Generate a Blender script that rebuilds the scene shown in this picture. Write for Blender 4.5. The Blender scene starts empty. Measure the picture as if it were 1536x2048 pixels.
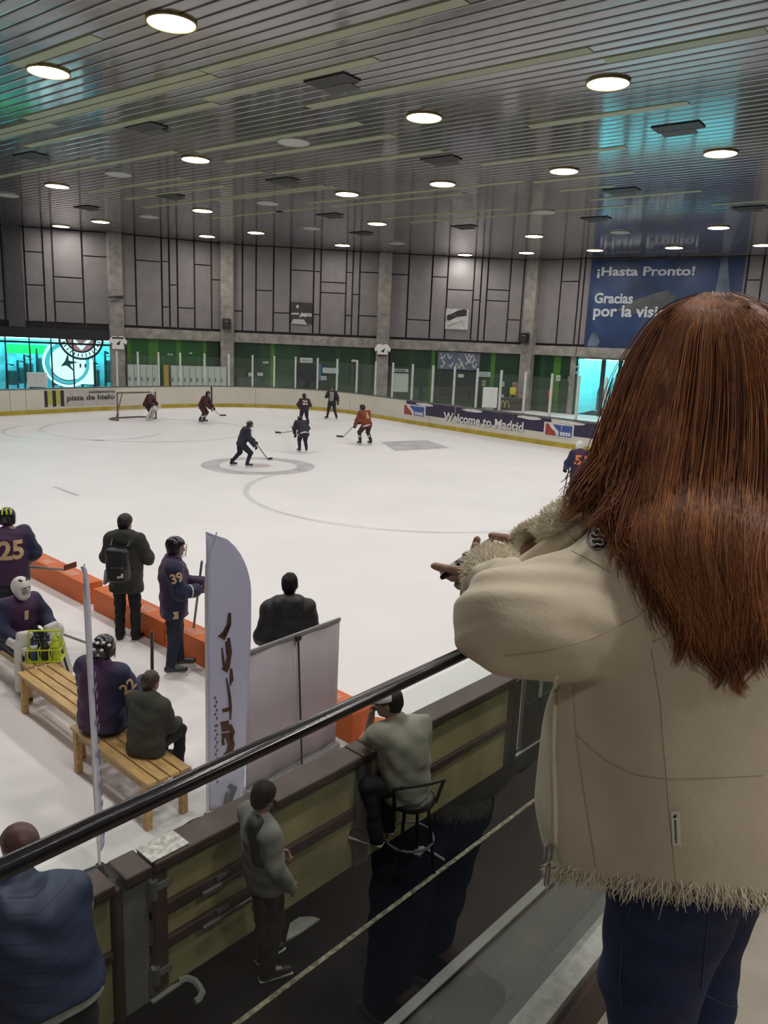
import bpy, bmesh, math, random
import numpy as np
from mathutils import Vector, Matrix, Euler
from mathutils.bvhtree import BVHTree
random.seed(7); np.random.seed(7)
PI = math.pi
SC = bpy.context.scene
COL = SC.collection

# ------------------------------------------------------------------ camera
F = 1540.0; PITCH = math.radians(12.2); ROLL = math.radians(2.4); YAW = math.radians(42.0); HC = 4.0
_h = np.array([math.cos(YAW), math.sin(YAW), 0.0]); _r = np.array([math.sin(YAW), -math.cos(YAW), 0.0]); _z = np.array([0, 0, 1.0])
CF = _h*math.cos(PITCH) - _z*math.sin(PITCH); _u = _h*math.sin(PITCH) + _z*math.cos(PITCH)
CR = _r*math.cos(ROLL) + _u*math.sin(ROLL); CU = -_r*math.sin(ROLL) + _u*math.cos(ROLL)
CP = np.array([0, 0, HC])
cd = bpy.data.cameras.new('camera'); cam = bpy.data.objects.new('camera', cd); COL.objects.link(cam)
cd.sensor_fit = 'VERTICAL'; cd.sensor_height = 36.0; cd.lens = 36.0*F/2048; cd.clip_start = 0.05; cd.clip_end = 300
cam.matrix_world = Matrix(((CR[0], CU[0], -CF[0], CP[0]), (CR[1], CU[1], -CF[1], CP[1]), (CR[2], CU[2], -CF[2], CP[2]), (0, 0, 0, 1)))
SC.camera = cam

# ------------------------------------------------------------------ world, exposure
W = bpy.data.worlds.new('world'); SC.world = W; W.use_nodes = True
W.node_tree.nodes['Background'].inputs[0].default_value = (0.55, 0.6, 0.7, 1); W.node_tree.nodes['Background'].inputs[1].default_value = 0.02
SC.view_settings.view_transform = 'Standard'; SC.view_settings.look = 'None'
SC.view_settings.exposure = 0.0; SC.view_settings.gamma = 1.0; SC.view_settings.use_curve_mapping = False
LAMP = 70.0            # radiance of a lit ceiling lamp
CEIL = 10.0            # ceiling height above the ice
STAND = 2.5            # stand floor height above the ice

# ------------------------------------------------------------------ measuring helpers
def ray(px, py): return CF + CR*(px-768)/F - CU*(py-1024)/F
def atz(px, py, zz=0.0): d = ray(px, py); return CP + d*((zz-HC)/d[2])
def aty(px, py, yy): d = ray(px, py); return CP + d*(yy/d[1])
def atw(px, py, w): return CP + ray(px, py)*w
def height_at(p, px, py):            # height of the point seen at px,py on the vertical through ground point p
    d = ray(px, py); t = math.hypot(p[0], p[1])/math.hypot(d[0], d[1]); return HC + d[2]*t
def on_line(px, py, A, B):           # ray against the vertical plane through A,B -> (fraction, z)
    d = ray(px, py); e = (B[0]-A[0], B[1]-A[1]); det = d[0]*(-e[1]) + e[0]*d[1]
    if abs(det) < 1e-9: return None
    t = (A[0]*(-e[1]) + e[0]*A[1])/det; s = (d[0]*A[1] - d[1]*A[0])/det
    return (s, HC + d[2]*t, t) if t > 0 else None

# ------------------------------------------------------------------ materials
def lin(r, g, b): return tuple(((c/255)/12.92 if c/255 <= .04045 else ((c/255+.055)/1.055)**2.4) for c in (r, g, b)) + (1.0,)
MATS = {}
def pm(name, col, rough=.6, metal=0.0, var=.12, scale=6.0, bump=0.0, bscale=40.0, spec=.5, coat=0.0, sheen=0.0, stretch=None):
    if name in MATS: return MATS[name]
    m = bpy.data.materials.new(name); m.use_nodes = True; nt = m.node_tree; N = nt.nodes; L = nt.links
    b = N['Principled BSDF']; b.inputs['Roughness'].default_value = rough; b.inputs['Metallic'].default_value = metal
    b.inputs['Specular IOR Level'].default_value = spec; b.inputs['Coat Weight'].default_value = coat; b.inputs['Sheen Weight'].default_value = sheen
    tc = N.new('ShaderNodeTexCoord'); mp = N.new('ShaderNodeMapping'); L.new(tc.outputs['Object'], mp.inputs[0])
    if stretch: mp.inputs['Scale'].default_value = stretch
    no = N.new('ShaderNodeTexNoise'); no.inputs['Scale'].default_value = scale; no.inputs['Detail'].default_value = 5; L.new(mp.outputs[0], no.inputs[0])
    cr = N.new('ShaderNodeValToRGB'); cr.color_ramp.elements[0].position = .3; cr.color_ramp.elements[1].position = .7
    cr.color_ramp.elements[0].color = tuple(c*(1-var) for c in col[:3]) + (1,); cr.color_ramp.elements[1].color = tuple(min(1, c*(1+var)) for c in col[:3]) + (1,)
    L.new(no.outputs[0], cr.inputs[0]); L.new(cr.outputs[0], b.inputs['Base Color'])
    if bump:
        n2 = N.new('ShaderNodeTexNoise'); n2.inputs['Scale'].default_value = bscale; n2.inputs['Detail'].default_value = 4; L.new(mp.outputs[0], n2.inputs[0])
        bp = N.new('ShaderNodeBump'); bp.inputs['Strength'].default_value = bump; bp.inputs['Distance'].default_value = .01
        L.new(n2.outputs[0], bp.inputs['Height']); L.new(bp.outputs[0], b.inputs['Normal'])
    MATS[name] = m; return m
def em(name, col, strength):
    if name in MATS: return MATS[name]
    m = bpy.data.materials.new(name); m.use_nodes = True; nt = m.node_tree; b = nt.nodes['Principled BSDF']
    b.inputs['Base Color'].default_value = (.02, .02, .02, 1); b.inputs['Emission Color'].default_value = col; b.inputs['Emission Strength'].default_value = strength
    MATS[name] = m; return m
def pane(name, tint=(1, 1, 1, 1), ior=1.5, rough=0.0, haze=0.0):
    m = bpy.data.materials.new(name); m.use_nodes = True; nt = m.node_tree; N = nt.nodes; L = nt.links
    N.remove(N['Principled BSDF']); out = N['Material Output']
    t = N.new('ShaderNodeBsdfTransparent'); t.inputs[0].default_value = tint
    g = N.new('ShaderNodeBsdfGlossy'); g.inputs['Roughness'].default_value = rough; g.inputs[0].default_value = (1, 1, 1, 1)
    fr = N.new('ShaderNodeFresnel'); fr.inputs[0].default_value = ior
    mx = N.new('ShaderNodeMixShader'); L.new(fr.outputs[0], mx.inputs[0]); L.new(t.outputs[0], mx.inputs[1]); L.new(g.outputs[0], mx.inputs[2])
    last = mx
    if haze:
        df = N.new('ShaderNodeBsdfDiffuse'); df.inputs[0].default_value = (.8, .85, .82, 1)
        m2 = N.new('ShaderNodeMixShader'); m2.inputs[0].default_value = haze; L.new(mx.outputs[0], m2.inputs[1]); L.new(df.outputs[0], m2.inputs[2]); last = m2
    L.new(last.outputs[0], out.inputs[0]); MATS[name] = m; return m

# ------------------------------------------------------------------ things and meshes
def thing(name, label, cat, loc=(0, 0, 0), rotz=0.0, group=None, kind=None):
    o = bpy.data.objects.new(name, None); COL.objects.link(o); o.location = loc; o.rotation_euler = (0, 0, rotz); o.empty_display_size = .1
    return tag(o, label, cat, group, kind)
def tag(o, label=None, cat=None, group=None, kind=None):
    if label: o['label'] = label
    if cat: o['category'] = cat
    if group: o['group'] = group
    if kind: o['kind'] = kind
    return o
def link_mesh(name, V, Fc, mat, parent=None, smooth=False, idx=None, loc=None):
    me = bpy.data.meshes.new(name); me.from_pydata([tuple(v) for v in V], [], [tuple(f) for f in Fc]); me.update()
    for mm in (mat if isinstance(mat, (list, tuple)) else [mat]): me.materials.append(mm)
    if idx is not None: me.polygons.foreach_set('material_index', np.array(idx, dtype=np.int32))
    if smooth: me.polygons.foreach_set('use_smooth', np.ones(len(me.polygons), dtype=bool))
    o = bpy.data.objects.new(name, me); COL.objects.link(o)
    if parent is not None: o.parent = parent
    if loc is not None: o.location = loc
    return o
class MB:
    def __init__(s): s.v = []; s.f = []; s.m = []; s.cur = 0
    def add(s, V, Fc):
        n = len(s.v); s.v += [tuple(map(float, q)) for q in V]; s.f += [tuple(i+n for i in f) for f in Fc]; s.m += [s.cur]*len(Fc); return s
    def box(s, c, size, rz=0.0, M=None, taper=1.0):
        hx, hy, hz = [q/2 for q in size]; V = []
        for z_, k in ((-hz, 1.0), (hz, taper)):
            for x_, y_ in ((-hx, -hy), (hx, -hy), (hx, hy), (-hx, hy)): V.append(Vector((x_*k, y_*k, z_)))
        R_ = M if M is not None else Matrix.Rotation(rz, 3, 'Z')
        V = [R_ @ v + Vector(c) for v in V]
        return s.add(V, [(3, 2, 1, 0), (4, 5, 6, 7), (0, 1, 5, 4), (1, 2, 6, 5), (2, 3, 7, 6), (3, 0, 4, 7)])
    def rbox(s, c, size, b=.01, rz=0.0, M=None, seg=2):
        bm = bmesh.new(); bmesh.ops.create_cube(bm, size=1.0)
        for v in bm.verts: v.co = Vector((v.co.x*size[0], v.co.y*size[1], v.co.z*size[2]))
        bmesh.ops.bevel(bm, geom=bm.edges[:], offset=min(b, min(size)*.45), segments=seg, profile=.5, affect='EDGES')
        R_ = M if M is not None else Matrix.Rotation(rz, 3, 'Z')
        bm.verts.index_update(); V = [R_ @ v.co + Vector(c) for v in bm.verts]; Fc = [[v.index for v in f.verts] for f in bm.faces]; bm.free()
        return s.add(V, Fc)
    def tube(s, pts, r, n=8, cap=True, closed=False):
        P_ = [Vector(p) for p in pts]; m_ = len(P_); rr = r if isinstance(r, (list, tuple)) else [r]*m_; V = []; Fc = []; prev = None
        for i, p in enumerate(P_):
            a = P_[i-1] if (i > 0 or closed) else p; b = P_[(i+1) % m_] if (i < m_-1 or closed) else p
            t = (b-a).normalized() if (b-a).length > 1e-9 else Vector((0, 0, 1))
            if prev is None:
                ref = Vector((0, 0, 1)) if abs(t.z) < .9 else Vector((1, 0, 0)); u = t.cross(ref).normalized()
            else:
                u = (prev - t*prev.dot(t)); u = u.normalized() if u.length > 1e-6 else t.orthogonal().normalized()
            prev = u; w = t.cross(u)
            for k in range(n): an = 2*PI*k/n; V.append(p + (u*math.cos(an) + w*math.sin(an))*rr[i])
        for i in range(m_ if closed else m_-1):
            j = (i+1) % m_
            for k in range(n): Fc.append((i*n+k, i*n+(k+1) % n, j*n+(k+1) % n, j*n+k))
        if cap and not closed: Fc.append(tuple(range(n-1, -1, -1))); Fc.append(tuple((m_-1)*n+k for k in range(n)))
        return s.add(V, Fc)
    def cyl(s, c, r, h, n=24, r2=None): return s.tube([(c[0], c[1], c[2]), (c[0], c[1], c[2]+h)], [r, r if r2 is None else r2], n)
    def lathe(s, c, prof, n=24):
        V = []; Fc = []; m_ = len(prof)
        for r, z_ in prof:
            for k in range(n): an = 2*PI*k/n; V.append((c[0]+r*math.cos(an), c[1]+r*math.sin(an), c[2]+z_))
        for i in range(m_-1):
            for k in range(n): Fc.append((i*n+k, i*n+(k+1) % n, (i+1)*n+(k+1) % n, (i+1)*n+k))
        Fc.append(tuple(range(n-1, -1, -1))); Fc.append(tuple((m_-1)*n+k for k in range(n)))
        return s.add(V, Fc)
    def quad(s, a, b, c, d): return s.add([a, b, c, d], [(0, 1, 2, 3)])
    def plate(s, a, b, c, d, t):     # a thin solid plate from four corners, thickness t along its back
        a, b, c, d = map(Vector, (a, b, c, d)); n = (b-a).cross(d-a).normalized()*t
        return s.add([a, b, c, d, a-n, b-n, c-n, d-n], [(0, 1, 2, 3), (7, 6, 5, 4), (0, 4, 5, 1), (1, 5, 6, 2), (2, 6, 7, 3), (3, 7, 4, 0)])
    def poly(s, pts, off):           # prism: outline pts extruded by vector off
        n = len(pts); A = [Vector(p) for p in pts]; B = [p+Vector(off) for p in A]
        return s.add(A+B, [tuple(range(n)), tuple(range(2*n-1, n-1, -1))] + [(i, i+n, (i+1) % n+n, (i+1) % n) for i in range(n)])
    def build(s, name, mat, parent=None, smooth=False): return link_mesh(name, s.v, s.f, mat, parent, smooth, s.m if isinstance(mat, (list, tuple)) else None)

def text_geo(txt, size=1.0, bold=0.0, ext=0.0, align='LEFT', sub=0, shear=0.0, space=1.0):
    cu = bpy.data.curves.new('t', 'FONT'); cu.body = txt; cu.size = size; cu.offset = bold; cu.extrude = ext; cu.align_x = align; cu.shear = shear; cu.space_character = space; cu.resolution_u = 3
    o = bpy.data.objects.new('t', cu); COL.objects.link(o); dg = bpy.context.evaluated_depsgraph_get(); dg.update()
    me = bpy.data.meshes.new_from_object(o.evaluated_get(dg)); bm = bmesh.new(); bm.from_mesh(me)
    bmesh.ops.triangulate(bm, faces=bm.faces[:])
    for _ in range(sub): bmesh.ops.subdivide_edges(bm, edges=bm.edges[:], cuts=1)
    bm.verts.index_update(); V = [v.co.copy() for v in bm.verts]; Fc = [[v.index for v in f.verts] for f in bm.faces]; bm.free()
    bpy.data.objects.remove(o); bpy.data.curves.remove(cu); bpy.data.meshes.remove(me)
    return V, Fc
def fit_text(txt, w, h, **k):        # text scaled to fill w x h, origin at lower left
    V, Fc = text_geo(txt, **k); x0 = min(v.x for v in V); x1 = max(v.x for v in V); y0 = min(v.y for v in V); y1 = max(v.y for v in V)
    return [((v.x-x0)/(x1-x0)*w, (v.y-y0)/(y1-y0)*h, v.z) for v in V], Fc
def drape(V, Fc, obj, origin, ux, uy, off=.004):   # lay flat shapes onto a mesh, along the normal of the plane origin,ux,uy (all local)
    ux = Vector(ux).normalized(); uy = Vector(uy).normalized(); n = ux.cross(uy).normalized(); o = Vector(origin)
    me = obj.data; bvh = BVHTree.FromPolygons([v.co.copy() for v in me.vertices], [tuple(p.vertices) for p in me.polygons])
    out = []; ok = []
    for v in V:
        p = o + ux*v[0] + uy*v[1]; hit = bvh.ray_cast(p + n*.5, -n, 1.0)
        ok.append(hit[0] is not None); out.append((hit[0] + n*(off + (v[2] if len(v) > 2 else 0))) if ok[-1] else p)
    Fc = [f for f in Fc if all(ok[i] for i in f)]; used = sorted({i for f in Fc for i in f}); mp = {i: j for j, i in enumerate(used)}
    return [out[i] for i in used], [[mp[i] for i in f] for f in Fc]
# ------------------------------------------------------------------ smooth solids: capsules, ellipsoids and boxes melted into ONE surface
def rotm(rx=0, ry=0, rz=0): return np.array(Euler((rx, ry, rz)).to_matrix())
class Solid:
    def __init__(s, k=.03): s.k = k; s.p = []; s.cuts = []; s.warp = None
    def cap(s, a, b, ra, rb=None, k=None, sub=False):
        a = np.array(a, float); b = np.array(b, float); rb = ra if rb is None else rb; ab = b-a; L2 = max(ab@ab, 1e-12); R_ = max(ra, rb)
        def f(x, y, z):
            t = np.clip(((x-a[0])*ab[0] + (y-a[1])*ab[1] + (z-a[2])*ab[2])/L2, 0, 1)
            return np.sqrt((x-a[0]-t*ab[0])**2 + (y-a[1]-t*ab[1])**2 + (z-a[2]-t*ab[2])**2) - (ra + (rb-ra)*t)
        s.p.append((f, np.minimum(a, b)-R_, np.maximum(a, b)+R_, s.k if k is None else k, sub)); return s
    def ell(s, c, r, M=None, k=None, sub=False):
        c = np.array(c, float); r = np.array(r, float); R_ = r.max(); Mi = None if M is None else np.array(M).T
        def f(x, y, z):
            X, Y, Z = x-c[0], y-c[1], z-c[2]
            if Mi is not None: X, Y, Z = [Mi[i, 0]*X + Mi[i, 1]*Y + Mi[i, 2]*Z for i in range(3)]
            k0 = np.sqrt((X/r[0])**2 + (Y/r[1])**2 + (Z/r[2])**2); k1 = np.sqrt((X/r[0]**2)**2 + (Y/r[1]**2)**2 + (Z/r[2]**2)**2)
            return k0*(k0-1)/np.maximum(k1, 1e-6)
        s.p.append((f, c-R_, c+R_, s.k if k is None else k, sub)); return s
    def box(s, c, h, M=None, rnd=.01, k=None, sub=False):
        c = np.array(c, float); h = np.array(h, float); R_ = np.linalg.norm(h); Mi = None if M is None else np.array(M).T
        def f(x, y, z):
            X, Y, Z = x-c[0], y-c[1], z-c[2]
            if Mi is not None: X, Y, Z = [Mi[i, 0]*X + Mi[i, 1]*Y + Mi[i, 2]*Z for i in range(3)]
            qx, qy, qz = np.abs(X)-h[0]+rnd, np.abs(Y)-h[1]+rnd, np.abs(Z)-h[2]+rnd
            return np.sqrt(np.maximum(qx, 0)**2 + np.maximum(qy, 0)**2 + np.maximum(qz, 0)**2) + np.minimum(np.maximum(qx, np.maximum(qy, qz)), 0) - rnd
        s.p.append((f, c-R_, c+R_, s.k if k is None else k, sub)); return s
    def cut(s, p, n): s.cuts.append((np.array(p, float), np.array(n, float)/np.linalg.norm(n))); return s   # removes what lies on the side of n
    def grid(s, res):
        lo = np.min([q[1] for q in s.p if not q[4]], 0)-3*res-.02; hi = np.max([q[2] for q in s.p if not q[4]], 0)+3*res+.02
        n = np.ceil((hi-lo)/res).astype(int)+1; ax = [lo[i]+res*np.arange(n[i]) for i in range(3)]; D = np.full(n, 1.0)
        for f, a, b, k, sub in s.p:
            mg = k+2.5*res; i0 = [max(0, int((a[i]-mg-lo[i])/res)) for i in range(3)]; i1 = [min(n[i], int((b[i]+mg-lo[i])/res)+2) for i in range(3)]
            if any(i1[i] <= i0[i] for i in range(3)): continue
            sl = tuple(slice(i0[i], i1[i]) for i in range(3))
            d = f(ax[0][sl[0]][:, None, None], ax[1][sl[1]][None, :, None], ax[2][sl[2]][None, None, :]); o = D[sl]
            if sub: d = -d; h = np.clip(.5-.5*(o-d)/k, 0, 1); D[sl] = o+(d-o)*h + k*h*(1-h)
            else: h = np.clip(.5+.5*(o-d)/k, 0, 1); D[sl] = o+(d-o)*h - k*h*(1-h)
        if s.warp is not None: D = D + s.warp(ax[0][:, None, None], ax[1][None, :, None], ax[2][None, None, :])
        for p, nn in s.cuts:
            D = np.maximum(D, (ax[0]-p[0])[:, None, None]*nn[0] + (ax[1]-p[1])[None, :, None]*nn[1] + (ax[2]-p[2])[None, None, :]*nn[2])
        return D, lo
    def mesh(s, res):
        D, lo = s.grid(res); S_ = D < 0; n = D.shape
        c8 = [(i, j, k) for i in (0, 1) for j in (0, 1) for k in (0, 1)]
        cnt = sum(S_[i:n[0]-1+i, j:n[1]-1+j, k:n[2]-1+k].astype(np.int8) for i, j, k in c8); act = np.argwhere((cnt > 0) & (cnt < 8))
        if len(act) == 0: return np.zeros((0, 3)), []
        idm = np.full((n[0]-1, n[1]-1, n[2]-1), -1, dtype=np.int64); idm[act[:, 0], act[:, 1], act[:, 2]] = np.arange(len(act))
        val = {c: D[act[:, 0]+c[0], act[:, 1]+c[1], act[:, 2]+c[2]] for c in c8}; acc = np.zeros((len(act), 3)); num = np.zeros(len(act))
        for a in c8:
            for d in range(3):
                if a[d]: continue
                b = list(a); b[d] = 1; b = tuple(b); va, vb = val[a], val[b]; m = (va < 0) != (vb < 0)
                t = np.where(m, va/np.where(np.abs(va-vb) < 1e-12, 1, va-vb), 0)
                for q in range(3): acc[:, q] += np.where(m, a[q]+(t if q == d else 0), 0)
                num += m
        V = lo + (act + acc/np.maximum(num, 1)[:, None])*res; Fc = []
        for d in range(3):
            o1, o2 = (d+1) % 3, (d+2) % 3; sl0 = [slice(0, q) for q in n]; sl1 = [slice(0, q) for q in n]
            sl0[d] = slice(0, n[d]-1); sl1[d] = slice(1, n[d]); A = S_[tuple(sl0)]; B = S_[tuple(sl1)]
            for flip, M_ in ((False, A & ~B), (True, ~A & B)):
                e = np.argwhere(M_); e = e[(e[:, o1] > 0) & (e[:, o2] > 0) & (e[:, o1] < n[o1]-1) & (e[:, o2] < n[o2]-1)]
                if len(e) == 0: continue
                q = []
                for s1, s2 in ((1, 1), (0, 1), (0, 0), (1, 0)):
                    c = e.copy(); c[:, o1] -= s1; c[:, o2] -= s2; q.append(idm[c[:, 0], c[:, 1], c[:, 2]])
                q = np.stack(q, 1); q = q[(q >= 0).all(1)]
                Fc.append(q[:, ::-1] if flip else q)
        return V, np.concatenate(Fc)
    def build(s, name, mat, parent, res):
        V, Fc = s.mesh(res); me = bpy.data.meshes.new(name); Fc = np.asarray(Fc)
        me.vertices.add(len(V)); me.vertices.foreach_set('co', V.astype(np.float32).ravel()); me.loops.add(len(Fc)*4); me.loops.foreach_set('vertex_index', Fc.astype(np.int32).ravel())
        me.polygons.add(len(Fc)); me.polygons.foreach_set('loop_start', np.arange(0, len(Fc)*4, 4, dtype=np.int32)); me.polygons.foreach_set('loop_total', np.full(len(Fc), 4, dtype=np.int32))
        me.polygons.foreach_set('use_smooth', np.ones(len(Fc), dtype=bool)); me.update(calc_edges=True); me.validate()
        for mm in (mat if isinstance(mat, (list, tuple)) else [mat]): me.materials.append(mm)
        o = bpy.data.objects.new(name, me); COL.objects.link(o)
        if parent is not None: o.parent = parent
        return o
def folds(amp, fr, seed=0):          # cloth folds as a gentle wave field
    rs = np.random.RandomState(seed); ks = rs.normal(size=(5, 3))*fr; ph = rs.uniform(0, 6.28, 5)
    def f(x, y, z):
        wv = 0
        for k, p in zip(ks, ph): wv = wv + np.sin(k[0]*x + k[1]*y + k[2]*z*1.3 + p + .6*np.sin(k[1]*z*.7 + p))
        return amp*wv/2.2
    return f
# ------------------------------------------------------------------ materials of the place
M_ICE = None
def ice_mat():
    m = pm('ice', (.80, .768, .768, 1), rough=.5, var=.035, scale=.45, spec=.3); nt = m.node_tree; N = nt.nodes; L = nt.links; b = N['Principled BSDF']
    tc = N.new('ShaderNodeTexCoord'); no = N.new('ShaderNodeTexNoise'); no.inputs['Scale'].default_value = 2.2; no.inputs['Detail'].default_value = 8; L.new(tc.outputs['Object'], no.inputs[0])
    mr = N.new('ShaderNodeMapRange'); mr.inputs[3].default_value = .42; mr.inputs[4].default_value = .7; L.new(no.outputs[0], mr.inputs[0]); L.new(mr.outputs[0], b.inputs['Roughness'])
    return m
M_ICE = ice_mat()
M_MAT = pm('rubber_mat', (.0045, .005, .008, 1), rough=.85, spec=.08)
M_TILE = pm('tile_floor', (.030, .031, .026, 1), rough=.45, var=.2, scale=3)
M_STANDF = pm('stand_floor', (.34, .29, .235, 1), rough=.6, var=.12, scale=8)
M_CURB = pm('curb_concrete', (.36, .36, .33, 1), rough=.8, var=.22, scale=30, bump=.4)
M_BROWN = pm('brown_paint', (.055, .026, .02, 1), rough=.45, var=.2, scale=10)
M_CLAD = pm('wall_cladding', (.20, .18, .18, 1), rough=.5, var=.1, scale=1.2, spec=.35)
M_GAP = pm('cladding_gap', (.03, .027, .028, 1), rough=.7)
M_CONC = pm('raw_concrete', (.24, .22, .195, 1), rough=.85, var=.32, scale=2.2, bump=.5, bscale=12)
M_BOARD = pm('board_white', (.60, .575, .49, 1), rough=.4, var=.05, scale=.8)
M_KICK = pm('kick_yellow', (.42, .32, .035, 1), rough=.45, var=.2, scale=2)
M_DARK = pm('dark_metal', (.02, .02, .022, 1), rough=.4)
M_BLACK = pm('black_plastic', (.012, .012, .013, 1), rough=.45)
M_STEEL = pm('steel', (.45, .45, .44, 1), rough=.35, metal=.8)
M_POST = pm('post_white', (.62, .64, .6, 1), rough=.4, metal=.2)
M_WHITE = pm('white_paint', (.72, .71, .69, 1), rough=.5, var=.05)
M_GREY = pm('mid_grey', (.25, .25, .25, 1), rough=.5)
M_GREENS = [pm('green_dark', (.004, .030, .010, 1), rough=.4, var=.25, scale=1), pm('green_mid', (.008, .075, .012, 1), rough=.4, var=.15, scale=1), pm('green_lime', (.045, .15, .010, 1), rough=.4, var=.15, scale=1), pm('green_soft', (.012, .05, .018, 1), rough=.4, var=.15, scale=1)]
M_GLASS = pane('rink_glass_clear', (.93, .97, .95, 1), haze=.035)
M_RAILGLASS = pane('balustrade_glass', (.86, .91, .885, 1), ior=1.28)
M_WINGLASS = pane('window_glass', (.95, 1, 1, 1))

# ------------------------------------------------------------------ ice and floors
def structure(name, mb, mat, parent=None, smooth=False):
    o = mb.build(name, mat, parent, smooth); 
    if parent is None: o['kind'] = 'structure'
    return o
b = MB(); b.box((20, 27.78, -.1), (76, 48.2, .2)); ICE = structure('floor', b, M_ICE)
def tile_nodes(m, w, hgt, mort):
    nt = m.node_tree; N = nt.nodes; L = nt.links; bs = N['Principled BSDF']; br = N.new('ShaderNodeTexBrick'); tc = N.new('ShaderNodeTexCoord'); L.new(tc.outputs['Object'], br.inputs[0])
    br.offset = 0; br.inputs['Scale'].default_value = 1; br.inputs['Brick Width'].default_value = w; br.inputs['Row Height'].default_value = hgt; br.inputs['Mortar Size'].default_value = .008
    br.inputs['Color1'].default_value = (1, 1, 1, 1); br.inputs['Color2'].default_value = (.88, .88, .88, 1); br.inputs['Mortar'].default_value = mort
    mx = N.new('ShaderNodeMixRGB'); mx.blend_type = 'MULTIPLY'; mx.inputs[0].default_value = 1; src = bs.inputs['Base Color'].links[0].from_socket; L.new(src, mx.inputs[1]); L.new(br.outputs[0], mx.inputs[2]); L.new(mx.outputs[0], bs.inputs['Base Color'])
tile_nodes(M_TILE, .6, .45, (1.3, 1.3, 1.25, 1))
b = MB(); b.box((20, -2.16, -.1), (76, 11.68, .2)); structure('floor', b, M_TILE)
b = MB(); b.box((20, -3.65, STAND-.14), (76, 8.7, .28)); structure('floor', b, M_STANDF)
b = MB(); b.cur = 0; b.box((20, .620, STAND+.085), (76, .056, .17)); b.cur = 1; b.box((20, .585, STAND+.07), (76, .014, .15)); CURB = structure('trim_1', b, [M_CURB, M_BROWN])
b = MB(); b.box((20, 3.07, .006), (40, 1.15, .012)); o = structure('rubber_mat', b, M_MAT)
# markings under the ice surface: rings, a grey patch, faint arcs
def annulus(c, r0, r1, z, a0=0, a1=2*PI, n=64):
    V = []; Fc = []
    for i in range(n+1):
        a = a0+(a1-a0)*i/n
        for r in (r0, r1): V.append((c[0]+r*math.cos(a), c[1]+r*math.sin(a), z))
    for i in range(n): Fc.append((2*i, 2*i+1, 2*i+3, 2*i+2))
    return V, Fc
M_MARK = pm('ice_mark_grey', (.50, .48, .495, 1), rough=.45, var=.22, scale=1.6); M_MARK2 = pm('ice_mark_faint', (.68, .65, .64, 1), rough=.35, var=.06, scale=1.5); M_MARKR = pm('ice_mark_pink', (.62, .53, .51, 1), rough=.35, var=.06, scale=2)
c0 = atz(517, 931); rr0 = np.linalg.norm(atz(405, 926)-c0)
for nm, r0, r1, mm in (('ring_marking', rr0*.68, rr0, M_MARK), ('ring_marking', .0, rr0*.22, M_MARKR)):
    b = MB(); b.add(*annulus(c0, r0, r1, .0015)); b.build(nm, mm, ICE)
for (px, py, r0, a0, a1) in ((830, 985, 4.6, 1.5, 5.6), (300, 858, 4.3, 0, 6.28), (170, 862, 3.0, 2, 5.5)):
    b = MB(); b.add(*annulus(atz(px, py), r0, r0+.16, .0012, a0, a1, 80)); b.build('ring_marking', M_MARK2, ICE)
b = MB(); b.quad(*[tuple(atz(x, y, .0018)) for x, y in ((762, 884), (790, 902), (902, 896), (852, 880))]); b.build('patch_marking', M_MARK, ICE)
b = MB(); b.quad(*[tuple(atz(x, y, .0018)) for x, y in ((104, 974), (152, 992), (160, 990), (112, 973))]); b.build('dash_marking', M_MARK, ICE)

# ------------------------------------------------------------------ ceiling: long ribs, pale inlay strips
CA = math.radians(95.0); CE = np.array([math.cos(CA), math.sin(CA)]); CQ = np.array([math.sin(CA), -math.cos(CA)])
def ceil_mat():
    m = bpy.data.materials.new('ceiling_metal'); m.use_nodes = True; nt = m.node_tree; N = nt.nodes; L = nt.links; bs = N['Principled BSDF']
    tc = N.new('ShaderNodeTexCoord'); no = N.new('ShaderNodeTexNoise'); no.inputs['Scale'].default_value = .35; no.inputs['Detail'].default_value = 4; L.new(tc.outputs['Object'], no.inputs[0])
    cr = N.new('ShaderNodeValToRGB'); cr.color_ramp.elements[0].color = (.082, .076, .082, 1); cr.color_ramp.elements[1].color = (.115, .106, .112, 1); L.new(no.outputs[0], cr.inputs[0]); L.new(cr.outputs[0], bs.inputs['Base Color'])
    bs.inputs['Metallic'].default_value = 0.35; bs.inputs['Roughness'].default_value = .13; bs.inputs['Specular IOR Level'].default_value = .8; bs.inputs['Coat Weight'].default_value = .9; bs.inputs['Coat Roughness'].default_value = .09; bs.inputs['Coat IOR'].default_value = 1.8
    n2 = N.new('ShaderNodeTexNoise'); n2.inputs['Scale'].default_value = 1.1; n2.inputs['Detail'].default_value = 3; L.new(tc.outputs['Object'], n2.inputs[0])
    bp = N.new('ShaderNodeBump'); bp.inputs['Strength'].default_value = .22; bp.inputs['Distance'].default_value = .05; L.new(n2.outputs[0], bp.inputs['Height']); L.new(bp.outputs[0], bs.inputs['Normal'])
    return m
M_CEIL = ceil_mat(); M_INLAY = pm('ceiling_inlay', (.26, .29, .17, 1), rough=.35, var=.1, scale=.7, spec=.6)
def ceil_pt(q, e, z): return (CQ[0]*q + CE[0]*e, CQ[1]*q + CE[1]*e, z)
b = MB(); V = []; Fc = []; per = .36; prof = ((0, .05), (.018, .005), (.06, 0), (.29, 0), (.332, .005), (.345, .05)); q0 = -18.0; nq = int(76/per)
for i in range(nq):
    for dq, dz in prof:
        for e in (-14, 66): V.append(ceil_pt(q0+i*per+dq, e, CEIL+dz))
for i in range(nq*len(prof)-1): Fc.append((2*i, 2*i+1, 2*i+3, 2*i+2))
b.add(V, Fc); CEILING = structure('ceiling', b, M_CEIL)
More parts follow.
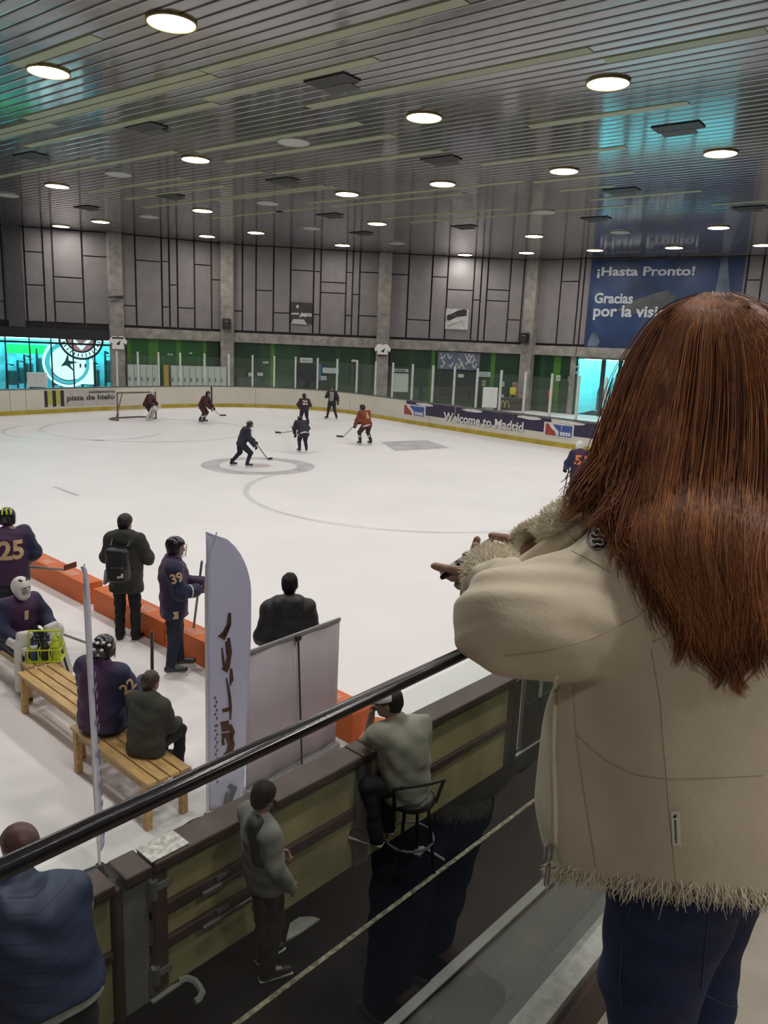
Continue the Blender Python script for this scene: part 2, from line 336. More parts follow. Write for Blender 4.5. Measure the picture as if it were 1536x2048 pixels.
b = MB(); b.box((20, 24, CEIL+.3), (84, 84, .2)); b.build('roof_deck', M_GAP, CEILING)
def cq(px, py): p = atz(px, py, CEIL); return float(p[0]*CQ[0]+p[1]*CQ[1]), float(p[0]*CE[0]+p[1]*CE[1])
STRIPS = [(428,150,930,0),(0,290,385,135),(63,295,420,202),(420,202,752,117),(0,358,167,312),(118,345,345,301),(60,240,390,137),(27,128,178,68),(0,282,110,249),(625,217,1183,100),(1208,120,1536,65),(1053,250,1380,208),(400,305,720,245),(455,325,788,271),(552,348,885,302),(963,329,1253,295),(175,385,352,352),(285,375,525,343),(250,398,450,371),(435,402,675,375),(300,417,645,370),(607,405,1053,365),(655,413,928,387),(1058,361,1268,344),(1118,382,1230,372),(1178,400,1400,380),(768,437,1023,416),(823,446,1288,410),(1428,412,1536,402),(430,437,560,421),(560,425,640,415)]
for x0, y0, x1, y1 in STRIPS:
    (qa, ea), (qb, eb) = cq(x0, y0), cq(x1, y1); qm = (qa+qb)/2; qm = q0 + (round((qm-q0-.165)/per))*per + .165; e0, e1 = min(ea, eb), max(ea, eb)
    b = MB(); V = [ceil_pt(qm+dq, e, CEIL+dz) for e in (e0, e1) for dq, dz in ((-.16, .04), (-.15, -.012), (.15, -.012), (.16, .04))]
    b.add(V, [(0, 1, 5, 4), (1, 2, 6, 5), (2, 3, 7, 6), (3, 2, 1, 0), (4, 5, 6, 7)]); b.build('inlay_strip', M_INLAY, CEILING)

# ------------------------------------------------------------------ ceiling lamps and vents
M_LAMP = em('lamp_lit', (1.0, .97, .92, 1), LAMP); M_RIM = pm('lamp_rim', (.35, .28, .10, 1), rough=.35, metal=.6); M_OFF = pm('lamp_off', (.42, .44, .40, 1), rough=.4)
def ceiling_light(p, lit, label):
    t = thing('ceiling_light', label, 'light', (p[0], p[1], CEIL), 0, 'round ceiling lamps')
    b = MB(); b.lathe((0, 0, 0), [(.47, .03), (.50, -.05), (.46, -.05), (.455, .0)], 32); b.build('rim', M_RIM if lit else M_OFF, t, True)
    b = MB(); V = [(.455*math.cos(2*PI*k/32), .455*math.sin(2*PI*k/32), -.035) for k in range(32)]; b.add(V, [tuple(range(31, -1, -1))]); b.build('diffuser', M_LAMP if lit else M_OFF, t)
LIT = [((343,47),'large bright round ceiling lamp, the biggest and nearest in view'),((97,145),'bright round ceiling lamp in the cyan glow near the left edge'),((848,236),'lit round ceiling lamp high above the middle of the ice'),((1216,168),'lit round ceiling lamp above and left of the big blue ceiling reflection'),((391,320),'lit round ceiling lamp left of the unlit disc at mid ceiling'),((114,373),'lit round ceiling lamp low at left, below the cyan glow'),((405,422),'lit round ceiling lamp, fourth row, over the goal end'),((201,444),'lit round ceiling lamp just above the column by the gym window'),((122,453),'lit round ceiling lamp against the wall, leftmost, casting a wall splash'),((694,389),'lit round ceiling lamp left of the one at centre ceiling, third row'),((885,369),'lit round ceiling lamp at centre ceiling, third row'),((1128,343),'lit round ceiling lamp left of the blue ceiling reflection, third row'),((1441,308),'lit round ceiling lamp right of the blue ceiling reflection'),((414,473),'lit round ceiling lamp close to the wall above the lone skater by the goal'),((512,466),'lit round ceiling lamp close to the wall right of the second column'),((754,448),'lit round ceiling lamp above the third column'),((685,491),'lit round ceiling lamp close above the wall left of the third column'),((1068,473),'lit round ceiling lamp above the fourth column, farther from the wall'),((1053,506),'lit round ceiling lamp touching the top of the fourth column'),((1190,501),'lit round ceiling lamp above the left corner of the blue banner'),((1348,496),'lit round ceiling lamp above the middle of the blue banner'),((1437,456),'lit round ceiling lamp right of and before the banner row'),((1525,491),'lit round ceiling lamp at the right edge above the wall'),((930,510),'lit round ceiling lamp at the wall above the skate poster, with bright splash')]
OFF = [((587,285),'unlit pale ceiling disc, largest, at mid ceiling'),((237,349),'unlit pale ceiling disc left of the mid ceiling lamp'),((535,407),'unlit pale ceiling disc between two lit lamps, fourth row'),((15,391),'unlit pale ceiling disc at the left edge'),((298,434),'unlit pale ceiling disc right of the lamp by the left column'),((624,457),'small unlit ceiling disc above the wall, centre left'),((795,487),'small unlit ceiling disc right of the third column top'),((1088,425),'unlit ceiling disc above the fourth column'),((1240,465),'unlit ceiling disc in the dark blue ceiling area above the banner')]
for q, l in LIT: ceiling_light(atz(*q, CEIL-.035), True, l)
for q, l in OFF: ceiling_light(atz(*q, CEIL-.035), False, l)
for p in ((2.6, 10.5), (2.5, 15.5), (2.4, 20.5), (2.2, 29.5), (9.6, 9.6), (9.8, 4.6), (17.6, 4.6), (25.2, 4.6), (33, 4.6), (2.7, 5.6), (2.8, .2), (2.8, -4.4), (-4.0, -4.4), (9.7, .1), (17.6, .1), (25.2, .1), (32, 9.5), (38.5, 9.5), (9, 24.5), (8.7, 33.5), (8.5, 42)):  # unseen lamps: some carry the grid on, those over the stand added to brighten it
    ceiling_light(p, True, 'lit round ceiling lamp out of view, added for its light')
M_VENT = pm('vent_dark', (.008, .008, .009, 1), rough=.5)
VENTS = [((664,163),'dark open ceiling vent with hanging flap, nearest to the centre top'),((292,255),'dark open ceiling vent left of the long pale strip'),((1356,255),'dark open ceiling vent in the blue reflection'),((882,319),'small dark ceiling vent left of the middle lamps'),((565,361),'small dark ceiling vent below the unlit mid disc'),((1243,381),'dark ceiling vent at the lower end of the blue reflection'),((660,430),'dark ceiling vent between third and fourth lamp rows'),((722,466),'dark ceiling vent near the third column'),((928,453),'dark ceiling vent in the bright wall splash reflection'),((1192,437),'dark ceiling vent above the banner left corner'),((61,312),'dark ceiling vent in the cyan glow at far left'),((172,415),'small dark ceiling vent at left by the wall'),((340,392),'small dark ceiling vent over the goal end'),((1500,416),'dark ceiling vent at the right edge')]
for q, l in VENTS:
    p = atz(*q, CEIL-.02); t = thing('ceiling_vent', l, 'vent', (p[0], p[1], CEIL), math.radians(5), 'ceiling vents')
    b = MB(); b.box((0, 0, -.015), (.62, 1.25, .03)); b.build('opening', M_VENT, t)
    b = MB(); b.box((.42, .1, -.05), (.36, .9, .015), M=Matrix.Rotation(.12, 3, 'Y')); b.build('flap', pm('vent_flap', (.035, .034, .036, 1), rough=.5), t)

# ------------------------------------------------------------------ outer walls: cladding over a concrete beam over green panels
C1 = atz(226, 466, CEIL)[:2]; C2 = atz(455, 488, CEIL)[:2]; C3 = atz(772, 506, CEIL)[:2]; C4 = atz(1074, 520.5, CEIL)[:2]; C5 = atz(1172, 516.5, CEIL)[:2]; C6 = np.array([49.3, 15.5]); C7 = np.array([51.5, 3.0])
dl = C1-atz(0, 450, CEIL)[:2]; C0 = C1-dl*4.2
FAC = {'left': (C0, C1), 'far_left': (C1, C2), 'far': (C2, C3), 'far_right': (C3, C4), 'corner': (C4, C5), 'right': (C5, C6), 'right_end': (C6, C7)}
def frame(A, B):
    A = np.array(A); B = np.array(B); L_ = np.linalg.norm(B-A); u = (B-A)/L_; n = np.array([u[1], -u[0]]);
    if n @ (A) > 0: n = -n       # towards the camera
    return A, u, n, L_
def wpt(fac, s, z, off=0.0): A, u, n, L_ = frame(*FAC[fac]); p = A+u*s+n*off; return (p[0], p[1], z)
def onwall(fac, px, py): A, u, n, L_ = frame(*FAC[fac]); r = on_line(px, py, FAC[fac][0], FAC[fac][1]); return r[0]*L_, r[1]
def wplate(mb, fac, s0, s1, z0, z1, off, t=.05):
    mb.plate(wpt(fac, s0, z0, off), wpt(fac, s1, z0, off), wpt(fac, s1, z1, off), wpt(fac, s0, z1, off), t); return mb
def wbox(mb, fac, x0, y0, x1, y1, off, t=.05):      # plate on a wall between two picture corners
    s0, za = onwall(fac, x0, y0); s1, zb = onwall(fac, x1, y1); return wplate(mb, fac, min(s0, s1), max(s0, s1), min(za, zb), max(za, zb), off, t)
zb0 = onwall('far_left', 340, 659)[1]; zb1 = onwall('far_left', 340, 679)[1]; BEAM0, BEAM1 = zb1, zb0
BAND1 = onwall('left', 110, 657)[1]; BAND0 = onwall('left', 110, 677)[1]
OPEN = {'left': (0, frame(*FAC['left'])[3]), 'right': (.12, onwall('right', 1400, 780)[0])}
GAPS = {'left': ([8, 52, 89, 108, 167], [(89, 52, 504), (108, 167, 555), (108, 167, 604), (167, 218, 513), (-100, 8, 600), (52, 89, 570)]),
 'far_left': ([272, 324, 339, 355, 389, 423], [(236, 272, 611), (272, 324, 522), (324, 339, 523), (324, 339, 614), (339, 355, 570), (355, 389, 616), (389, 423, 530), (423, 450, 560)]),
 'far': ([485, 512, 547, 581, 627, 641, 692, 705, 719], [(470, 485, 622), (512, 547, 581), (547, 581, 626), (581, 627, 541), (627, 641, 543), (627, 641, 629), (641, 692, 586), (641, 692, 565), (692, 705, 545), (692, 705, 631), (705, 719, 589), (719, 757, 632), (719, 757, 545)]),
 'far_right': ([816, 863, 894, 947, 961.5, 974, 1019, 1046], [(783, 816, 549), (816, 863, 640), (863, 894, 554), (947, 961, 600), (894, 947, 580), (974, 1019, 602), (974, 1019, 580), (1019, 1046, 640)]),
 'corner': ([1121, 1157, 1190, 1215, 1250], [(1121, 1157, 563), (1157, 1190, 607)]), 'right': ([1310, 1350, 1420, 1490, 1519], [(1519, 1560, 615), (1490, 1519, 560)]), 'right_end': ([1600, 1680, 1760, 1850], [])}
WALLS = {}
STR = {'left': [], 'far_left': [(236,255,0),(255,262,2),(262,298,1),(298,317,2),(317,353,1),(353,362.5,2),(362.5,406,1),(406,413,2),(413,460,0)], 'far': [(450,520,0),(520,541,3),(541,549,2),(549,600,3),(600,671,0),(671,681,3),(681,727,0),(727,741,3),(741,790,0)], 'far_right': [(780,819,0),(819,829,3),(829,863,0),(863,870,2),(870,982,0),(982,991,2),(991,1060,0)], 'corner': [(1060,1082,0),(1082,1091,3),(1091,1108,0),(1108,1122,2),(1122,1175,0)]}
for fac, (A, B_) in FAC.items():
    A, u, n, L_ = frame(A, B_)
    b = MB(); wplate(b, fac, 0, L_, BEAM0 if fac != 'left' else BAND0, CEIL+.2, -.12, .25); op = OPEN.get(fac)
    lo = [(0, L_)] if op is None else [(a_, c_) for a_, c_ in ((0, op[0]), (op[1], L_)) if c_-a_ > .02]
    for a_, c_ in lo: wplate(b, fac, a_, c_, 0, BEAM0, -.12, .25)
    root = structure('wall_'+fac, b, M_GAP); WALLS[fac] = root
    gx, joints = GAPS[fac]; ss = sorted([onwall(fac, g, 580)[0] for g in gx]); ss = [0]+[q for q in ss if .05 < q < L_-.05]+[L_]
    J = {}
    for a_, c_, y_ in joints:
        s0, z_ = onwall(fac, (a_+c_)/2, y_); J.setdefault(max(0, np.searchsorted(ss, s0)-1), []).append(z_)
    b = MB()
    for i in range(len(ss)-1):
        zz = [BEAM1+.12]+sorted(J.get(i, []))+[CEIL]
        for z0_, z1_ in zip(zz[:-1], zz[1:]):
            if z1_-z0_ > .1: wplate(b, fac, ss[i]+.055, ss[i+1]-.055, z0_+.035, z1_-.035, 0.0, .06)
    b.build('cladding', M_CLAD, root)
    if fac != 'left':
        b = MB(); wplate(b, fac, 0, L_, BEAM0, BEAM1, .25, .4); b.build('concrete_beam', M_CONC, root)
    b = MB(); st = STR.get(fac)
    if st:
        for x0, x1, c in st:
            s0 = max(0, onwall(fac, x0, 720)[0]); s1 = min(L_, onwall(fac, x1, 720)[0]); b.cur = c
            if s1 > s0: wplate(b, fac, s0, s1, 0, BEAM0, -.02, .08)
    elif fac != 'left':
        for a_, c_ in lo: wplate(b, fac, a_, c_, 0, BEAM0, -.02, .08)
    if b.v: b.build('green_panelling', M_GREENS, root)
# plain walls that close the hall outside the view
for nm, A, B_ in (('wall_west', (-16, -8), C0), ('wall_rear', (58, -8), (-16, -8)), ('wall_east', C7, (58, -8))):
    FAC[nm] = (np.array(A, float), np.array(B_, float)); L_ = frame(*FAC[nm])[3]; b = MB(); wplate(b, nm, 0, L_, 0, CEIL+.2, 0, .25); structure(nm, b, M_CLAD)
# columns
def column(fac, s, label, w=.86, d=.62):
    A, u, n, L_ = frame(*FAC[fac]); p = wpt(fac, s, 0, .28); b = MB(); a = math.atan2(u[1], u[0]); b.rbox((0, 0, CEIL/2+.02), (w, d, CEIL), .08)
    o = b.build('concrete_column', M_CONC); o.location = p; o.rotation_euler = (0, 0, a); return tag(o, label, 'column', None, 'structure')
column('far_left', 0, 'raw concrete column at the right end of the gym window'); column('far', 0, 'raw concrete column carrying the first small black loudspeaker')
column('far_right', 0, 'raw concrete column with the white jersey between the two wall posters'); column('corner', 0, 'raw concrete column right of the skate poster with a black loudspeaker')

# ------------------------------------------------------------------ far rink boards
BP = [(-15, 35.6), (-8, 36.2), (0, 36.9), (8, 37.4), (14.8, 37.95), (20.4, 38.75), (24.5, 38.9), (27.5, 38.5), (30.0, 37.0), (31.6, 35.0), (32.2, 32.6), (31.7, 29.2), (30.9, 24.9), (30.2, 20.1), (29.7, 16.5), (29.45, 13), (29.0, 8), (28.6, 5.6), (27.6, 4.3), (26.2, 3.95)]
def catmull(P_, n=8):
    out = []; P_ = [np.array(p, float) for p in P_]; Q = [2*P_[0]-P_[1]]+P_+[2*P_[-1]-P_[-2]]
    for i in range(1, len(Q)-2):
        for k in range(n):
            t = k/n; out.append(.5*((2*Q[i])+(-Q[i-1]+Q[i+1])*t+(2*Q[i-1]-5*Q[i]+4*Q[i+1]-Q[i+2])*t*t+(-Q[i-1]+3*Q[i]-3*Q[i+1]+Q[i+2])*t**3))
    out.append(Q[-2]); return np.array(out)
BC = catmull(BP, 8); BL = np.concatenate([[0], np.cumsum(np.linalg.norm(np.diff(BC, axis=0), axis=1))])
def bpos(s, off=0.0):
    i = int(np.clip(np.searchsorted(BL, s)-1, 0, len(BC)-2)); t = (s-BL[i])/(BL[i+1]-BL[i]); p = BC[i]+(BC[i+1]-BC[i])*t
    tg = BC[min(i+2, len(BC)-1)]-BC[max(i-1, 0)]; tg = tg/np.linalg.norm(tg); n = np.array([tg[1], -tg[0]]); return p+n*off    # n points into the rink
def onboards(px, py):
    best = None
    for i in range(len(BC)-1):
        r = on_line(px, py, BC[i], BC[i+1])
        if r and 0 <= r[0] <= 1.0001 and (best is None or r[2] < best[2]): best = (BL[i]+r[0]*(BL[i+1]-BL[i]), r[1], r[2])
    return best[0], best[1]
def sweep(mb, prof, s0, s1, step=.6):
    n = max(2, int((s1-s0)/step)); V = []; m_ = len(prof)
    for i in range(n+1):
        s = s0+(s1-s0)*i/n
        for o_, z_ in prof: p = bpos(s, o_); V.append((p[0], p[1], z_))
    Fc = [(i*m_+k, i*m_+(k+1) % m_, (i+1)*m_+(k+1) % m_, (i+1)*m_+k) for i in range(n) for k in range(m_)]
    return mb.add(V, Fc + [tuple(range(m_)), tuple(range(n*m_+m_-1, n*m_-1, -1))])
BH = 1.2
BOARDS = thing('rink_boards', 'white rink boards with yellow kick strip running round the far ice', 'rink boards', (0, 0, 0))
b = MB(); sweep(b, [(0, .2), (0, BH), (-.09, BH), (-.09, .0), (0, 0)], 0, BL[-1]); b.build('board_panel', M_BOARD, BOARDS)
b = MB(); sweep(b, [(.035, 0), (.035, .2), (0, .2), (0, 0)], 0, BL[-1]); b.build('kick_strip', M_KICK, BOARDS)
b = MB(); sweep(b, [(.02, BH), (.02, BH+.05), (-.13, BH+.05), (-.13, BH)], 0, BL[-1]); b.build('cap_rail', pm('board_cap', (.10, .11, .10, 1), rough=.4), BOARDS)
for px in (20, 52, 600, 511, 700, 860):
    s, _ = onboards(px, 800); b = MB(); sweep(b, [(.006, .2), (.006, BH), (0, BH), (0, .2)], s-.012, s+.012, .02); b.build('seam', M_GREY, BOARDS)
s, _ = onboards(423, 790); b = MB(); sweep(b, [(.012, .02), (.012, BH), (0, BH), (0, .02)], s-.05, s+.05, .1); b.build('gate_gap', M_DARK, BOARDS)
def board_patch(mb, x0, y0, x1, y1, off=.012, z0=None, z1=None):
    s0, za = onboards(x0, y0); s1, zb = onboards(x1, y1); za = za if z0 is None else z0; zb = zb if z1 is None else z1
    return sweep(mb, [(off, min(za, zb)), (off, max(za, zb)), (off-.008, max(za, zb)), (off-.008, min(za, zb))], min(s0, s1), max(s0, s1), .4)
def board_text(txt, s0, s1, z0, z1, mat, off, bold=.02, name='lettering', parent=None):
    V, Fc = fit_text(txt, s1-s0, z1-z0, bold=bold); out = []
    for v in V: p = bpos(s0+v[0], off); out.append((p[0], p[1], z0+v[1]))
    return link_mesh(name, out, Fc, mat, parent or BOARDS)
# glass posts and panes on the boards
POSTS = [236, 278, 319, 362, 410, 458, 505, 548, 590, 633.6, 672, 711, 748, 782, 821, 861.6, 904, 949, 996, 1044, 1096, 1149, 1203, 1260]
GL = thing('rink_glass', 'clear rink glass with slim white posts above the far boards', 'rink glass', (0, 0, 0)); ps = []
for px in POSTS:
    s, _ = onboards(px, np.interp(px, [236, 458, 700, 861, 1149, 1300], [771, 770, 780, 806, 841, 862])); ps.append(s); p = bpos(s, -.06); p2 = bpos(s+.1, -.06)
    b = MB(); b.rbox((p[0], p[1], BH+.05+.93), (.10, .08, 1.86), .012, math.atan2(*(p2-p)[::-1])); b.build('post', M_POST, GL)
for a, c in zip(ps[:-1], ps[1:]):
    b = MB(); pts = [bpos(a+(c-a)*i/3, -.06) for i in range(4)]
    for k in range(3): b.quad((pts[k][0], pts[k][1], BH+.05), (pts[k+1][0], pts[k+1][1], BH+.05), (pts[k+1][0], pts[k+1][1], BH+1.72), (pts[k][0], pts[k][1], BH+1.72))
    b.build('pane', M_GLASS, GL)
# advertising on the boards
M_PURPLE = pm('ad_purple', (.030, .022, .060, 1), rough=.4, var=.15); M_ADW = pm('ad_white', (.62, .61, .60, 1), rough=.4); M_ADGREY = pm('ad_grey', (.46, .43, .41, 1), rough=.5); M_TXT = pm('print_dark', (.05, .045, .045, 1), rough=.5)
M_ADB = pm('ad_blue', (.045, .085, .30, 1), rough=.4); M_ADR = pm('ad_red', (.33, .045, .035, 1), rough=.4); M_LIME = pm('ad_lime', (.40, .42, .09, 1), rough=.4)
b = MB(); b.cur = 0
for i, (x0, x1) in enumerate(((89, 95), (95, 105), (105, 112), (112, 121), (121, 128))): b.cur = i % 2; board_patch(b, x0, 800, x1, 800, .012, .32 if i % 2 == 0 else .42, 1.12)
b.build('stripe_sticker', [M_DARK, M_LIME], BOARDS)
b = MB(); board_patch(b, 129, 800, 232, 800, .010, .3, 1.13); b.build('sponsor_panel', M_ADGREY, BOARDS)
s0, s1 = onboards(134, 802)[0], onboards(229, 800)[0]; board_text('pista de hielo', s0, s1, .50, .86, M_TXT, .022, .03)
s0, s1 = onboards(176, 790)[0], onboards(229, 788)[0]; board_text('valdemoro', s0, s1, .93, 1.08, M_TXT, .022, .03)
segs = [(852, 908), (911, 1024), (1027, 1102), (1148, 1196)]
for a, c in segs: b = MB(); board_patch(b, a, 820, c, 850, .012, .56, BH-.02); b.build('purple_banner', M_PURPLE, BOARDS)
b = MB(); board_patch(b, 813, 806, 852, 812, .012, .97, BH-.02); b.build('purple_banner', M_PURPLE, BOARDS)
for a, c in ((806, 851), (1091, 1151)):
    sa, sc = onboards(a, 825)[0], onboards(c, 830)[0]; w = sc-sa
    b = MB(); sweep(b, [(.02, .42), (.02, 1.02), (.014, 1.02), (.014, .42)], sa, sc, .3); b.build('league_sticker', M_ADW, BOARDS)
    def P2(u_, v_): p = bpos(sa+w*u_, .024); return (p[0], p[1], .42+.6*v_)
    b = MB(); b.add([P2(.06, .08), P2(.45, .08), P2(.38, .4), P2(.25, .62), P2(.16, .9), P2(.06, .9)], [(0, 1, 2, 3, 4, 5)]); b.build('red_field', M_ADR, BOARDS)
    b = MB(); b.add([P2(.5, .08), P2(.95, .08), P2(.95, .9), P2(.3, .9), P2(.42, .6), P2(.52, .42)], [(0, 1, 2, 3, 4, 5)]); b.build('blue_field', M_ADB, BOARDS)
    b = MB()
    for k in range(4): b.add([P2(.56+k*.09, .16), P2(.63+k*.09, .16), P2(.63+k*.09, .42), P2(.56+k*.09, .42)], [(0, 1, 2, 3)])
    o = b.build('white_print', M_ADW, BOARDS); o.location = (-.004, -.004, 0)
s0, s1 = onboards(888, 830)[0], onboards(1048, 850)[0]
board_text('Welcome to Madrid', s0, s1, .42, .88, M_TXT, .024, .055); board_text('Welcome to Madrid', s0, s1, .43, .87, M_ADW, .032, .03)
rs = random.Random(3)
for a in (850, 945, 1060, 1146):
    s, _ = onboards(a, 830); pts = []
    for k in range(12): an = 2*PI*k/12; q = bpos(s+math.cos(an)*(.55+rs.random()*.25), .026); pts.append((q[0], q[1], 1.1+math.sin(an)*.06*(1+rs.random()*.4)))
    b = MB(); b.add(pts, [tuple(range(12))]); b.build('peeled_patch', M_ADW, BOARDS)
# ------------------------------------------------------------------ gym window (left) and glazed doorway (right), each with a lit room behind
M_ROOM = pm('room_pale', (.55, .6, .6, 1), rough=.7); M_CYANLAMP = em('neon_cyan', (.12, .84, .96, 1), 75.0); M_CYANGYM = em('neon_cyan_gym', (.12, .84, .96, 1), 55.0); M_TEAL = pm('teal_paint', (.02, .12, .13, 1), rough=.5)
M_SIGNW = em('sign_white', (.62, 1.0, 1.0, 1), 1.35); M_SIGNC = em('sign_cyan', (.10, .75, .85, 1), .7); M_SIGNR = em('sign_red', (.42, .22, .24, 1), .8); M_SIGND = pm('sign_dark', (.01, .045, .05, 1), rough=.4); M_GREENLIT = pm('green_lit_wall', (.03, .80, .10, 1), rough=.5)
def room(name, fac, s0, s1, z1, depth, lamps, mat):
    b = MB()
    wplate(b, fac, s0, s1, 0, z1, -depth, .1)
    for z in (0, z1): b.add([wpt(fac, s0, z, -.37), wpt(fac, s1, z, -.37), wpt(fac, s1, z, -depth), wpt(fac, s0, z, -depth)], [(0, 1, 2, 3)])
    for s in (s0, s1): b.add([wpt(fac, s, 0, -.1), wpt(fac, s, z1, -.1), wpt(fac, s, z1, -depth), wpt(fac, s, 0, -depth)], [(0, 1, 2, 3)])
    r = structure(name, b, mat)
    for i, (s, d, ln) in enumerate(lamps):
        t = thing('neon_tube', 'cyan neon tube lighting the ' + ('gym behind the left window' if fac == 'left' else 'room behind the glass door'), 'lamp', (0, 0, 0), 0, 'cyan neon tubes of '+name)
        b = MB(); b.tube([wpt(fac, s-ln/2, z1-.12, -d), wpt(fac, s+ln/2, z1-.12, -d)], .05, 8); b.build('tube', M_CYANGYM if fac == 'left' else M_CYANLAMP, t)
        b = MB(); b.tube([wpt(fac, s-ln/2, z1-.12, -d), wpt(fac, s-ln/2, z1, -d)], .02, 6); b.build('bracket', M_DARK, t)
        b = MB(); b.tube([wpt(fac, s+ln/2, z1-.12, -d), wpt(fac, s+ln/2, z1, -d)], .02, 6); b.build('bracket', M_DARK, t)
    return r
LL = frame(*FAC['left'])[3]
room('trim_2', 'left', 0, LL-.3, BAND0+.1, 6.0, [(LL*f, d, 4.0) for f in (.12, .4, .62, .78, .92) for d in (1.2, 3.6, 5.4)], pm('gym_wall', (.22, .34, .36, 1), rough=.7, var=.5, scale=1.1))
b = MB(); wplate(b, 'left', 0, LL-.35, BAND0-.02, BAND1, .28, .5); b.build('trim_3', M_DARK)['kind'] = 'structure'
WIN = MB(); wplate(WIN, 'left', 0, LL-.3, .0, BAND0, -.14, .01); WIN = WIN.build('window_1', M_WINGLASS); WIN['kind'] = 'structure'
for px in (13, 61, 104, 147, 190, -30, -75):
    s, _ = onwall('left', px, 740); b = MB(); wplate(b, 'left', s-.04, s+.04, 0, BAND0, -.08, .06); b.build('mullion', M_DARK, WIN)
s, zt = onwall('left', 50, 684); b = MB(); wplate(b, 'left', 0, LL-.3, zt-.06, zt+.06, -.08, .06); b.build('transom', M_DARK, WIN)
# lit round club sign
def disc(mb, fac, s, z, r0, r1, off, a0=0, a1=2*PI, n=48):
    V = []; Fc = []
    for i in range(n+1):
        a = a0+(a1-a0)*i/n
        for r in (r0, r1): V.append(wpt(fac, s+r*math.cos(a), z+r*math.sin(a), off))
    for i in range(n): Fc.append((2*i, 2*i+1, 2*i+3, 2*i+2))
    return mb.add(V, Fc)
def wpoly(mb, fac, s, z, pts, off): return mb.add([wpt(fac, s+a, z+c, off) for a, c in pts], [tuple(range(len(pts)))])
s, z = onwall('left', 160, 676); rr = abs(onwall('left', 206, 676)[0]-s)
t = thing('round_emblem', 'large round lit emblem with red field and white V behind the gym window', 'sign', (0, 0, 0))
b = MB(); disc(b, 'left', s, z, 0, rr, -.42); b.build('backing_disc', M_SIGND, t)
b = MB(); disc(b, 'left', s, z, rr*.68, rr*.90, -.40); b.build('lettering_ring', M_SIGNW, t)
for k in range(14):
    a = PI*1.02+k*PI*.07; q = [(rr*(r)*math.cos(a+d), rr*r*math.sin(a+d)) for r, d in ((.71, -.03), (.87, -.03), (.87, .03), (.71, .03))]; b = MB(); wpoly(b, 'left', s, z, q, -.39); b.build('ring_mark', M_SIGND, t)
b = MB(); disc(b, 'left', s, z, 0, rr*.60, -.40); b.build('red_field', M_SIGNR, t)
b = MB(); wpoly(b, 'left', s, z, [(-.5*rr, -.02*rr), (-.3*rr, -.02*rr), (0, -.36*rr), (.3*rr, -.02*rr), (.5*rr, -.02*rr), (0, -.56*rr)], -.39); b.build('white_chevron', M_SIGNW, t)
s2, z2 = onwall('left', 132, 727); r2 = abs(onwall('left', 180, 727)[0]-s2)
t = thing('lit_panel', 'white glowing panel with a cyan arc behind the gym window', 'sign', (0, 0, 0))
b = MB(); disc(b, 'left', s2, z2, 0, r2*.74, -.62); b.build('glow_disc', M_SIGNW, t)
b = MB(); disc(b, 'left', s2, z2, r2*.78, r2*.92, -.62); b.build('cyan_arc', M_SIGNC, t)
b = MB(); disc(b, 'left', s2, z2, r2*.95, r2*1.06, -.62); b.build('white_arc', M_SIGNW, t)
b = MB(); wpoly(b, 'left', s2, z2, [(-.1*r2, .1*r2), (.05*r2, .5*r2), (.05*r2, .12*r2), (.45*r2, .05*r2), (.1*r2, -.05*r2), (.3*r2, -.4*r2), (-.05*r2, -.1*r2), (-.3*r2, -.15*r2)], -.60); b.build('teal_star', M_TEAL, t)
b = MB(); wbox(b, 'left', 147, 720, 185, 770, -.64, .02); b.build('glow_block', M_SIGNW, t)
for x in (158, 168): b = MB(); wbox(b, 'left', x-2, 728, x+2, 736, -.61, .01); b.build('teal_mark', M_TEAL, t)
b = MB(); wbox(b, 'left', -6, 688, 79, 710, -2.2, .1); tag(b.build('green_wall_panel', M_GREENLIT), 'bright green wall panel high inside the gym window', 'panel')
# dark shapes inside: training machines standing on the gym floor
rs = random.Random(11)
for i, (px, w_, h_, d) in enumerate(((8, .9, 1.9, 1.8), (24, .8, 2.1, 2.6), (45, .9, 2.5, 1.6), (66, .7, 2.9, 2.4), (103, .5, 2.2, 1.2), (114, .6, 2.0, 2.4), (138, .6, 2.0, 1.2), (160, .45, 2.3, 1.9), (187, .45, 2.2, 1.2), (207, .6, 2.9, 2.2))):
    s, _ = onwall('left', px, 750); p = wpt('left', s, 0, -d); t = thing('training_machine', 'dark gym machine behind the left window, %s' % ['at the far left edge', 'second from the left edge', 'below the green panel', 'tall one behind the white box', 'slim one right of the white box', 'under the cyan arc', 'under the glowing disc', 'humped one below the emblem', 'near the right window end', 'tall one at the right window end'][i], 'gym machine', p, rs.random()*.6, 'gym machines')
    b = MB(); b.rbox((0, 0, .12), (w_, .7, .22), .05); b.build('base', M_TEAL, t)
    b = MB(); b.tube([(-w_*.4, 0, .2), (-w_*.3, 0, h_), (w_*.25, 0, h_*.95)], .07, 8); b.build('frame', M_SIGND, t)
    b = MB(); b.rbox((w_*.1, 0, h_*.55), (w_*.7, .35, h_*.5), .1); b.build('weight_stack', M_TEAL, t)
    b = MB(); b.tube([(w_*.25, -.2, h_*.9), (w_*.3, .25, h_*.88)], .04, 8); b.build('handle', M_STEEL, t)
s0, z0 = onwall('left', 61, 772); s1, z1 = onwall('left', 96, 745); t = thing('white_box', 'large pale box standing at the gym window above the boards', 'box', (0, 0, 0))
b = MB(); wplate(b, 'left', s0, s1, z0, z1, .9, .6); b.build('body', M_WHITE, t); b = MB(); wplate(b, 'left', s0+.1, s1-.1, 0, z0, .85, .5); b.build('stand', M_DARK, t)
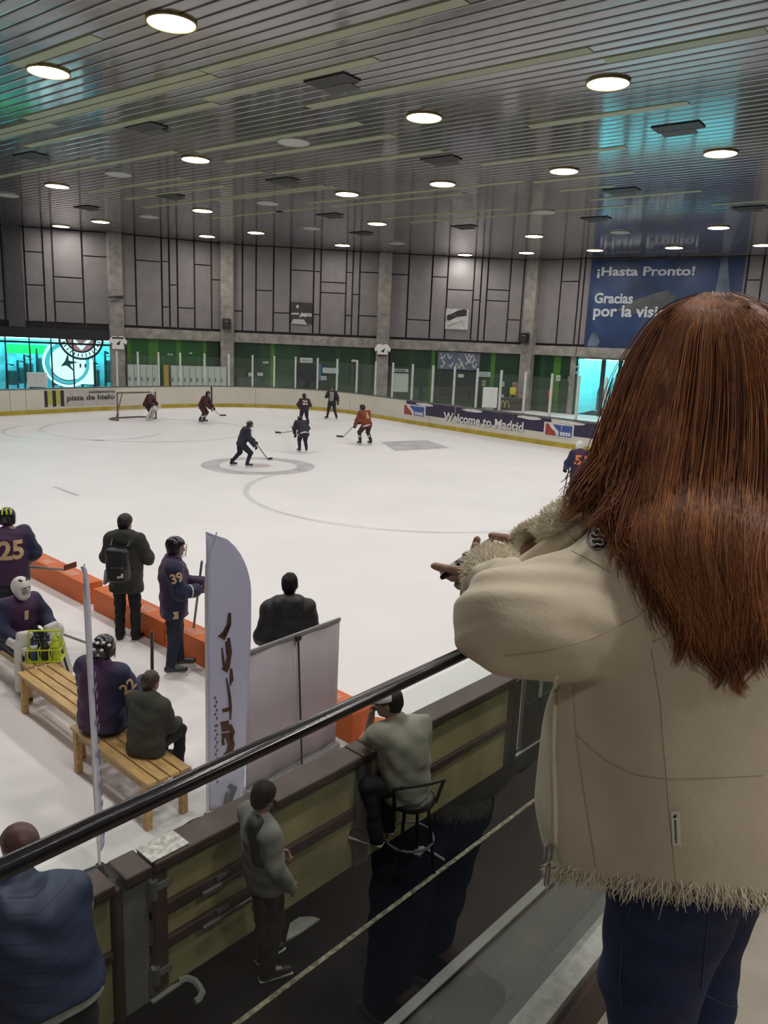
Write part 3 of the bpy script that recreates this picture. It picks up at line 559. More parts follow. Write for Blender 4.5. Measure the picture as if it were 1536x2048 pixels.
# right doorway
s1 = OPEN['right'][1]
room('trim_4', 'right', .12, s1, BEAM0, 5.0, [(s1*f, d, s1*.40) for f in (.24, .77) for d in (.9, 2.4, 4.2)], M_ROOM)
D = MB(); wplate(D, 'right', .12, s1, .02, BEAM0-.05, -.12, .012); D = D.build('door_1', M_WINGLASS); D['kind'] = 'structure'
b = MB(); z_ = onwall('right', 1190, 719)[1]; wplate(b, 'right', .1, s1+.05, z_, BEAM0, -.02, .2); b.build('door_head', M_CONC, D)
for px, w_ in ((1203, .14), (1236, .1), (1275, .1), (1330, .1)):
    s, _ = onwall('right', px, 770); b = MB(); wplate(b, 'right', s-w_, s+w_, 0, BEAM0, -.03, .16); b.build('door_frame', M_DARK, D)
p = wpt('right', onwall('right', 1187, 800)[0], 0, -2.4); t = thing('treadmill', 'dark exercise machine standing inside the bright doorway', 'gym machine', p, .5)
b = MB(); b.rbox((0, 0, .15), (1.6, .7, .2), .05); b.build('deck', M_TEAL, t); b = MB(); b.tube([(.7, -.3, .2), (.8, -.3, 1.5), (.8, .3, 1.5), (.7, .3, .2)], .05, 8); b.build('uprights', M_SIGND, t); b = MB(); b.rbox((.75, 0, 1.5), (.15, .6, .45), .05); b.build('console', M_SIGND, t)
b = MB(); s, _ = onwall('corner', 1173, 760); wplate(b, 'corner', frame(*FAC['corner'])[3]-.35, frame(*FAC['corner'])[3], 0, BEAM0, .12, .3); o = b.build('trim_5', M_CONC); o['kind'] = 'structure'

# ------------------------------------------------------------------ banner, posters and notices on the walls
def banner_mat():
    m = bpy.data.materials.new('banner_print'); m.use_nodes = True; nt = m.node_tree; N = nt.nodes; L = nt.links; bs = N['Principled BSDF']; bs.inputs['Roughness'].default_value = .45
    tc = N.new('ShaderNodeTexCoord'); no = N.new('ShaderNodeTexNoise'); no.inputs['Scale'].default_value = .55; no.inputs['Detail'].default_value = 6; L.new(tc.outputs['Object'], no.inputs[0])
    cr = N.new('ShaderNodeValToRGB'); e = cr.color_ramp.elements; e[0].position = .3; e[0].color = (.006, .016, .05, 1); e[1].position = .75; e[1].color = (.05, .085, .18, 1); k = cr.color_ramp.elements.new(.55); k.color = (.012, .035, .11, 1)
    L.new(no.outputs[0], cr.inputs[0]); L.new(cr.outputs[0], bs.inputs['Base Color']); return m
M_BANNER = banner_mat(); M_LET = pm('banner_letters', (.44, .47, .52, 1), rough=.5); M_GLOWP = pm('banner_sand', (.07, .075, .075, 1), rough=.5, var=.5, scale=.8); M_SNOW = pm('banner_snow', (.10, .13, .17, 1), rough=.5, var=.5, scale=1)
t = thing('farewell_banner', 'large blue banner with farewell lettering high on the wall behind the woman', 'banner', (0, 0, 0))
b = MB(); s0, _ = onwall('right', 1177, 600); s1, _ = onwall('right', 1480, 600); zt = CEIL-.12; zl = onwall('right', 1175, 694)[1]; wplate(b, 'right', s0, s1, zl, zt, .09, .03); b.build('cloth', M_BANNER, t)
def wall_text(txt, x0, y0, x1, y1, mat, off, parent, bold=.03, fac='right', name='lettering', shear=0.0):
    sa, z0 = onwall(fac, x0, y1); sc, z1 = onwall(fac, x1, y0); V, Fc = fit_text(txt, abs(sc-sa), z1-z0, bold=bold, shear=shear)
    return link_mesh(name, [wpt(fac, min(sa, sc)+v[0], z0+v[1], off) for v in V], Fc, mat, parent)
for txt, x0, y0, x1, y1 in (('¡Hasta Pronto!', 1194, 532, 1392, 557), ('Gracias', 1189, 586, 1268, 607), ('por la visita', 1186, 612, 1345, 640)):
    wall_text(txt, x0+1, y0+1, x1+1, y1+1, M_GAP, .098, t, .045); wall_text(txt, x0, y0, x1, y1, M_LET, .106, t, .03)
s, z = onwall('right', 1300, 605); b = MB(); wpoly(b, 'right', s, z, [(-2.0, -.5), (-.8, -.7), (.6, -.4), (1.6, .3), (1.0, .75), (.1, .5), (-1.0, .1)], .094); b.build('sand_glow', M_GLOWP, t)
s, z = onwall('right', 1445, 560); b = MB(); wpoly(b, 'right', s, z, [(-.35, -1.6), (.75, -1.6), (.45, -.4), (.3, .3), (.12, 1.4), (-.2, 1.2), (-.25, .2)], .094); b.build('pale_peak', M_SNOW, t)
s, z = onwall('right', 1188, 683); b = MB(); wpoly(b, 'right', s, z, [(-.4, -.3), (.25, -.35), (.4, 0), (.1, .5), (-.15, .55), (-.3, .2)], .094); b.build('pale_patch', M_SNOW, t)
M_PHOTO = pm('photo_dark', (.035, .028, .028, 1), rough=.4, var=.3, scale=3); M_PHW = pm('photo_pale', (.42, .41, .39, 1), rough=.4, var=.2, scale=4)
def poster(fac, x0, y0, x1, y1, label, base, shapes):
    t = thing('wall_poster', label, 'poster', (0, 0, 0)); b = MB(); wbox(b, fac, x0, y0, x1, y1, .10, .04); b.build('print', base, t)
    sa, z0 = onwall(fac, x0, y1); sc, z1 = onwall(fac, x1, y0); w, h = sc-sa, z1-z0
    for nm, m_, pts in shapes: b = MB(); wpoly(b, fac, sa, z0, [(u*w, v*h) for u, v in pts], .105); b.build(nm, m_, t)
poster('far', 582, 604, 624, 648, 'dark square poster with pale crossed shapes on the wall left of third column', M_PHOTO, [('pale_band', M_PHW, [(.0, .02), (.78, .0), (.62, .22), (.1, .22)]), ('pale_arch', M_PHW, [(.38, .3), (.5, .52), (.62, .48), (.72, .3), (.6, .36)]), ('pale_bar', M_PHW, [(.0, .42), (.4, .42), (.38, .5), (.0, .48)]), ('pale_bar', M_PHW, [(.66, .36), (1, .36), (1, .5), (.62, .5)]), ('pale_spot', M_PHW, [(.24, .7), (.36, .7), (.36, .84), (.24, .84)])])
poster('far_right', 892, 617, 935, 660, 'pale square poster showing a black ice skate boot', M_PHW, [('boot', M_DARK, [(0, .45), (.12, .42), (.5, .60), (.95, .66), (.98, .9), (.85, .97), (.55, .9), (.35, .8), (.2, .72), (0, .66)]), ('blade', M_GREY, [(.0, .18), (.15, .15), (.8, .42), (.78, .47)]), ('lace', M_PHW, [(.15, .68), (.3, .8), (.33, .78), (.19, .66)]), ('lace', M_PHW, [(.3, .62), (.42, .74), (.45, .72), (.34, .6)])])
# graffiti style display above the dark entry, noticeboards and papers on the green wall
M_DISP = pm('display_print', (.10, .12, .17, 1), rough=.4, var=.2, scale=2); M_NOTICE = pm('notice_paper', (.42, .46, .43, 1), rough=.6, var=.05)
t = thing('graffiti_panel', 'wide blue grey panel with swirling pale lettering above the dark entry', 'sign', (0, 0, 0)); b = MB(); wbox(b, 'far_right', 876, 703, 958, 741, .12, .06); b.build('panel', M_DISP, t)
sa, z0 = onwall('far_right', 878, 739); sc, z1 = onwall('far_right', 956, 705); rs = random.Random(5)
for k in range(16):
    u0 = rs.random()*.88; v0 = (k % 3)*.32+rs.random()*.1; pts = []
    for j in range(7): pts.append((sa+(u0+.02*j)*(sc-sa), z0+(v0+.16*math.sin(j*.9+k))*(z1-z0)*.8+.25))
    b = MB(); b.tube([wpt('far_right', a, c, .13) for a, c in pts], .05, 5); b.build('swirl', M_PHW, t)
def notice(fac, x0, y0, x1, y1, label, mat=M_NOTICE, lines=0, name='notice', cat='notice', off=.06):
    t = thing(name, label, cat, (0, 0, 0)); b = MB(); wbox(b, fac, x0, y0, x1, y1, off, .03); b.build('sheet', mat, t)
    for k in range(lines):
        y = y0+(y1-y0)*(k+.8)/(lines+.6); b = MB(); wbox(b, fac, x0+(x1-x0)*.15, y-.8, x0+(x1-x0)*.85, y+.8, off+.006, .004); b.build('print_line', M_TXT, t)
notice('far', 600, 715, 625, 726, 'white sign plate above the dark green door', lines=1); notice('far', 645, 735, 677, 747, 'wide white sign beside the blue strip', lines=0); notice('far', 642, 752, 653, 760, 'small white notice under the wide sign', lines=1)
notice('far', 703, 719, 713, 724, 'tiny white plate on the green wall left of third column'); notice('far', 637, 728, 641.5, 760, 'narrow blue strip beside the green door', mat=pm('blue_strip', (.03, .13, .30, 1), rough=.4), name='blue_strip', cat='sign')
notice('far', 497, 745, 505, 753, 'small white notice at left of the glass post'); notice('far', 515, 745, 526, 752, 'small white plaque right of the glass post'); notice('far', 526, 723, 537, 727, 'small white plate high on green wall, centre left')
notice('far_left', 335, 707, 345, 711, 'small white sign above the white panels', lines=1); notice('far_left', 378, 705, 384, 708, 'tiny white plate above the white panels')
notice('far_right', 957, 743, 980, 754, 'white sign with print right of the dark entry', lines=2); notice('far_right', 916, 748, 927, 755, 'white sign on the dark entry'); notice('far_right', 964, 760, 971, 772, 'small poster above the white board', lines=1, mat=pm('poster_tan', (.28, .20, .13, 1)))
notice('far_right', 1000, 763, 1008, 773, 'small paper above the yellow chair, left', lines=1); notice('far_right', 1025, 764, 1034, 784, 'tall tan poster above the yellow chair', lines=2, mat=MATS['poster_tan']); 
notice('corner', 1113, 750, 1121, 762, 'pale paper on the lime green stripe', lines=1); notice('corner', 1137, 753, 1145, 763, 'tan paper right of the lime stripe', mat=MATS['poster_tan'], lines=1); notice('corner', 1152, 732, 1160, 735, 'tiny white plate at right, upper'); notice('corner', 1149, 743, 1159, 747, 'tiny white plate at right, lower')
b = MB(); wbox(b, 'far_right', 872, 741, 951, 800, .02, .03); DE = b.build('door_2', pm('dark_entry', (.006, .012, .012, 1), rough=.25)); DE['kind'] = 'structure'
b = MB(); wbox(b, 'far', 590, 727, 632, 790, .02, .03); DE = b.build('door_3', MATS['dark_entry']); DE['kind'] = 'structure'
# hanging white roller sheet
t = thing('roller_sheet', 'white roller sheet with a header hanging on the green wall right of third column', 'sheet', (0, 0, 0)); b = MB(); wbox(b, 'far_right', 786, 746, 815, 784, .22, .03); b.build('sheet', M_NOTICE, t); b = MB(); wbox(b, 'far_right', 785, 737, 816, 744, .24, .06); b.build('header', M_NOTICE, t); b = MB(); wbox(b, 'far_right', 790, 739, 811, 742, .26, .01); b.build('header_print', M_TXT, t)
# white panels behind the glass at left, and the yellow one
names = 0
for i in range(16):
    x0 = 252+i*12.1; 
    if 318 <= x0+6 <= 332: continue
    t = thing('white_locker', 'tall white locker panel standing behind the glass left of second column', 'locker', (0, 0, 0), 0, 'white lockers behind the glass')
    s0, _ = onwall('far_left', x0, 750); s1, _ = onwall('far_left', x0+11.3, 750); zt = onwall('far_left', 300, 729)[1]; b = MB(); wplate(b, 'far_left', s0, s1, 0, zt, 1.0, .4); b.build('door_leaf', M_NOTICE, t)
    b = MB(); wplate(b, 'far_left', s0+.05, s0+.1, zt-1.0, zt-.75, 1.03, .03); b.build('handle', M_DARK, t)
s0, zt = onwall('far_left', 322, 729); s1, _ = onwall('far_left', 331, 729); b = MB(); wplate(b, 'far_left', s0, s1, 0, zt, 1.02, .3); tag(b.build('yellow_locker', pm('yellow_panel', (.36, .25, .04, 1))), 'narrow yellow locker between the white lockers', 'locker')
# white board on a stand, yellow chair, counter with gold arch, extinguisher
def behind(px, py, off): s, _ = onwall('far_right', px, py); return wpt('far_right', s, 0, off)
A_, U_, N_, L_ = frame(*FAC['far_right']); AN = math.atan2(U_[1], U_[0])
p = behind(969, 800, 2.0); t = thing('white_board', 'blank white board on feet behind the glass under the tan poster', 'board', p, AN); zb = height_at(p, 971, 774)
b = MB(); b.rbox((0, 0, zb/2+.1), (1.0, .05, zb-.2), .02); b.build('board', M_WHITE, t)
for sx in (-.4, .4): b = MB(); b.box((sx, 0, .06), (.06, .5, .12)); b.build('foot', M_DARK, t)
p = behind(1005, 800, 1.05); t = thing('counter', 'dark brown counter behind the glass with a gold arch emblem', 'counter', p, AN); zc = height_at(p, 1005, 796)
b = MB(); b.rbox((.2, 0, zc/2), (1.9, .6, zc), .03); b.build('body', pm('counter_brown', (.025, .02, .018, 1), rough=.4), t)
b = MB(); b.rbox((.2, 0, zc+.03), (2.0, .66, .05), .02); b.build('top', pm('counter_top', (.08, .06, .05, 1), rough=.4), t)
b = MB(); zz = zc*.25; hh = zc*.55
for sx in (-.14, .14): b.tube([(-.1+sx+.14*math.cos(a), -.32, zz+hh*max(0, math.sin(a))) for a in np.linspace(0, PI, 13)], .035, 6)
b.build('gold_arch', pm('gold_paint', (.45, .36, .12, 1), rough=.4), t)
p = behind(1020, 800, .9); t = thing('yellow_chair', 'yellow plastic chair standing on the counter behind the glass', 'chair', (p[0], p[1], zc+.06), AN); My = pm('yellow_plastic', (.62, .47, .03, 1), rough=.4)
b = MB(); b.rbox((0, 0, .22), (.42, .4, .05), .02); b.build('seat', My, t); b = MB(); b.rbox((0, .18, .46), (.42, .05, .42), .03); b.build('backrest', My, t)
for sx in (-.17, .17):
    for sy in (-.15, .15): b = MB(); b.tube([(sx, sy, .21), (sx*1.15, sy*1.2, 0)], .018, 6); b.build('leg', M_STEEL, t)
for px, lab in ((996, 'pale stack of papers at the left on the brown counter'), (1034, 'tan box at the right on the brown counter')):
    p = behind(px, 800, .95); b = MB(); b.rbox((0, 0, .09), (.36, .3, .18), .02); o = b.build('paper_stack' if px < 1000 else 'small_box', M_NOTICE if px < 1000 else MATS['poster_tan']); o.location = (p[0], p[1], zc+.055); o.rotation_euler = (0, 0, AN); tag(o, lab, 'papers' if px < 1000 else 'box')
A5, U5, N5, L5 = frame(*FAC['corner']); s, _ = onwall('corner', 1104, 786); p = wpt('corner', s, 0, .35); zt = height_at(p, 1104, 777); zl = height_at(p, 1104, 797)
t = thing('fire_extinguisher', 'red fire extinguisher against the green wall right of the fourth column', 'fire extinguisher', (p[0], p[1], zl), 0); b = MB(); h_ = zt-zl
b.lathe((0, 0, 0), [(.10, 0), (.115, .03), (.115, h_*.72), (.07, h_*.84), (.03, h_*.88)], 16); b.build('cylinder', pm('extinguisher_red', (.35, .02, .02, 1), rough=.3), t, True); b = MB(); b.rbox((0, 0, h_*.93), (.06, .2, h_*.1), .01); b.build('valve', M_DARK, t); b = MB(); b.tube([(0, .1, h_*.9), (.03, .17, h_*.6), (0, .15, h_*.3)], .016, 6); b.build('hose', M_BLACK, t)
b = MB(); b.rbox((0, 0, -zl/2), (.22, .2, zl-.01), .01); b.build('stand', M_DARK, t)
# loudspeakers and pinned jerseys on the columns
for fac, (px, y0, y1), lab in (('far', (456, 637, 658), 'small black loudspeaker on the second column from the left'), ('corner', (1064, 666, 687), 'small black loudspeaker on the column right of the skate poster')):
    A, u, n, _ = frame(*FAC[fac]); p = np.array(A)+n*.84; z0 = height_at(p, px, y1); z1 = height_at(p, px, y0); t = thing('loudspeaker', lab, 'loudspeaker', (p[0], p[1], z0), math.atan2(u[1], u[0]))
    b = MB(); b.rbox((0, 0, (z1-z0)/2), (.52, .34, z1-z0), .04); b.build('cabinet', M_BLACK, t); b = MB(); b.cyl((0, -.18, .3), .14, .02); b2 = MB(); b2.tube([(0, -.17, (z1-z0)*.35), (0, -.185, (z1-z0)*.35)], .15, 20); b2.build('cone', M_DARK, t)
    b = MB(); b.box((0, .18, (z1-z0)*.5), (.1, .06, .1)); b.build('bracket', M_STEEL, t); b = MB(); b.rbox((0, -.176, (z1-z0)*.72), (.2, .01, .05), .004); b.build('badge', M_GREY, t)
for fac, (px, y0, y1), lab in (('far_left', (235, 672, 698), 'white jersey with dark trim pinned to the column by the gym window'), ('far_right', (764, 688, 712), 'white jersey with dark hem pinned to the third column')):
    A, u, n, _ = frame(*FAC[fac]); p = np.array(A)+n*.70; z0 = height_at(p, px, y1); z1 = height_at(p, px, y0); h_ = z1-z0; t = thing('pinned_jersey', lab, 'jersey', (p[0], p[1], z0), math.atan2(u[1], u[0])); k = h_
    b = MB(); b.poly([(-.45*k, 0, 0), (.45*k, 0, 0), (.42*k, 0, .5*k), (.62*k, 0, .35*k), (.7*k, 0, .62*k), (.42*k, 0, .98*k), (.15*k, 0, k), (0, 0, .9*k), (-.15*k, 0, k), (-.42*k, 0, .98*k), (-.7*k, 0, .62*k), (-.62*k, 0, .35*k), (-.42*k, 0, .5*k)], (0, .05, 0)); b.build('cloth', M_WHITE, t)
    b = MB(); zz = .85 if fac == 'far_left' else .06; b.box((0, -.01, zz*k), (.86*k, .02, .12*k)); b.build('dark_band', M_DARK, t); b = MB(); b.poly([(-.15*k, -.012, .35*k), (.1*k, -.012, .3*k), (.22*k, -.012, .68*k), (-.02*k, -.012, .5*k)], (0, .01, 0)); b.build('chest_mark', M_DARK, t)
# dark louvre duct on the left wall
b = MB(); wbox(b, 'left', 8, 440, 52, 654, .3, .3); o = b.build('wall_duct', pm('duct_dark', (.075, .07, .075, 1), rough=.5, var=.2, scale=8)); tag(o, 'dark ribbed duct running up the wall at the far left', 'duct')
b = MB(); A1, u1, n1, _ = frame(*FAC['far_left']); p = np.array(A1)+n1*.78; zz = height_at(p, 232, 594); b.tube([(p[0]-.5, p[1]+.1, zz-.05), (p[0]-.1, p[1], zz), (p[0]+.35, p[1]-.1, zz+.02)], [.05, .07, .1], 8); tag(b.build('camera_arm', M_DARK), 'small dark camera arm on the column by the gym window', 'camera')
# ------------------------------------------------------------------ near barrier between the ice and the walkway
M_HDPE = pm('board_yellowed', (.40, .345, .165, 1), rough=.45, var=.28, scale=2.5); M_RAILB = pm('board_brown', (.075, .045, .038, 1), rough=.5, var=.25, scale=6); M_PLATE = pm('grey_plate', (.17, .17, .165, 1), rough=.5, var=.2, scale=3); M_WORN = pm('worn_metal', (.5, .47, .44, 1), rough=.4, metal=.5, var=.4, scale=30)
def barrier(name, x0, x1, label, mids, cat='barrier', cap=True, front=M_HDPE):
    t = thing(name, label, cat, (0, 0, 0)); y0, y1 = 3.655, 3.72; zs = [.0]+mids+[.90]
    for za, zc in zip(zs[0::2], zs[1::2]): b = MB(); b.rbox(((x0+x1)/2, (y0+y1)/2, (za+zc)/2), (x1-x0-.01, y1-y0, zc-za), .006); b.build('panel', front, t)
    for za, zc in zip(mids[0::2], mids[1::2]): b = MB(); b.rbox(((x0+x1)/2, y0+.005, (za+zc)/2), (x1-x0-.01, .075, zc-za), .006); b.build('rail', M_RAILB, t)
    b = MB(); b.box(((x0+x1)/2, y1+.02, .48), (x1-x0, .03, .92)); b.build('ice_side_sheet', M_BOARD, t)
    if cap: b = MB(); b.rbox(((x0+x1)/2, 3.685, .945), (x1-x0-.006, .22, .07), .015); b.build('cap', M_RAILB, t)
    return t
tL = barrier('rink_barrier', -6, 1.86, 'yellowed barrier with brown cap beside the blue vest man', [.44, .50])
def post(x, w, label, mat, z=.91, y=3.63, name='barrier_post'): b = MB(); b.rbox((x, y+.03, z/2), (w, .10, z), .012); return tag(b.build(name, mat), label, 'post')
post(1.885, .045, 'dark narrow post left of the grey gate plate', M_RAILB)
t = thing('gate_pillar', 'wide grey steel pillar plate left of the rink gate', 'post', (0, 0, 0)); b = MB(); b.rbox((2.0, 3.675, .45), (.165, .09, .90), .01); b.build('plate', M_PLATE, t); b = MB(); b.rbox((2.0, 3.685, .945), (.17, .22, .07), .012); b.build('cap', M_RAILB, t)
G = barrier('rink_gate', 2.1, 3.0, 'rink gate of three yellowed panels with sliding latch rods', [.31, .38, .55, .63], 'gate')
b = MB(); b.rbox((2.15, 3.64, .48), (.09, .08, .82), .01); b.build('stile', M_RAILB, G); b = MB(); b.rbox((2.97, 3.645, .48), (.06, .08, .82), .01); b.build('stile', M_RAILB, G)
b = MB(); b.rbox((2.22, 3.685, .985), (.26, .18, .012), .004); b.build('worn_cap_patch', M_WORN, G)
for zc in (.59, .345):
    b = MB(); b.tube([(2.52, 3.585, zc), (2.92, 3.585, zc)], .010, 8); r = b.build('latch_rod', M_STEEL, G); b = MB(); b.rbox((2.50, 3.58, zc-.004), (.14, .03, .035), .008); b.build('latch_handle', M_STEEL, r)
    b = MB(); b.rbox((2.60, 3.60, zc+.035), (.10, .02, .03), .004); b.build('latch_plate', M_PLATE, r)
for zc in (.80, .20): b = MB(); b.tube([(2.10, 3.60, zc-.06), (2.10, 3.60, zc+.06)], .028, 10); h = b.build('hinge', M_STEEL, G); b = MB(); b.rbox((2.16, 3.60, zc), (.10, .015, .05), .004); b.build('hinge_leaf', M_PLATE, h)
barrier('rink_barrier', 3.02, 3.86, 'yellowed barrier between the standing boy and the brown post', [.44, .52])
post(3.93, .13, 'broad grey brown post left of the seated man', M_PLATE)
barrier('rink_barrier', 4.0, 5.96, 'long yellowed barrier behind and right of the seated man', [.44, .50])
b = MB(); b.rbox((3.93, 3.685, .945), (.13, .22, .07), .012); tag(b.build('post_cap', M_RAILB), 'brown cap on the broad post left of the seated man', 'post cap')
post(6.06, .12, 'dark end post of the barrier beside the woman', M_DARK)
t = thing('green_door', 'dark green door panel with steel edge beyond the end of the barrier', 'door', (0, 0, 0)); b = MB(); b.rbox((8.1, 3.74, .75), (3.7, .06, 1.5), .01); b.build('leaf', pm('door_green', (.012, .06, .03, 1), rough=.4, var=.3), t); b = MB(); b.rbox((6.28, 3.70, .78), (.06, .05, 1.44), .01); b.build('edge_post', M_STEEL, t); b = MB(); b.rbox((6.62, 3.69, .62), (.05, .03, .55), .012); b.build('pull_handle', M_NOTICE, t); b = MB(); b.rbox((8.1, 3.69, .28), (3.5, .03, .5), .01); b.build('kick_plate', M_DARK, t)
barrier('rink_barrier', 10, 26.2, 'yellowed barrier running on past the green door', [.44, .50])
# walkway strips and scraps
def floor_strip(name, x0, x1, y, w, mat, label, z=.012, h=.012): b = MB(); b.rbox(((x0+x1)/2, y, z+h/2), (x1-x0, w, h), .004); return tag(b.build(name, mat), label, 'floor strip')
M_SPECK = pm('speckled_strip', (.30, .27, .19, 1), rough=.7, var=.75, scale=28); M_ALU = pm('grey_strip', (.20, .205, .195, 1), rough=.45, var=.1, scale=4)
floor_strip('edge_strip', -4, 14, 3.12, .035, M_SPECK, 'thin pale speckled strip along the dark walkway floor')
t = thing('cable_cover', 'grey cable cover strip on the floor ending at a clamp', 'floor strip', (0, 0, 0)); b = MB(); b.rbox((.5, 2.46, .02), (6.4, .07, .02), .006); b.build('strip', M_ALU, t); b = MB(); b.rbox((4.2, 2.46, .02), (2.6-1.0, .076, .026), .006); b.build('strip', M_ALU, t)
b = MB(); b.rbox((5.06, 2.52, .05), (.16, .16, .09), .03); b.build('clamp', M_STEEL, t); b = MB(); b.tube([(5.0, 2.52, .1), (5.1, 2.58, .17), (5.2, 2.55, .12)], .022, 8); b.build('buckle', M_WORN, t)
def scrap(pxs, label, mat=M_WHITE, z=.016, name='paper_scrap', cat='paper', seed=0):
    rs = random.Random(seed); V = [tuple(atz(x, y, z)) for x, y in pxs]; c = np.mean(V, 0); b = MB(); n = len(V); V2 = [(v[0], v[1], v[2]+rs.random()*.02) for v in V]
    b.add(V2+[(c[0], c[1], c[2]+.03)]+[(v[0], v[1], .013) for v in V], [(i, (i+1) % n, n) for i in range(n)]+[(i, n+1+i, n+1+(i+1) % n, (i+1) % n) for i in range(n)]); return tag(b.build(name, mat, None, False), label, cat)
M_SCRAP = pm('scrap_white', (.34, .34, .31, 1), rough=.8, var=.15)
scrap([(572, 1884), (580, 1850), (598, 1836), (625, 1834), (640, 1840), (600, 1868)], 'crumpled pale sheet on the dark floor behind the boy', M_SCRAP, name='crumpled_sheet', cat='sheet')
scrap([(826, 1712), (832, 1697), (848, 1692), (852, 1700), (838, 1714)], 'small white paper under the seated man', M_SCRAP, seed=2); scrap([(300, 2001), (372, 1957), (376, 1960), (306, 2008)], 'thin pale tape strip on the floor below the gate', M_SCRAP, seed=3, name='tape_strip', cat='tape')
b = MB(); b.tube([tuple(atz(x, y, .03)) for x, y in ((358, 1962), (375, 1957), (390, 1962), (398, 1972), (405, 1985), (398, 1998), (390, 2004))], .022, 6); tag(b.build('curled_tape', M_SCRAP), 'curled white tape end on the floor below the gate', 'tape')
b = MB(); b.tube([tuple(atz(x, y, .025)) for x, y in ((856, 1700), (880, 1715), (889, 1721))], .012, 6); tag(b.build('white_stub', M_SCRAP), 'thin white stub on the floor right of the small paper', 'stub')
# ------------------------------------------------------------------ balustrade of our stand: glass with a black handrail
t = thing('balustrade', 'glass balustrade with glossy black handrail in front of the woman', 'balustrade', (0, 0, 0))
for i in range(5):
    x0 = -3.2+i*2.4; b = MB(); b.quad((x0+.006, .635, STAND+.17), (x0+2.394, .635, STAND+.17), (x0+2.394, .635, 3.535), (x0+.006, .635, 3.535)); b.build('glass_pane', M_RAILGLASS, t)
b = MB(); V = []; Fc = []; pr = [(.0125*math.cos(a)*(1.0 if abs(math.cos(a)) < .9 else 1.0), .0078*math.sin(a)) for a in np.linspace(0, 2*PI, 24, endpoint=False)]
pr = [(y_, z_ - (.0035*math.exp(-((y_+.001)/.003)**2) if z_ > 0 else 0)) for y_, z_ in pr]
for x in (-6, 10): V += [(x, .635+y_, 3.552+z_) for y_, z_ in pr]
n = len(pr); b.add(V, [(k, (k+1) % n, n+(k+1) % n, n+k) for k in range(n)]+[tuple(range(n)), tuple(range(2*n-1, n-1, -1))]); b.build('handrail', pm('handrail_black', (.006, .005, .006, 1), rough=.16, spec=.6), t, True)

STAND_ROT = .028                                                      # the stand edge runs a touch askew to the rink
def askew(o): c_, s_ = math.cos(STAND_ROT), math.sin(STAND_ROT); px_, py_ = .93, .635; o.rotation_euler = (0, 0, STAND_ROT); o.location = (px_-(c_*px_-s_*py_), py_-(s_*px_+c_*py_), 0)
askew(t); askew(CURB)
# ------------------------------------------------------------------ foam blocks, benches, bottles, flags and roll-up on the ice
M_ORANGE = pm('foam_orange', (.62, .125, .014, 1), rough=.55, var=.12, scale=4); M_ORTAG = pm('foam_label', (.60, .22, .12, 1), rough=.5, var=.2, scale=14)
for i, (y0, y1, lab) in enumerate(((10.62, 12.62, 'long orange foam block at the left, behind the goalkeeper on the bench'), (8.47, 10.36, 'orange foam block behind the man with the backpack'), (6.52, 8.44, 'orange foam block behind player 39'), (4.98, 6.49, 'orange foam block behind the feather flag'))):
    t = thing('foam_block', lab, 'foam block', (5.33, (y0+y1)/2, 0), 0, 'orange foam blocks'); b = MB(); b.rbox((0, 0, .17), (.30, y1-y0, .34), .012); b.build('block', M_ORANGE, t)
    for k in range(2):
        b = MB(); b.rbox((-.02, (y1-y0)*(-.18+k*.42), .341), (.17, .30, .004), .001); b.build('label_patch', M_ORTAG, t)
t = thing('foam_block', 'short orange foam block seen through the glass left of the seated man', 'foam block', (5.10, 4.55, 0), .5, 'orange foam blocks'); b = MB(); b.rbox((0, 0, .17), (.62, .30, .34), .012); b.build('block', M_ORANGE, t)
M_WOOD = pm('pine_wood', (.52, .33, .125, 1), rough=.5, var=.25, scale=5, stretch=(6, 1, 6)); M_WOODD = pm('pine_wood_dark', (.40, .25, .10, 1), rough=.5, var=.25, scale=5)
def bench(y0, y1, label, x=3.15, w=.42):
    t = thing('bench', label, 'bench', (x, (y0+y1)/2, 0), 0, 'slatted wooden benches'); L_ = y1-y0
    for k in range(4): b = MB(); b.rbox((-w/2+w*(k+.5)/4, 0, .435), (w/4-.014, L_, .03), .005); b.build('slat', M_WOOD, t)
    for sy in (-1, 1):
        for sx in (-1, 1): b = MB(); b.rbox((sx*(w/2-.04), sy*(L_/2-.07), .21), (.06, .06, .42), .006); b.build('leg', M_WOOD, t)
        b = MB(); b.rbox((0, sy*(L_/2-.07), .30), (w-.13, .035, .07), .004); b.build('cross_rail', M_WOODD, t)
    for sx in (-1, 1): b = MB(); b.rbox((sx*(w/2-.04), 0, .385), (.03, L_-.2, .06), .004); b.build('side_rail', M_WOODD, t)
    return t
bench(7.98, 9.62, 'slatted wooden bench at the left under the goalkeeper', 3.42); bench(6.52, 7.92, 'middle slatted wooden bench with the drink bottles on its far end', 3.29); bench(5.10, 6.44, 'nearest slatted wooden bench with the boy in the olive hoodie', 3.15)
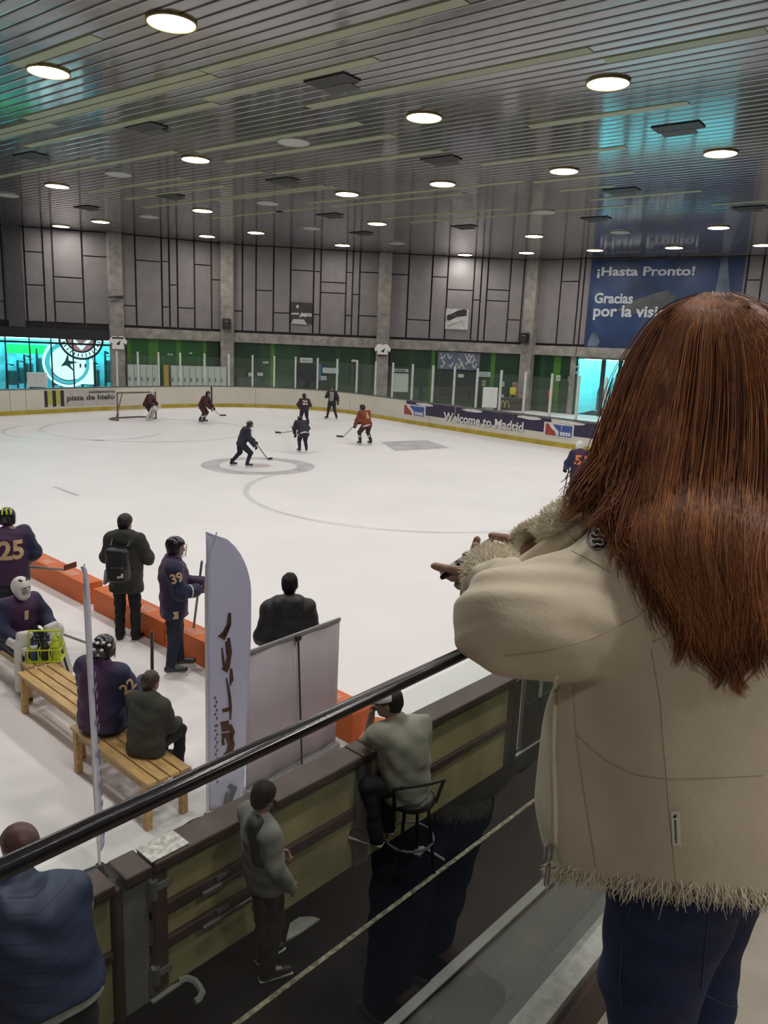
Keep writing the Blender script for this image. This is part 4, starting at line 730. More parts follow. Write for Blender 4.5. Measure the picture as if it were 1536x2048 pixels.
# bottle carrier and bottles on the bench
bc = atz(93, 1318, .45); bx_, by_ = float(bc[0]), float(bc[1])-.0; M_NEON = pm('neon_yellow', (.52, .62, .03, 1), rough=.35); M_BBLUE = pm('bottle_blue', (.025, .06, .22, 1), rough=.3); M_BBLK = pm('bottle_black', (.02, .02, .02, 1), rough=.35)
t = thing('bottle_carrier', 'neon yellow wire carrier holding drink bottles on the bench', 'bottle carrier', (bx_, by_, .452), math.radians(-38))
for sx in (-.165, -.055, .055, .165): b = MB(); b.tube([(sx, -.10, .0), (sx, -.10, .14), (sx, .10, .14), (sx, .10, .0)], .008, 6); b.build('divider', M_NEON, t)
b = MB(); b.tube([(-.18, -.1, .14), (.18, -.1, .14), (.18, .1, .14), (-.18, .1, .14)], .009, 6, closed=True); b.build('ring_rail', M_NEON, t); b = MB(); b.box((0, 0, .006), (.36, .22, .012)); b.build('base', M_NEON, t); b = MB(); b.tube([(-.17, 0, .14), (-.17, 0, .33), (.17, 0, .33), (.17, 0, .14)], .012, 8); b.build('handle', M_NEON, t)
for i, (ix, iy, m_, lab) in enumerate(((-1, -1, M_BBLUE, 'blue and white drink bottle, front left in the carrier'), (0, -1, M_BBLK, 'black drink bottle, front middle in the carrier'), (1, -1, M_NEON, 'neon yellow drink bottle at the front right of the carrier'), (-1, 1, M_BBLK, 'dark drink bottle behind the blue one in the carrier'), (0, 1, M_BBLUE, 'blue drink bottle at the back middle of the carrier'), (1, 1, M_NEON, 'neon yellow bottle at the back right of the carrier'))):
    ca, sa = math.cos(math.radians(-38)), math.sin(math.radians(-38)); lx, ly = ix*.11, iy*.05
    t = thing('drink_bottle', lab, 'bottle', (bx_+lx*ca-ly*sa, by_+lx*sa+ly*ca, .466), 0, 'drink bottles in the carrier')
    b = MB(); b.lathe((0, 0, 0), [(.034, 0), (.037, .01), (.037, .08), (.031, .10), (.037, .12), (.037, .19), (.028, .215)], 16); b.build('body', m_, t, True); b = MB(); b.lathe((0, 0, .215), [(.031, 0), (.031, .03), (.014, .036), (.012, .06), (.007, .065)], 14); b.build('cap', M_NEON if i % 3 == 2 else M_BBLK, t, True)
    b = MB(); b.lathe((0, 0, .125), [(.038, 0), (.038, .055)], 16); b.build('label_band', M_WHITE if i in (0, 4) else m_, t, True)
# feather flags
M_FLAG = pm('flag_cloth', (.72, .71, .82, 1), rough=.6, var=.04, scale=1); M_FTX = pm('flag_print_brown', (.11, .05, .035, 1), rough=.6); M_FTX2 = pm('flag_print_grey', (.14, .14, .17, 1), rough=.6)
def feather(base, H_, W_, rz, label, sway=0.0):
    t = thing('feather_flag', label, 'flag', base, rz); n = 40; z0 = .22
    out = []
    for i in range(n+1):
        f = i/n; z = z0+(H_-z0)*f; w = W_*(1.0 if f < .78 else math.sqrt(max(0, 1-((f-.78)/.22)**2)))*(.82+.18*min(1, f*1.6)); out.append((z, w))
    V = []; m_ = 8
    for z, w in out:
        for j in range(m_+1): u = j/m_; V.append((u*w - .02, .012*math.sin(u*5+z*2)+sway*u*(z/H_), z+ (0.0)))
    Fc = [(i*(m_+1)+j, i*(m_+1)+j+1, (i+1)*(m_+1)+j+1, (i+1)*(m_+1)+j) for i in range(n) for j in range(m_)]
    b = MB(); b.add(V, Fc); c = b.build('cloth', M_FLAG, t, True); sm = c.modifiers.new('thick', 'SOLIDIFY'); sm.thickness = .004
    b = MB(); b.tube([(-.025, 0, 0), (-.025, 0, H_*.80), (-.02, 0, H_*.9), (.01+W_*.15, 0, H_*1.0)], [.011, .009, .008, .005], 8); b.build('pole', M_WHITE, t)
    b = MB(); b.lathe((-.025, 0, 0), [(.24, 0), (.24, .03), (.06, .06), (.03, .2)], 20); b.build('base', M_DARK, t); return t
def translucent(m, amt=.5):
    nt = m.node_tree; N = nt.nodes; L = nt.links; b_ = N['Principled BSDF']; out = N['Material Output']; tr = N.new('ShaderNodeBsdfTranslucent'); mx = N.new('ShaderNodeMixShader'); mx.inputs[0].default_value = amt
    L.new(b_.inputs['Base Color'].links[0].from_socket, tr.inputs[0]); L.new(b_.outputs[0], mx.inputs[1]); L.new(tr.outputs[0], mx.inputs[2]); L.new(mx.outputs[0], out.inputs[0])
translucent(M_FLAG, .5)
p = atz(452, 1668); H2 = height_at(p, 420, 1064); vx = p[:2]/np.linalg.norm(p[:2]); az = math.atan2(-vx[0], vx[1])
FL2 = feather((p[0]-.10, p[1]+.07, 0), H2, .34, az+.05, 'wide white feather flag with tall brown vertical lettering')
# vertical letters of the flag
def flag_letters(t, specs, mat, off):
    for pts in specs:
        b = MB(); b.poly([(x, off, z) for x, z in pts], (0, -.003, 0)); b.build('letter', mat, t)
zf = lambda py: float(np.interp(py, [1064, 1668], [H2, 0.0]))
def stroke(t, pts, w, mat, off=-.028):
    P_ = [np.array((a, zf(c))) for a, c in pts]; b = MB(); V = []
    for i, p_ in enumerate(P_):
        d = P_[min(i+1, len(P_)-1)]-P_[max(i-1, 0)]; d = d/np.linalg.norm(d); q = np.array((-d[1], d[0]))*(w[i] if isinstance(w, (list, tuple)) else w); V += [(p_[0]+q[0], off, p_[1]+q[1]), (p_[0]-q[0], off, p_[1]-q[1])]
    b.add(V, [(2*i, 2*i+1, 2*i+3, 2*i+2) for i in range(len(P_)-1)]); b.build('letter', mat, t)
fx = lambda px, py: (px - np.interp(py, [1064, 1400, 1668], [402, 414, 428]))*.0047 - .02
def S_(pts, w, mat=M_FTX): stroke(FL2, [(fx(a, c), c) for a, c in pts], w, mat)
S_([(444, 1214), (444, 1236), (438, 1252), (432, 1262)], [.012, .018, .022, .032]); S_([(436, 1258), (444, 1240)], .012)
S_([(444, 1262), (447, 1290), (444, 1318), (439, 1326)], [.012, .018, .02, .03]); S_([(434, 1280), (437, 1306), (440, 1322)], [.006, .01, .012]); S_([(440, 1268), (443, 1296)], .008)
S_([(450, 1322), (452, 1345), (447, 1362), (443, 1340)], [.01, .016, .014, .006]); S_([(447, 1360), (450, 1380), (452, 1400), (453, 1425)], [.01, .012, .012, .006]); S_([(444, 1400), (446, 1408)], .03)
S_([(438, 1438), (452, 1436)], .045); S_([(453, 1434), (458, 1450), (457, 1466)], [.012, .02, .01]); S_([(440, 1458), (452, 1456), (457, 1476), (455, 1492), (447, 1498)], [.03, .035, .03, .03, .02]); S_([(442, 1462), (444, 1476)], .012)
S_([(448, 1512), (462, 1508)], .04); S_([(462, 1505), (466, 1530)], .014)
S_([(457, 1560), (466, 1568), (462, 1590), (456, 1616), (453, 1602), (455, 1575)], [.02, .03, .02, .02, .016, .014], M_FTX2); S_([(458, 1640), (463, 1610)], .010, M_FTX2); S_([(466, 1644), (468, 1618)], .010, M_FTX2)
for k in range(22):
    y = 1376+k*8.2 if k < 6 or k > 7 else 1432; x = 427+ (y-1376)*.055; S_([(x, y), (x+2.2*(1 if k % 2 else -1), y+2.5), (x, y+5)], .007, M_FTX2)
p = atz(222, 1768); H1 = height_at(p, 181, 1131); vx = p[:2]/np.linalg.norm(p[:2]); az = math.atan2(-vx[0], vx[1])
FL1 = feather((p[0]-.06, p[1]+.03, 0), H1, .30, az+math.radians(83), 'narrow white feather flag seen edge on at the left')
for k in range(16): b = MB(); z = .35+k*.085; b.box((.12+.03*math.sin(k*2.1), -.022, z), (.05+.03*(k % 3), .004, .035)); b.build('letter', M_FTX2, FL1)
def lean(t, az, ang): t.rotation_mode = 'QUATERNION'; ax = Vector((-math.sin(az), math.cos(az), 0)); t.rotation_quaternion = Matrix.Rotation(-ang, 3, ax).to_quaternion() @ Euler(t.rotation_euler).to_quaternion()
lean(FL1, az, math.radians(.7))
# roll-up banner seen from behind
pa, pb = atz(492, 1600), atz(671, 1500); hr = 1.38; e = pb-pa; L_ = float(np.hypot(e[0], e[1])); t = thing('rollup_banner', 'blank back of a pale roll-up banner with a thin black pole', 'banner', (float((pa[0]+pb[0])/2), float((pa[1]+pb[1])/2), 0), math.atan2(e[1], e[0]))
M_ROLL = pm('rollup_back', (.56, .50, .535, 1), rough=.6, var=.05, scale=.8)
translucent(M_ROLL, .4)
b = MB(); V = []; n = 24
for i in range(n+1):
    u = -L_/2+L_*i/n; V += [(u, .01*math.sin(i*.9)+.012*math.exp(-(u/.05)**2), .09), (u, .006*math.sin(i*.7), hr)]
b.add(V, [(2*i, 2*i+2, 2*i+3, 2*i+1) for i in range(n)]); c = b.build('sheet', M_ROLL, t, True); sm = c.modifiers.new('thick', 'SOLIDIFY'); sm.thickness = .003
b = MB(); b.rbox((0, .0, .055), (L_+.02, .12, .09), .02); b.build('cassette', M_GREY, t); b = MB(); b.rbox((0, 0, hr+.012), (L_+.02, .025, .035), .006); b.build('top_bar', M_GREY, t); b = MB(); b.tube([(0.06, -.05, .09), (0.0, -.03, hr)], .009, 8); b.build('support_pole', M_BLACK, t); b = MB(); b.rbox((0, -.03, hr-.01), (.06, .03, .05), .006); b.build('pole_hook', M_BLACK, t)
# stool of the seated man
sp = atz(812, 1590, .50); M_CH = pm('chair_black', (.008, .008, .009, 1), rough=.4)
# ------------------------------------------------------------------ people
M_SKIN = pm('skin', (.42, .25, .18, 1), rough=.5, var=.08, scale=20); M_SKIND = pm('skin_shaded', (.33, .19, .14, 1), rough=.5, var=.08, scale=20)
M_HAIRD = pm('hair_dark', (.010, .007, .006, 1), spec=.2, rough=.6, bump=.25, bscale=60, stretch=(3, 3, .6)); M_HAIRB = pm('hair_brown', (.05, .026, .015, 1), rough=.5, bump=.25, bscale=60, stretch=(3, 3, .6))
M_BLADE = pm('skate_blade_steel', (.6, .6, .6, 1), rough=.25, metal=.9); M_HOLD = pm('skate_holder', (.65, .65, .64, 1), rough=.4)
def two_tone(name, inner, outer, edge=.16, scale=3.0):   # dyed sports jersey: sleeves one colour, trunk another, cloudy transition
    m = bpy.data.materials.new(name); m.use_nodes = True; nt = m.node_tree; N = nt.nodes; L = nt.links; bs = N['Principled BSDF']; bs.inputs['Roughness'].default_value = .7; bs.inputs['Sheen Weight'].default_value = .05
    tc = N.new('ShaderNodeTexCoord'); sp = N.new('ShaderNodeSeparateXYZ'); L.new(tc.outputs['Object'], sp.inputs[0]); ab = N.new('ShaderNodeMath'); ab.operation = 'ABSOLUTE'; L.new(sp.outputs[0], ab.inputs[0])
    no = N.new('ShaderNodeTexNoise'); no.inputs['Scale'].default_value = scale; no.inputs['Detail'].default_value = 3; L.new(tc.outputs['Object'], no.inputs[0])
    a1 = N.new('ShaderNodeMath'); a1.operation = 'MULTIPLY_ADD'; L.new(no.outputs[0], a1.inputs[0]); a1.inputs[1].default_value = .22; L.new(ab.outputs[0], a1.inputs[2])
    mr = N.new('ShaderNodeMapRange'); mr.inputs[1].default_value = edge+.06; mr.inputs[2].default_value = edge+.18; L.new(a1.outputs[0], mr.inputs[0])
    mx = N.new('ShaderNodeMixRGB'); mx.inputs[1].default_value = inner; mx.inputs[2].default_value = outer; L.new(mr.outputs[0], mx.inputs[0]); L.new(mx.outputs[0], bs.inputs['Base Color']); MATS[name] = m; return m
M_JER = two_tone('jersey_purple_navy', (.048, .011, .056, 1), (.007, .012, .050, 1)); M_PANT = pm('hockey_pant_navy', (.007, .010, .026, 1), rough=.7, var=.2); M_SOCK = pm('sock_navy', (.009, .012, .034, 1), rough=.8, var=.2); M_JNAVY = pm('jersey_navy', (.013, .013, .028, 1), rough=.7, var=.2)
M_MAROON = pm('jersey_maroon', (.055, .010, .012, 1), rough=.7, var=.2); M_ORJ = pm('jersey_rust', (.20, .035, .012, 1), rough=.7, var=.2); M_NUM = pm('number_sand', (.60, .42, .24, 1), rough=.6); M_NUMO = pm('number_orange', (.72, .22, .07, 1), rough=.6); M_NUMW = pm('number_white', (.60, .58, .55, 1), rough=.6)
M_HELM = pm('helmet_black', (.010, .009, .011, 1), rough=.25, spec=.6); M_HELMW = pm('helmet_white', (.66, .65, .62, 1), rough=.3); M_GLOVE = pm('glove_black', (.012, .010, .014, 1), rough=.6); M_CAGE = pm('cage_steel', (.5, .5, .5, 1), rough=.3, metal=.8)
vv = lambda *a: np.array(a, float)
def nrm(a): return a/np.linalg.norm(a)
STD = dict(pel=(0, 0, .95), chest=(0, .0, 1.30), neck=(0, .0, 1.48), head=(0, .035, 1.62), shl=(-.185, 0, 1.41), shr=(.185, 0, 1.41), ell=(-.235, -.03, 1.13), elr=(.235, -.03, 1.13), wrl=(-.24, .09, .90), wrr=(.24, .09, .90), hil=(-.095, 0, .92), hir=(.095, 0, .92), knl=(-.105, .03, .50), knr=(.105, .03, .50), anl=(-.11, 0, .085), anr=(.11, 0, .085), tol=(-.13, .17, .03), tor=(.13, .17, .03))
def pose(H_, lift=0.0, **ov):
    J = {k: vv(*v) for k, v in STD.items()}
    for k, v in ov.items():
        if k in J: J[k] = vv(*v)
    k = H_/1.75
    return {n: p*k+vv(0, 0, lift) for n, p in J.items()}, k
def mirror_dir(J, s): return J['wr'+s]-J['el'+s]
def add_hand(S, w, d, n, side, sc=1.0, curl=.5, kk=.008, thumb=.7, curls=None):     # palm, five separate bent fingers; d towards the fingertips, n out of the palm
    d = nrm(d); n = nrm(n-d*(n@d)); l = np.cross(d, n)*side             # l: towards the thumb
    for o in (-.028, -.009, .010, .028): S.cap(w+d*.012*sc+l*o*.6*sc, w+d*.088*sc+l*o*sc, .0135*sc, .0115*sc, k=.014*sc)
    for fi, (o, L_, r) in enumerate(((-.029, .060, .0078), (-.010, .073, .0088), (.010, .079, .0090), (.029, .071, .0088))):
        curl = curls[fi] if curls else curl
        p = w+d*.088*sc+l*o*sc; a = 0.0
        for f in (.45, .32, .23):
            a += curl*(.75 if f > .4 else 1.0); q = p+(d*math.cos(a)+n*math.sin(a))*L_*f*sc + l*o*.04*sc; S.cap(p, q, r*sc, r*.93*sc, k=kk*sc); p = q
    p = w+d*.030*sc+l*.026*sc; q = p+nrm(l*thumb+d*.75+n*.25)*.040*sc; S.cap(p, q, .013*sc, .0105*sc, k=.012*sc); q2 = q+nrm(d*.9+l*.25+n*.45)*.032*sc; S.cap(q, q2, .0102*sc, .0088*sc, k=kk*sc)
def add_head(S, c, yaw, pitch, k, roll=0.0, face=True):
    M = rotm(0, 0, yaw) @ rotm(pitch, 0, 0) @ rotm(0, roll, 0); P_ = lambda x, y, z: c + M @ (vv(x, y, z)*k)
    S.ell(P_(0, -.012, .030), vv(.076, .096, .092)*k, M, k=.03*k); S.ell(P_(0, .032, -.045), vv(.056, .062, .068)*k, M, k=.035*k); S.ell(P_(0, .062, -.088), vv(.024, .022, .020)*k, M, k=.025*k)
    if face:
        S.cap(P_(0, .086, .012), P_(0, .108, -.022), .010*k, .0145*k, k=.014*k)
        for s in (-1, 1):
            S.ell(P_(s*.031, .098, .020), vv(.016, .014, .011)*k, M, k=.012*k, sub=True); S.ell(P_(s*.030, .080, .018), vv(.013, .012, .012)*k, M, k=.004*k); S.ell(P_(s*.076, -.005, -.004), vv(.010, .020, .032)*k, rotm(0, 0, yaw) @ rotm(pitch-.2, 0, 0), k=.010*k); S.ell(P_(s*.030, .088, .040), vv(.018, .010, .006)*k, M, k=.010*k)
        S.ell(P_(0, .090, -.052), vv(.022, .010, .006)*k, M, k=.006*k); S.ell(P_(0, .088, -.063), vv(.019, .010, .006)*k, M, k=.006*k)
    return M, P_
def body(J, k, mat, root, res, yaw=0.0, pitch=0.0, hands=True, hcurl=(.5, .5), fem=.0, face=True, hroll=0.0, palms=None):
    S = Solid(.045*k)
    for s, sg in (('l', -1), ('r', 1)):
        side = nrm(J['sh'+s]-J['neck'] + vv(0, 0, 1e-6)); S.cap(J['hi'+s]*.75+J['pel']*.25, J['sh'+s]*.55+J['chest']*.45, .105*k, .105*k); S.cap(J['neck'], J['sh'+s], .055*k, .06*k)
        S.cap(J['sh'+s], J['el'+s], .050*k, .039*k); S.cap(J['el'+s], J['wr'+s], .040*k, .026*k); S.cap(J['hi'+s], J['kn'+s], .083*k, .055*k); S.cap(J['kn'+s], J['an'+s]+vv(0, 0, .0), .055*k, .036*k); S.cap(J['an'+s], J['to'+s], .038*k, .026*k)
        d = nrm(J['wr'+s]-J['el'+s])
        if hands:
            pl = vv(*(palms[0 if s == 'l' else 1])) if palms else (J['pel']-J['wr'+s]); dd = d
            add_hand(S, J['wr'+s]+d*.01*k, dd, pl, -1 if s == 'l' else 1, k, hcurl[0 if s == 'l' else 1])
        else: S.cap(J['wr'+s], J['wr'+s]+d*.09*k, .034*k, .036*k)
    S.cap(J['pel'], J['chest'], .10*k, .115*k); S.cap(J['neck']-vv(0, 0, .03*k), J['head']*.75+J['neck']*.25, .054*k, .052*k, k=.03*k)
    M, P_ = add_head(S, J['head'], yaw, pitch, k, hroll, face)
    o = S.build('body', mat, root, res); return M, P_
def garment_top(J, k, name, mat, root, res, rt=.145, ra=(.082, .066), rw=.052, hem=.10, seed=1, fold=.006, cuff=1.0, collar=.066, kk=.05, drop=.0, cut=True, sleeves=('l', 'r'), short=False, extra=None, width=1.0):
    S = Solid(kk*k); up = nrm(J['chest']-J['pel']); dn = J['pel']-up*hem*k
    for s in ('l', 'r'):
        off = (J['hi'+s]-J['pel'])*width; S.cap(dn+off*.85, J['chest']+(J['sh'+s]-J['chest'])*.45, rt*k*.88, rt*k*.86); S.cap(J['neck']-up*.04*k, J['sh'+s], .07*k, ra[0]*k*.98)
        if s in sleeves:
            if short: m = J['sh'+s]*.35+J['el'+s]*.65; S.cap(J['sh'+s], m, ra[0]*k, ra[1]*k)
            else: S.cap(J['sh'+s], J['el'+s], ra[0]*k, ra[1]*k); S.cap(J['el'+s], J['el'+s]+(J['wr'+s]-J['el'+s])*cuff, ra[1]*k, rw*k)
    S.cap(dn, J['chest'], rt*k, rt*k); S.cap(J['neck']-up*.03*k, J['neck']+up*.025*k, collar*k, collar*k*.95, k=.03*k)
    if extra: extra(S)
    S.warp = folds(fold*k, 16/k, seed)
    if cut: S.cut(dn-up*.03*k, -up)
    return S.build(name, mat, root, res), up
def garment_legs(J, k, name, mat, root, res, rp=.135, rth=.100, rkn=.068, ran=.058, to=1.0, seed=2, fold=.005, bottom=None):
    S = Solid(.045*k); up = nrm(J['chest']-J['pel']); S.cap(J['pel']-up*.0, J['pel']+up*.09*k, rp*k, rp*k*.93)
    for s in ('l', 'r'):
        S.cap(J['hi'+s], J['kn'+s], rth*k, rkn*k)
        if to > 0: S.cap(J['kn'+s], J['kn'+s]+(J['an'+s]-J['kn'+s])*to, rkn*k, (rkn+(ran-rkn)*to)*k, k=.02*k)
    S.warp = folds(fold*k, 18/k, seed); return S.build(name, mat, root, res)
def shoe(J, k, s, mat, root, res, sole=None, name='shoe', h=.05):
    S = Solid(.025*k); a, t_ = J['an'+s], J['to'+s]; f = nrm((t_-a)*vv(1, 1, 0)); zb = min(t_[2], a[2])-.03*k; heel = vv(a[0], a[1], zb+.036*k)-f*.035*k; toe = vv(a[0], a[1], zb+.034*k)+f*.185*k
    S.cap(heel, toe, .036*k, .036*k); S.cap(a+vv(0, 0, h*k), heel+f*.03*k, .046*k, .046*k); S.cap(a, heel*.4+toe*.6, .042*k, .038*k); S.cut(vv(0, 0, zb), vv(0, 0, -1)); o = S.build(name, mat, root, res)
    if sole is not None:
        b = MB(); an = math.atan2(f[1], f[0]); c = heel*.5+toe*.5; b.rbox((c[0], c[1], zb+.008*k), (.285*k, .082*k, .022*k), .01*k, an); b.build('sole', sole, o)
    return o
def skate(J, k, s, root, res, mat=None):
    S = Solid(.025*k); a, t_ = J['an'+s], J['to'+s]; f = nrm((t_-a)*vv(1, 1, 0)); zb = a[2]-.05*k; heel = vv(a[0], a[1], zb+.030*k)-f*.045*k; toe = vv(a[0], a[1], zb+.026*k)+f*.175*k
    S.cap(heel, toe, .040*k, .036*k); S.cap(a+vv(0, 0, .10*k), heel+f*.03*k, .058*k, .050*k); S.cap(a, heel*.4+toe*.6, .046*k, .040*k); S.cut(vv(0, 0, zb-.003*k), vv(0, 0, -1)); o = S.build('skate', mat or M_HELM, root, res)
    an = math.atan2(f[1], f[0]); c = heel*.5+toe*.5; b = MB(); b.box((c[0], c[1], zb-.022*k), (.25*k, .028*k, .042*k), an, taper=1.0); b.build('blade_holder', M_HOLD, o); b = MB(); b.box((c[0], c[1], zb-.055*k), (.29*k, .006*k, .028*k), an); b.build('blade', M_BLADE, o); return o
LIFT = .055
def helmet(root, P_, M, k, mat, res, cage=True, stripes=None, full=False, cagemat=None):
    S = Solid(.02*k); S.ell(P_(0, -.010, .038), vv(.102, .122, .108)*k, M); S.box(P_(0, -.02, -.02), vv(.098, .085, .06)*k, M, rnd=.04*k); S.box(P_(0, .095, -.06), vv(.085, .10, .105)*k, M, rnd=.03*k, sub=True, k=.01*k); S.cut(P_(0, 0, -.085), M @ vv(0, .3, -1)); o = S.build('helmet', mat, root, res)
    if cage:
        bars = [[P_(.085*math.sin(a)*1.05, .02+.115*math.cos(a), z) for a in np.linspace(-1.45, 1.45, 11)] for z in (.03, .0, -.03, -.06, -.09)]; bars += [[P_(.085*math.sin(a)*1.05, .02+.115*math.cos(a), z) for z in (.05, -.1)] for a in (-.9, -.3, .3, .9)]
        b = MB()
        for p in bars: b.tube(p, .0035*k, 5)
        b.build('face_cage', cagemat or M_CAGE, root)
    if stripes:
        for sx in (-.05, 0.0, .05):
            b = MB(); pts = [(sx, -.01+.124*math.cos(a), .038+.110*math.sin(a)*math.sqrt(max(0, 1-(sx/.102)**2))) for a in np.linspace(.7, 2.9, 9)]; b.tube([P_(*q) for q in pts], .009*k, 6); b.build('helmet_stripe', stripes, o)
    return o
def number(txt, jersey, root, c, ux, uy, size, mat, back=None, bold=.035):
    V, Fc = fit_text(txt, size*.58*len(txt), size, bold=bold, sub=2); w = size*.58*len(txt); V = [(v[0]-w/2, v[1]-size/2, 0) for v in V]
    V2, F2 = drape(V, Fc, jersey, c, ux, uy, .006); o = link_mesh('number', V2, F2, mat, jersey); return o
def glove(root, J, k, s, mat, res, wrap=None):
    S = Solid(.012*k); d = nrm(J['wr'+s]-J['el'+s]); w = J['wr'+s]; pl = vv(0, .2, -1) if wrap is None else vv(*wrap); S.cap(w-d*.07*k, w+d*.02*k, .056*k, .048*k, k=.02*k); add_hand(S, w+d*.005*k, d, pl if abs(nrm(pl)@d) < .9 else vv(1, 0, 0), -1 if s == 'l' else 1, k*1.45, .85, kk=.006); return S.build('glove', mat, root, res)
def stick(a, b, label, blade_dir, mat=None, bl=.30, tape=None, goalie=False):
    a, b = vv(*a), vv(*b); t = thing('hockey_stick', label, 'hockey stick', tuple(b)); A = a-b; mb = MB(); w = .016 if not goalie else .02; mb.tube([A, A*.02], w, 6); mb.build('shaft', mat or M_STK, t); d = nrm(vv(*blade_dir)); mb = MB(); h_ = .075
    pts = [(0, .0), (.10, .005), (.2, .012), (.28, .03)]; V = []
    sd = nrm(np.cross(d, vv(0, 0, 1)))
    for u, cz in pts: p = d*u*bl/.3+sd*cz; V += [tuple(p+sd*.006+vv(0, 0, -.02)), tuple(p+sd*.006+vv(0, 0, h_-.02)), tuple(p-sd*.006+vv(0, 0, h_-.02)), tuple(p-sd*.006+vv(0, 0, -.02))]
    Fc = [(i*4+q, i*4+(q+1) % 4, i*4+4+(q+1) % 4, i*4+4+q) for i in range(3) for q in range(4)]+[(3, 2, 1, 0), (12, 13, 14, 15)]; mb.add(V, Fc); mb.build('blade', tape or M_STKB, t); return t
M_STK = pm('stick_shaft', (.05, .05, .05, 1), rough=.4); M_STKB = pm('stick_blade', (.03, .03, .03, 1), rough=.6); M_STKR = pm('stick_blade_red', (.22, .05, .02, 1), rough=.5)
def hockey(label, loc, head, H_, P_over, res, jmat, pmat, smat, hmat=None, yaw=0.0, pitch=-.1, num=None, stripes=None, band=None, arm_num=None, cage=True, group=None, hem=.13, rt=.165, cagemat=None, sockband=None, gmat=None, wraps=(None, None)):
    t = thing('person', label, 'person', loc, head, group); J, k = pose(H_, LIFT, **P_over); M, Pf = body(J, k, M_SKIND, t, res, yaw, pitch, hands=False, face=res < .02)
    jr, up = garment_top(J, k, 'jersey', jmat, t, res, rt=rt, ra=(.098, .088), rw=.078, hem=hem, seed=int(abs(loc[0]*10)) % 50, fold=.008, cuff=.92, collar=.07)
    garment_legs(J, k, 'hockey_pants', pmat, t, res, rp=.155, rth=.125, rkn=.092, to=0.0)
    for s in ('l', 'r'):
        S = Solid(.02*k); S.cap(J['kn'+s], J['an'+s]+vv(0, 0, .05*k), .078*k, .062*k); S.ell(J['kn'+s], vv(.085, .085, .085)*k, k=.03*k); so = S.build('sock', smat, t, res)
        if sockband:
            m = J['kn'+s]*.55+J['an'+s]*.45; dv = nrm(J['an'+s]-J['kn'+s]); b = MB(); b.tube([m-dv*.04*k, m+dv*.04*k], .078*k, 14); b.build('sock_band', sockband, so, True)
        skate(J, k, s, t, res*.9)
        glove(t, J, k, s, gmat or M_GLOVE, min(res, .014), wraps[0 if s == 'l' else 1])
    if hmat: helmet(t, Pf, M, k, hmat, res*.8, cage, stripes, cagemat=cagemat)
    if band:
        c = J['pel']-up*(hem-.02)*k; S = Solid(.03); 
        for s in ('l', 'r'): S.cap(c+(J['hi'+s]-J['pel'])*.85, c+(J['hi'+s]-J['pel'])*.85+up*.01, rt*.915*k, rt*.915*k)
        S.cap(c, c+up*.01, (rt+.012)*k, (rt+.012)*k); S.cut(c+up*.03*k, up); S.cut(c-up*.035*k, -up); S.build('hem_band', band, jr, res*.8)
    if num:
        txt, side, size, mt = num; n = (J['chest']+J['pel'])*.5+up*.12*k; sg = -1 if side == 'back' else 1; ux = vv(-sg, 0, 0)
        number(txt, jr, t, n, ux if side == 'front' else vv(1, 0, 0), up, size*k, mt)
    if arm_num:
        txt, s, size, mt = arm_num; m = J['sh'+s]*.6+J['el'+s]*.4; uy = nrm(J['sh'+s]-J['el'+s]); outw = nrm(m-J['chest']-uy*((m-J['chest'])@uy)); ux = np.cross(uy, outw); number(txt, jr, t, m, ux, uy, size*k, mt, bold=.03)
    return t, J, k, Pf, M
def W(t, p):                      # local point of a thing -> world
    c, s = math.cos(t.rotation_euler.z), math.sin(t.rotation_euler.z); return vv(t.location.x+p[0]*c-p[1]*s, t.location.y+p[0]*s+p[1]*c, t.location.z+p[2])
def face_dir(px, py, rel): d = ray(px, py); return math.atan2(d[1], d[0]) + rel - PI/2     # rel: 0 = looking away from us, + = towards picture left
CROUCH = dict(pel=(0, -.10, .80), chest=(0, .07, 1.10), neck=(0, .17, 1.25), head=(0, .25, 1.36), shl=(-.19, .14, 1.19), shr=(.19, .14, 1.19), ell=(-.28, .22, .94), elr=(.26, .20, .94), wrl=(-.10, .42, .82), wrr=(.12, .40, .72), hil=(-.10, -.09, .78), hir=(.10, -.09, .78), knl=(-.17, .12, .45), knr=(.17, .10, .45), anl=(-.20, -.05, .085), anr=(.20, -.10, .085), tol=(-.24, .10, .03), tor=(.24, .06, .03))
def grounded(px, py): p = atz(px, py); return (float(p[0]), float(p[1]), 0.0)
R2 = math.radians
# far skaters ----------------------------------------------------------
p = grounded(407, 846); t, J, k, Pf, M = hockey('hockey player in dark maroon skating left of centre with stick out to the right', p, face_dir(407, 846, R2(-110)), 1.72, dict(CROUCH, wrl=(-.10, .45, .75), wrr=(.14, .40, .70)), .022, M_MAROON, M_MAROON, M_DARK, M_HELM, band=M_NUMW, sockband=M_NUMW, yaw=R2(-10))
stick(W(t, J['wrr']+vv(0, -.1, .12)), atz(440, 831, .05), 'hockey stick of the maroon player left of centre', (CR+CF*.3)*vv(1, 1, 0), bl=.34)
p = grounded(487, 935); t, J, k, Pf, M = hockey('hockey player in plain dark kit skating through the grey ring', p, face_dir(487, 935, R2(-75)), 1.58, dict(CROUCH, pel=(0, -.06, .86), chest=(0, .06, 1.18), neck=(0, .14, 1.33), head=(.02, .22, 1.46), shl=(-.19, .10, 1.27), shr=(.19, .10, 1.27), knr=(.13, .22, .47), anr=(.14, .10, .085), tor=(.16, .26, .03), knl=(-.13, -.10, .46), anl=(-.14, -.38, .10), tol=(-.16, -.24, .04), wrl=(-.05, .38, .88), wrr=(.16, .34, .76), ell=(-.26, .18, 1.0), elr=(.28, .14, .98)), .018, M_JNAVY, M_PANT, M_SOCK, M_HELM, stripes=M_NUMW, yaw=R2(10))
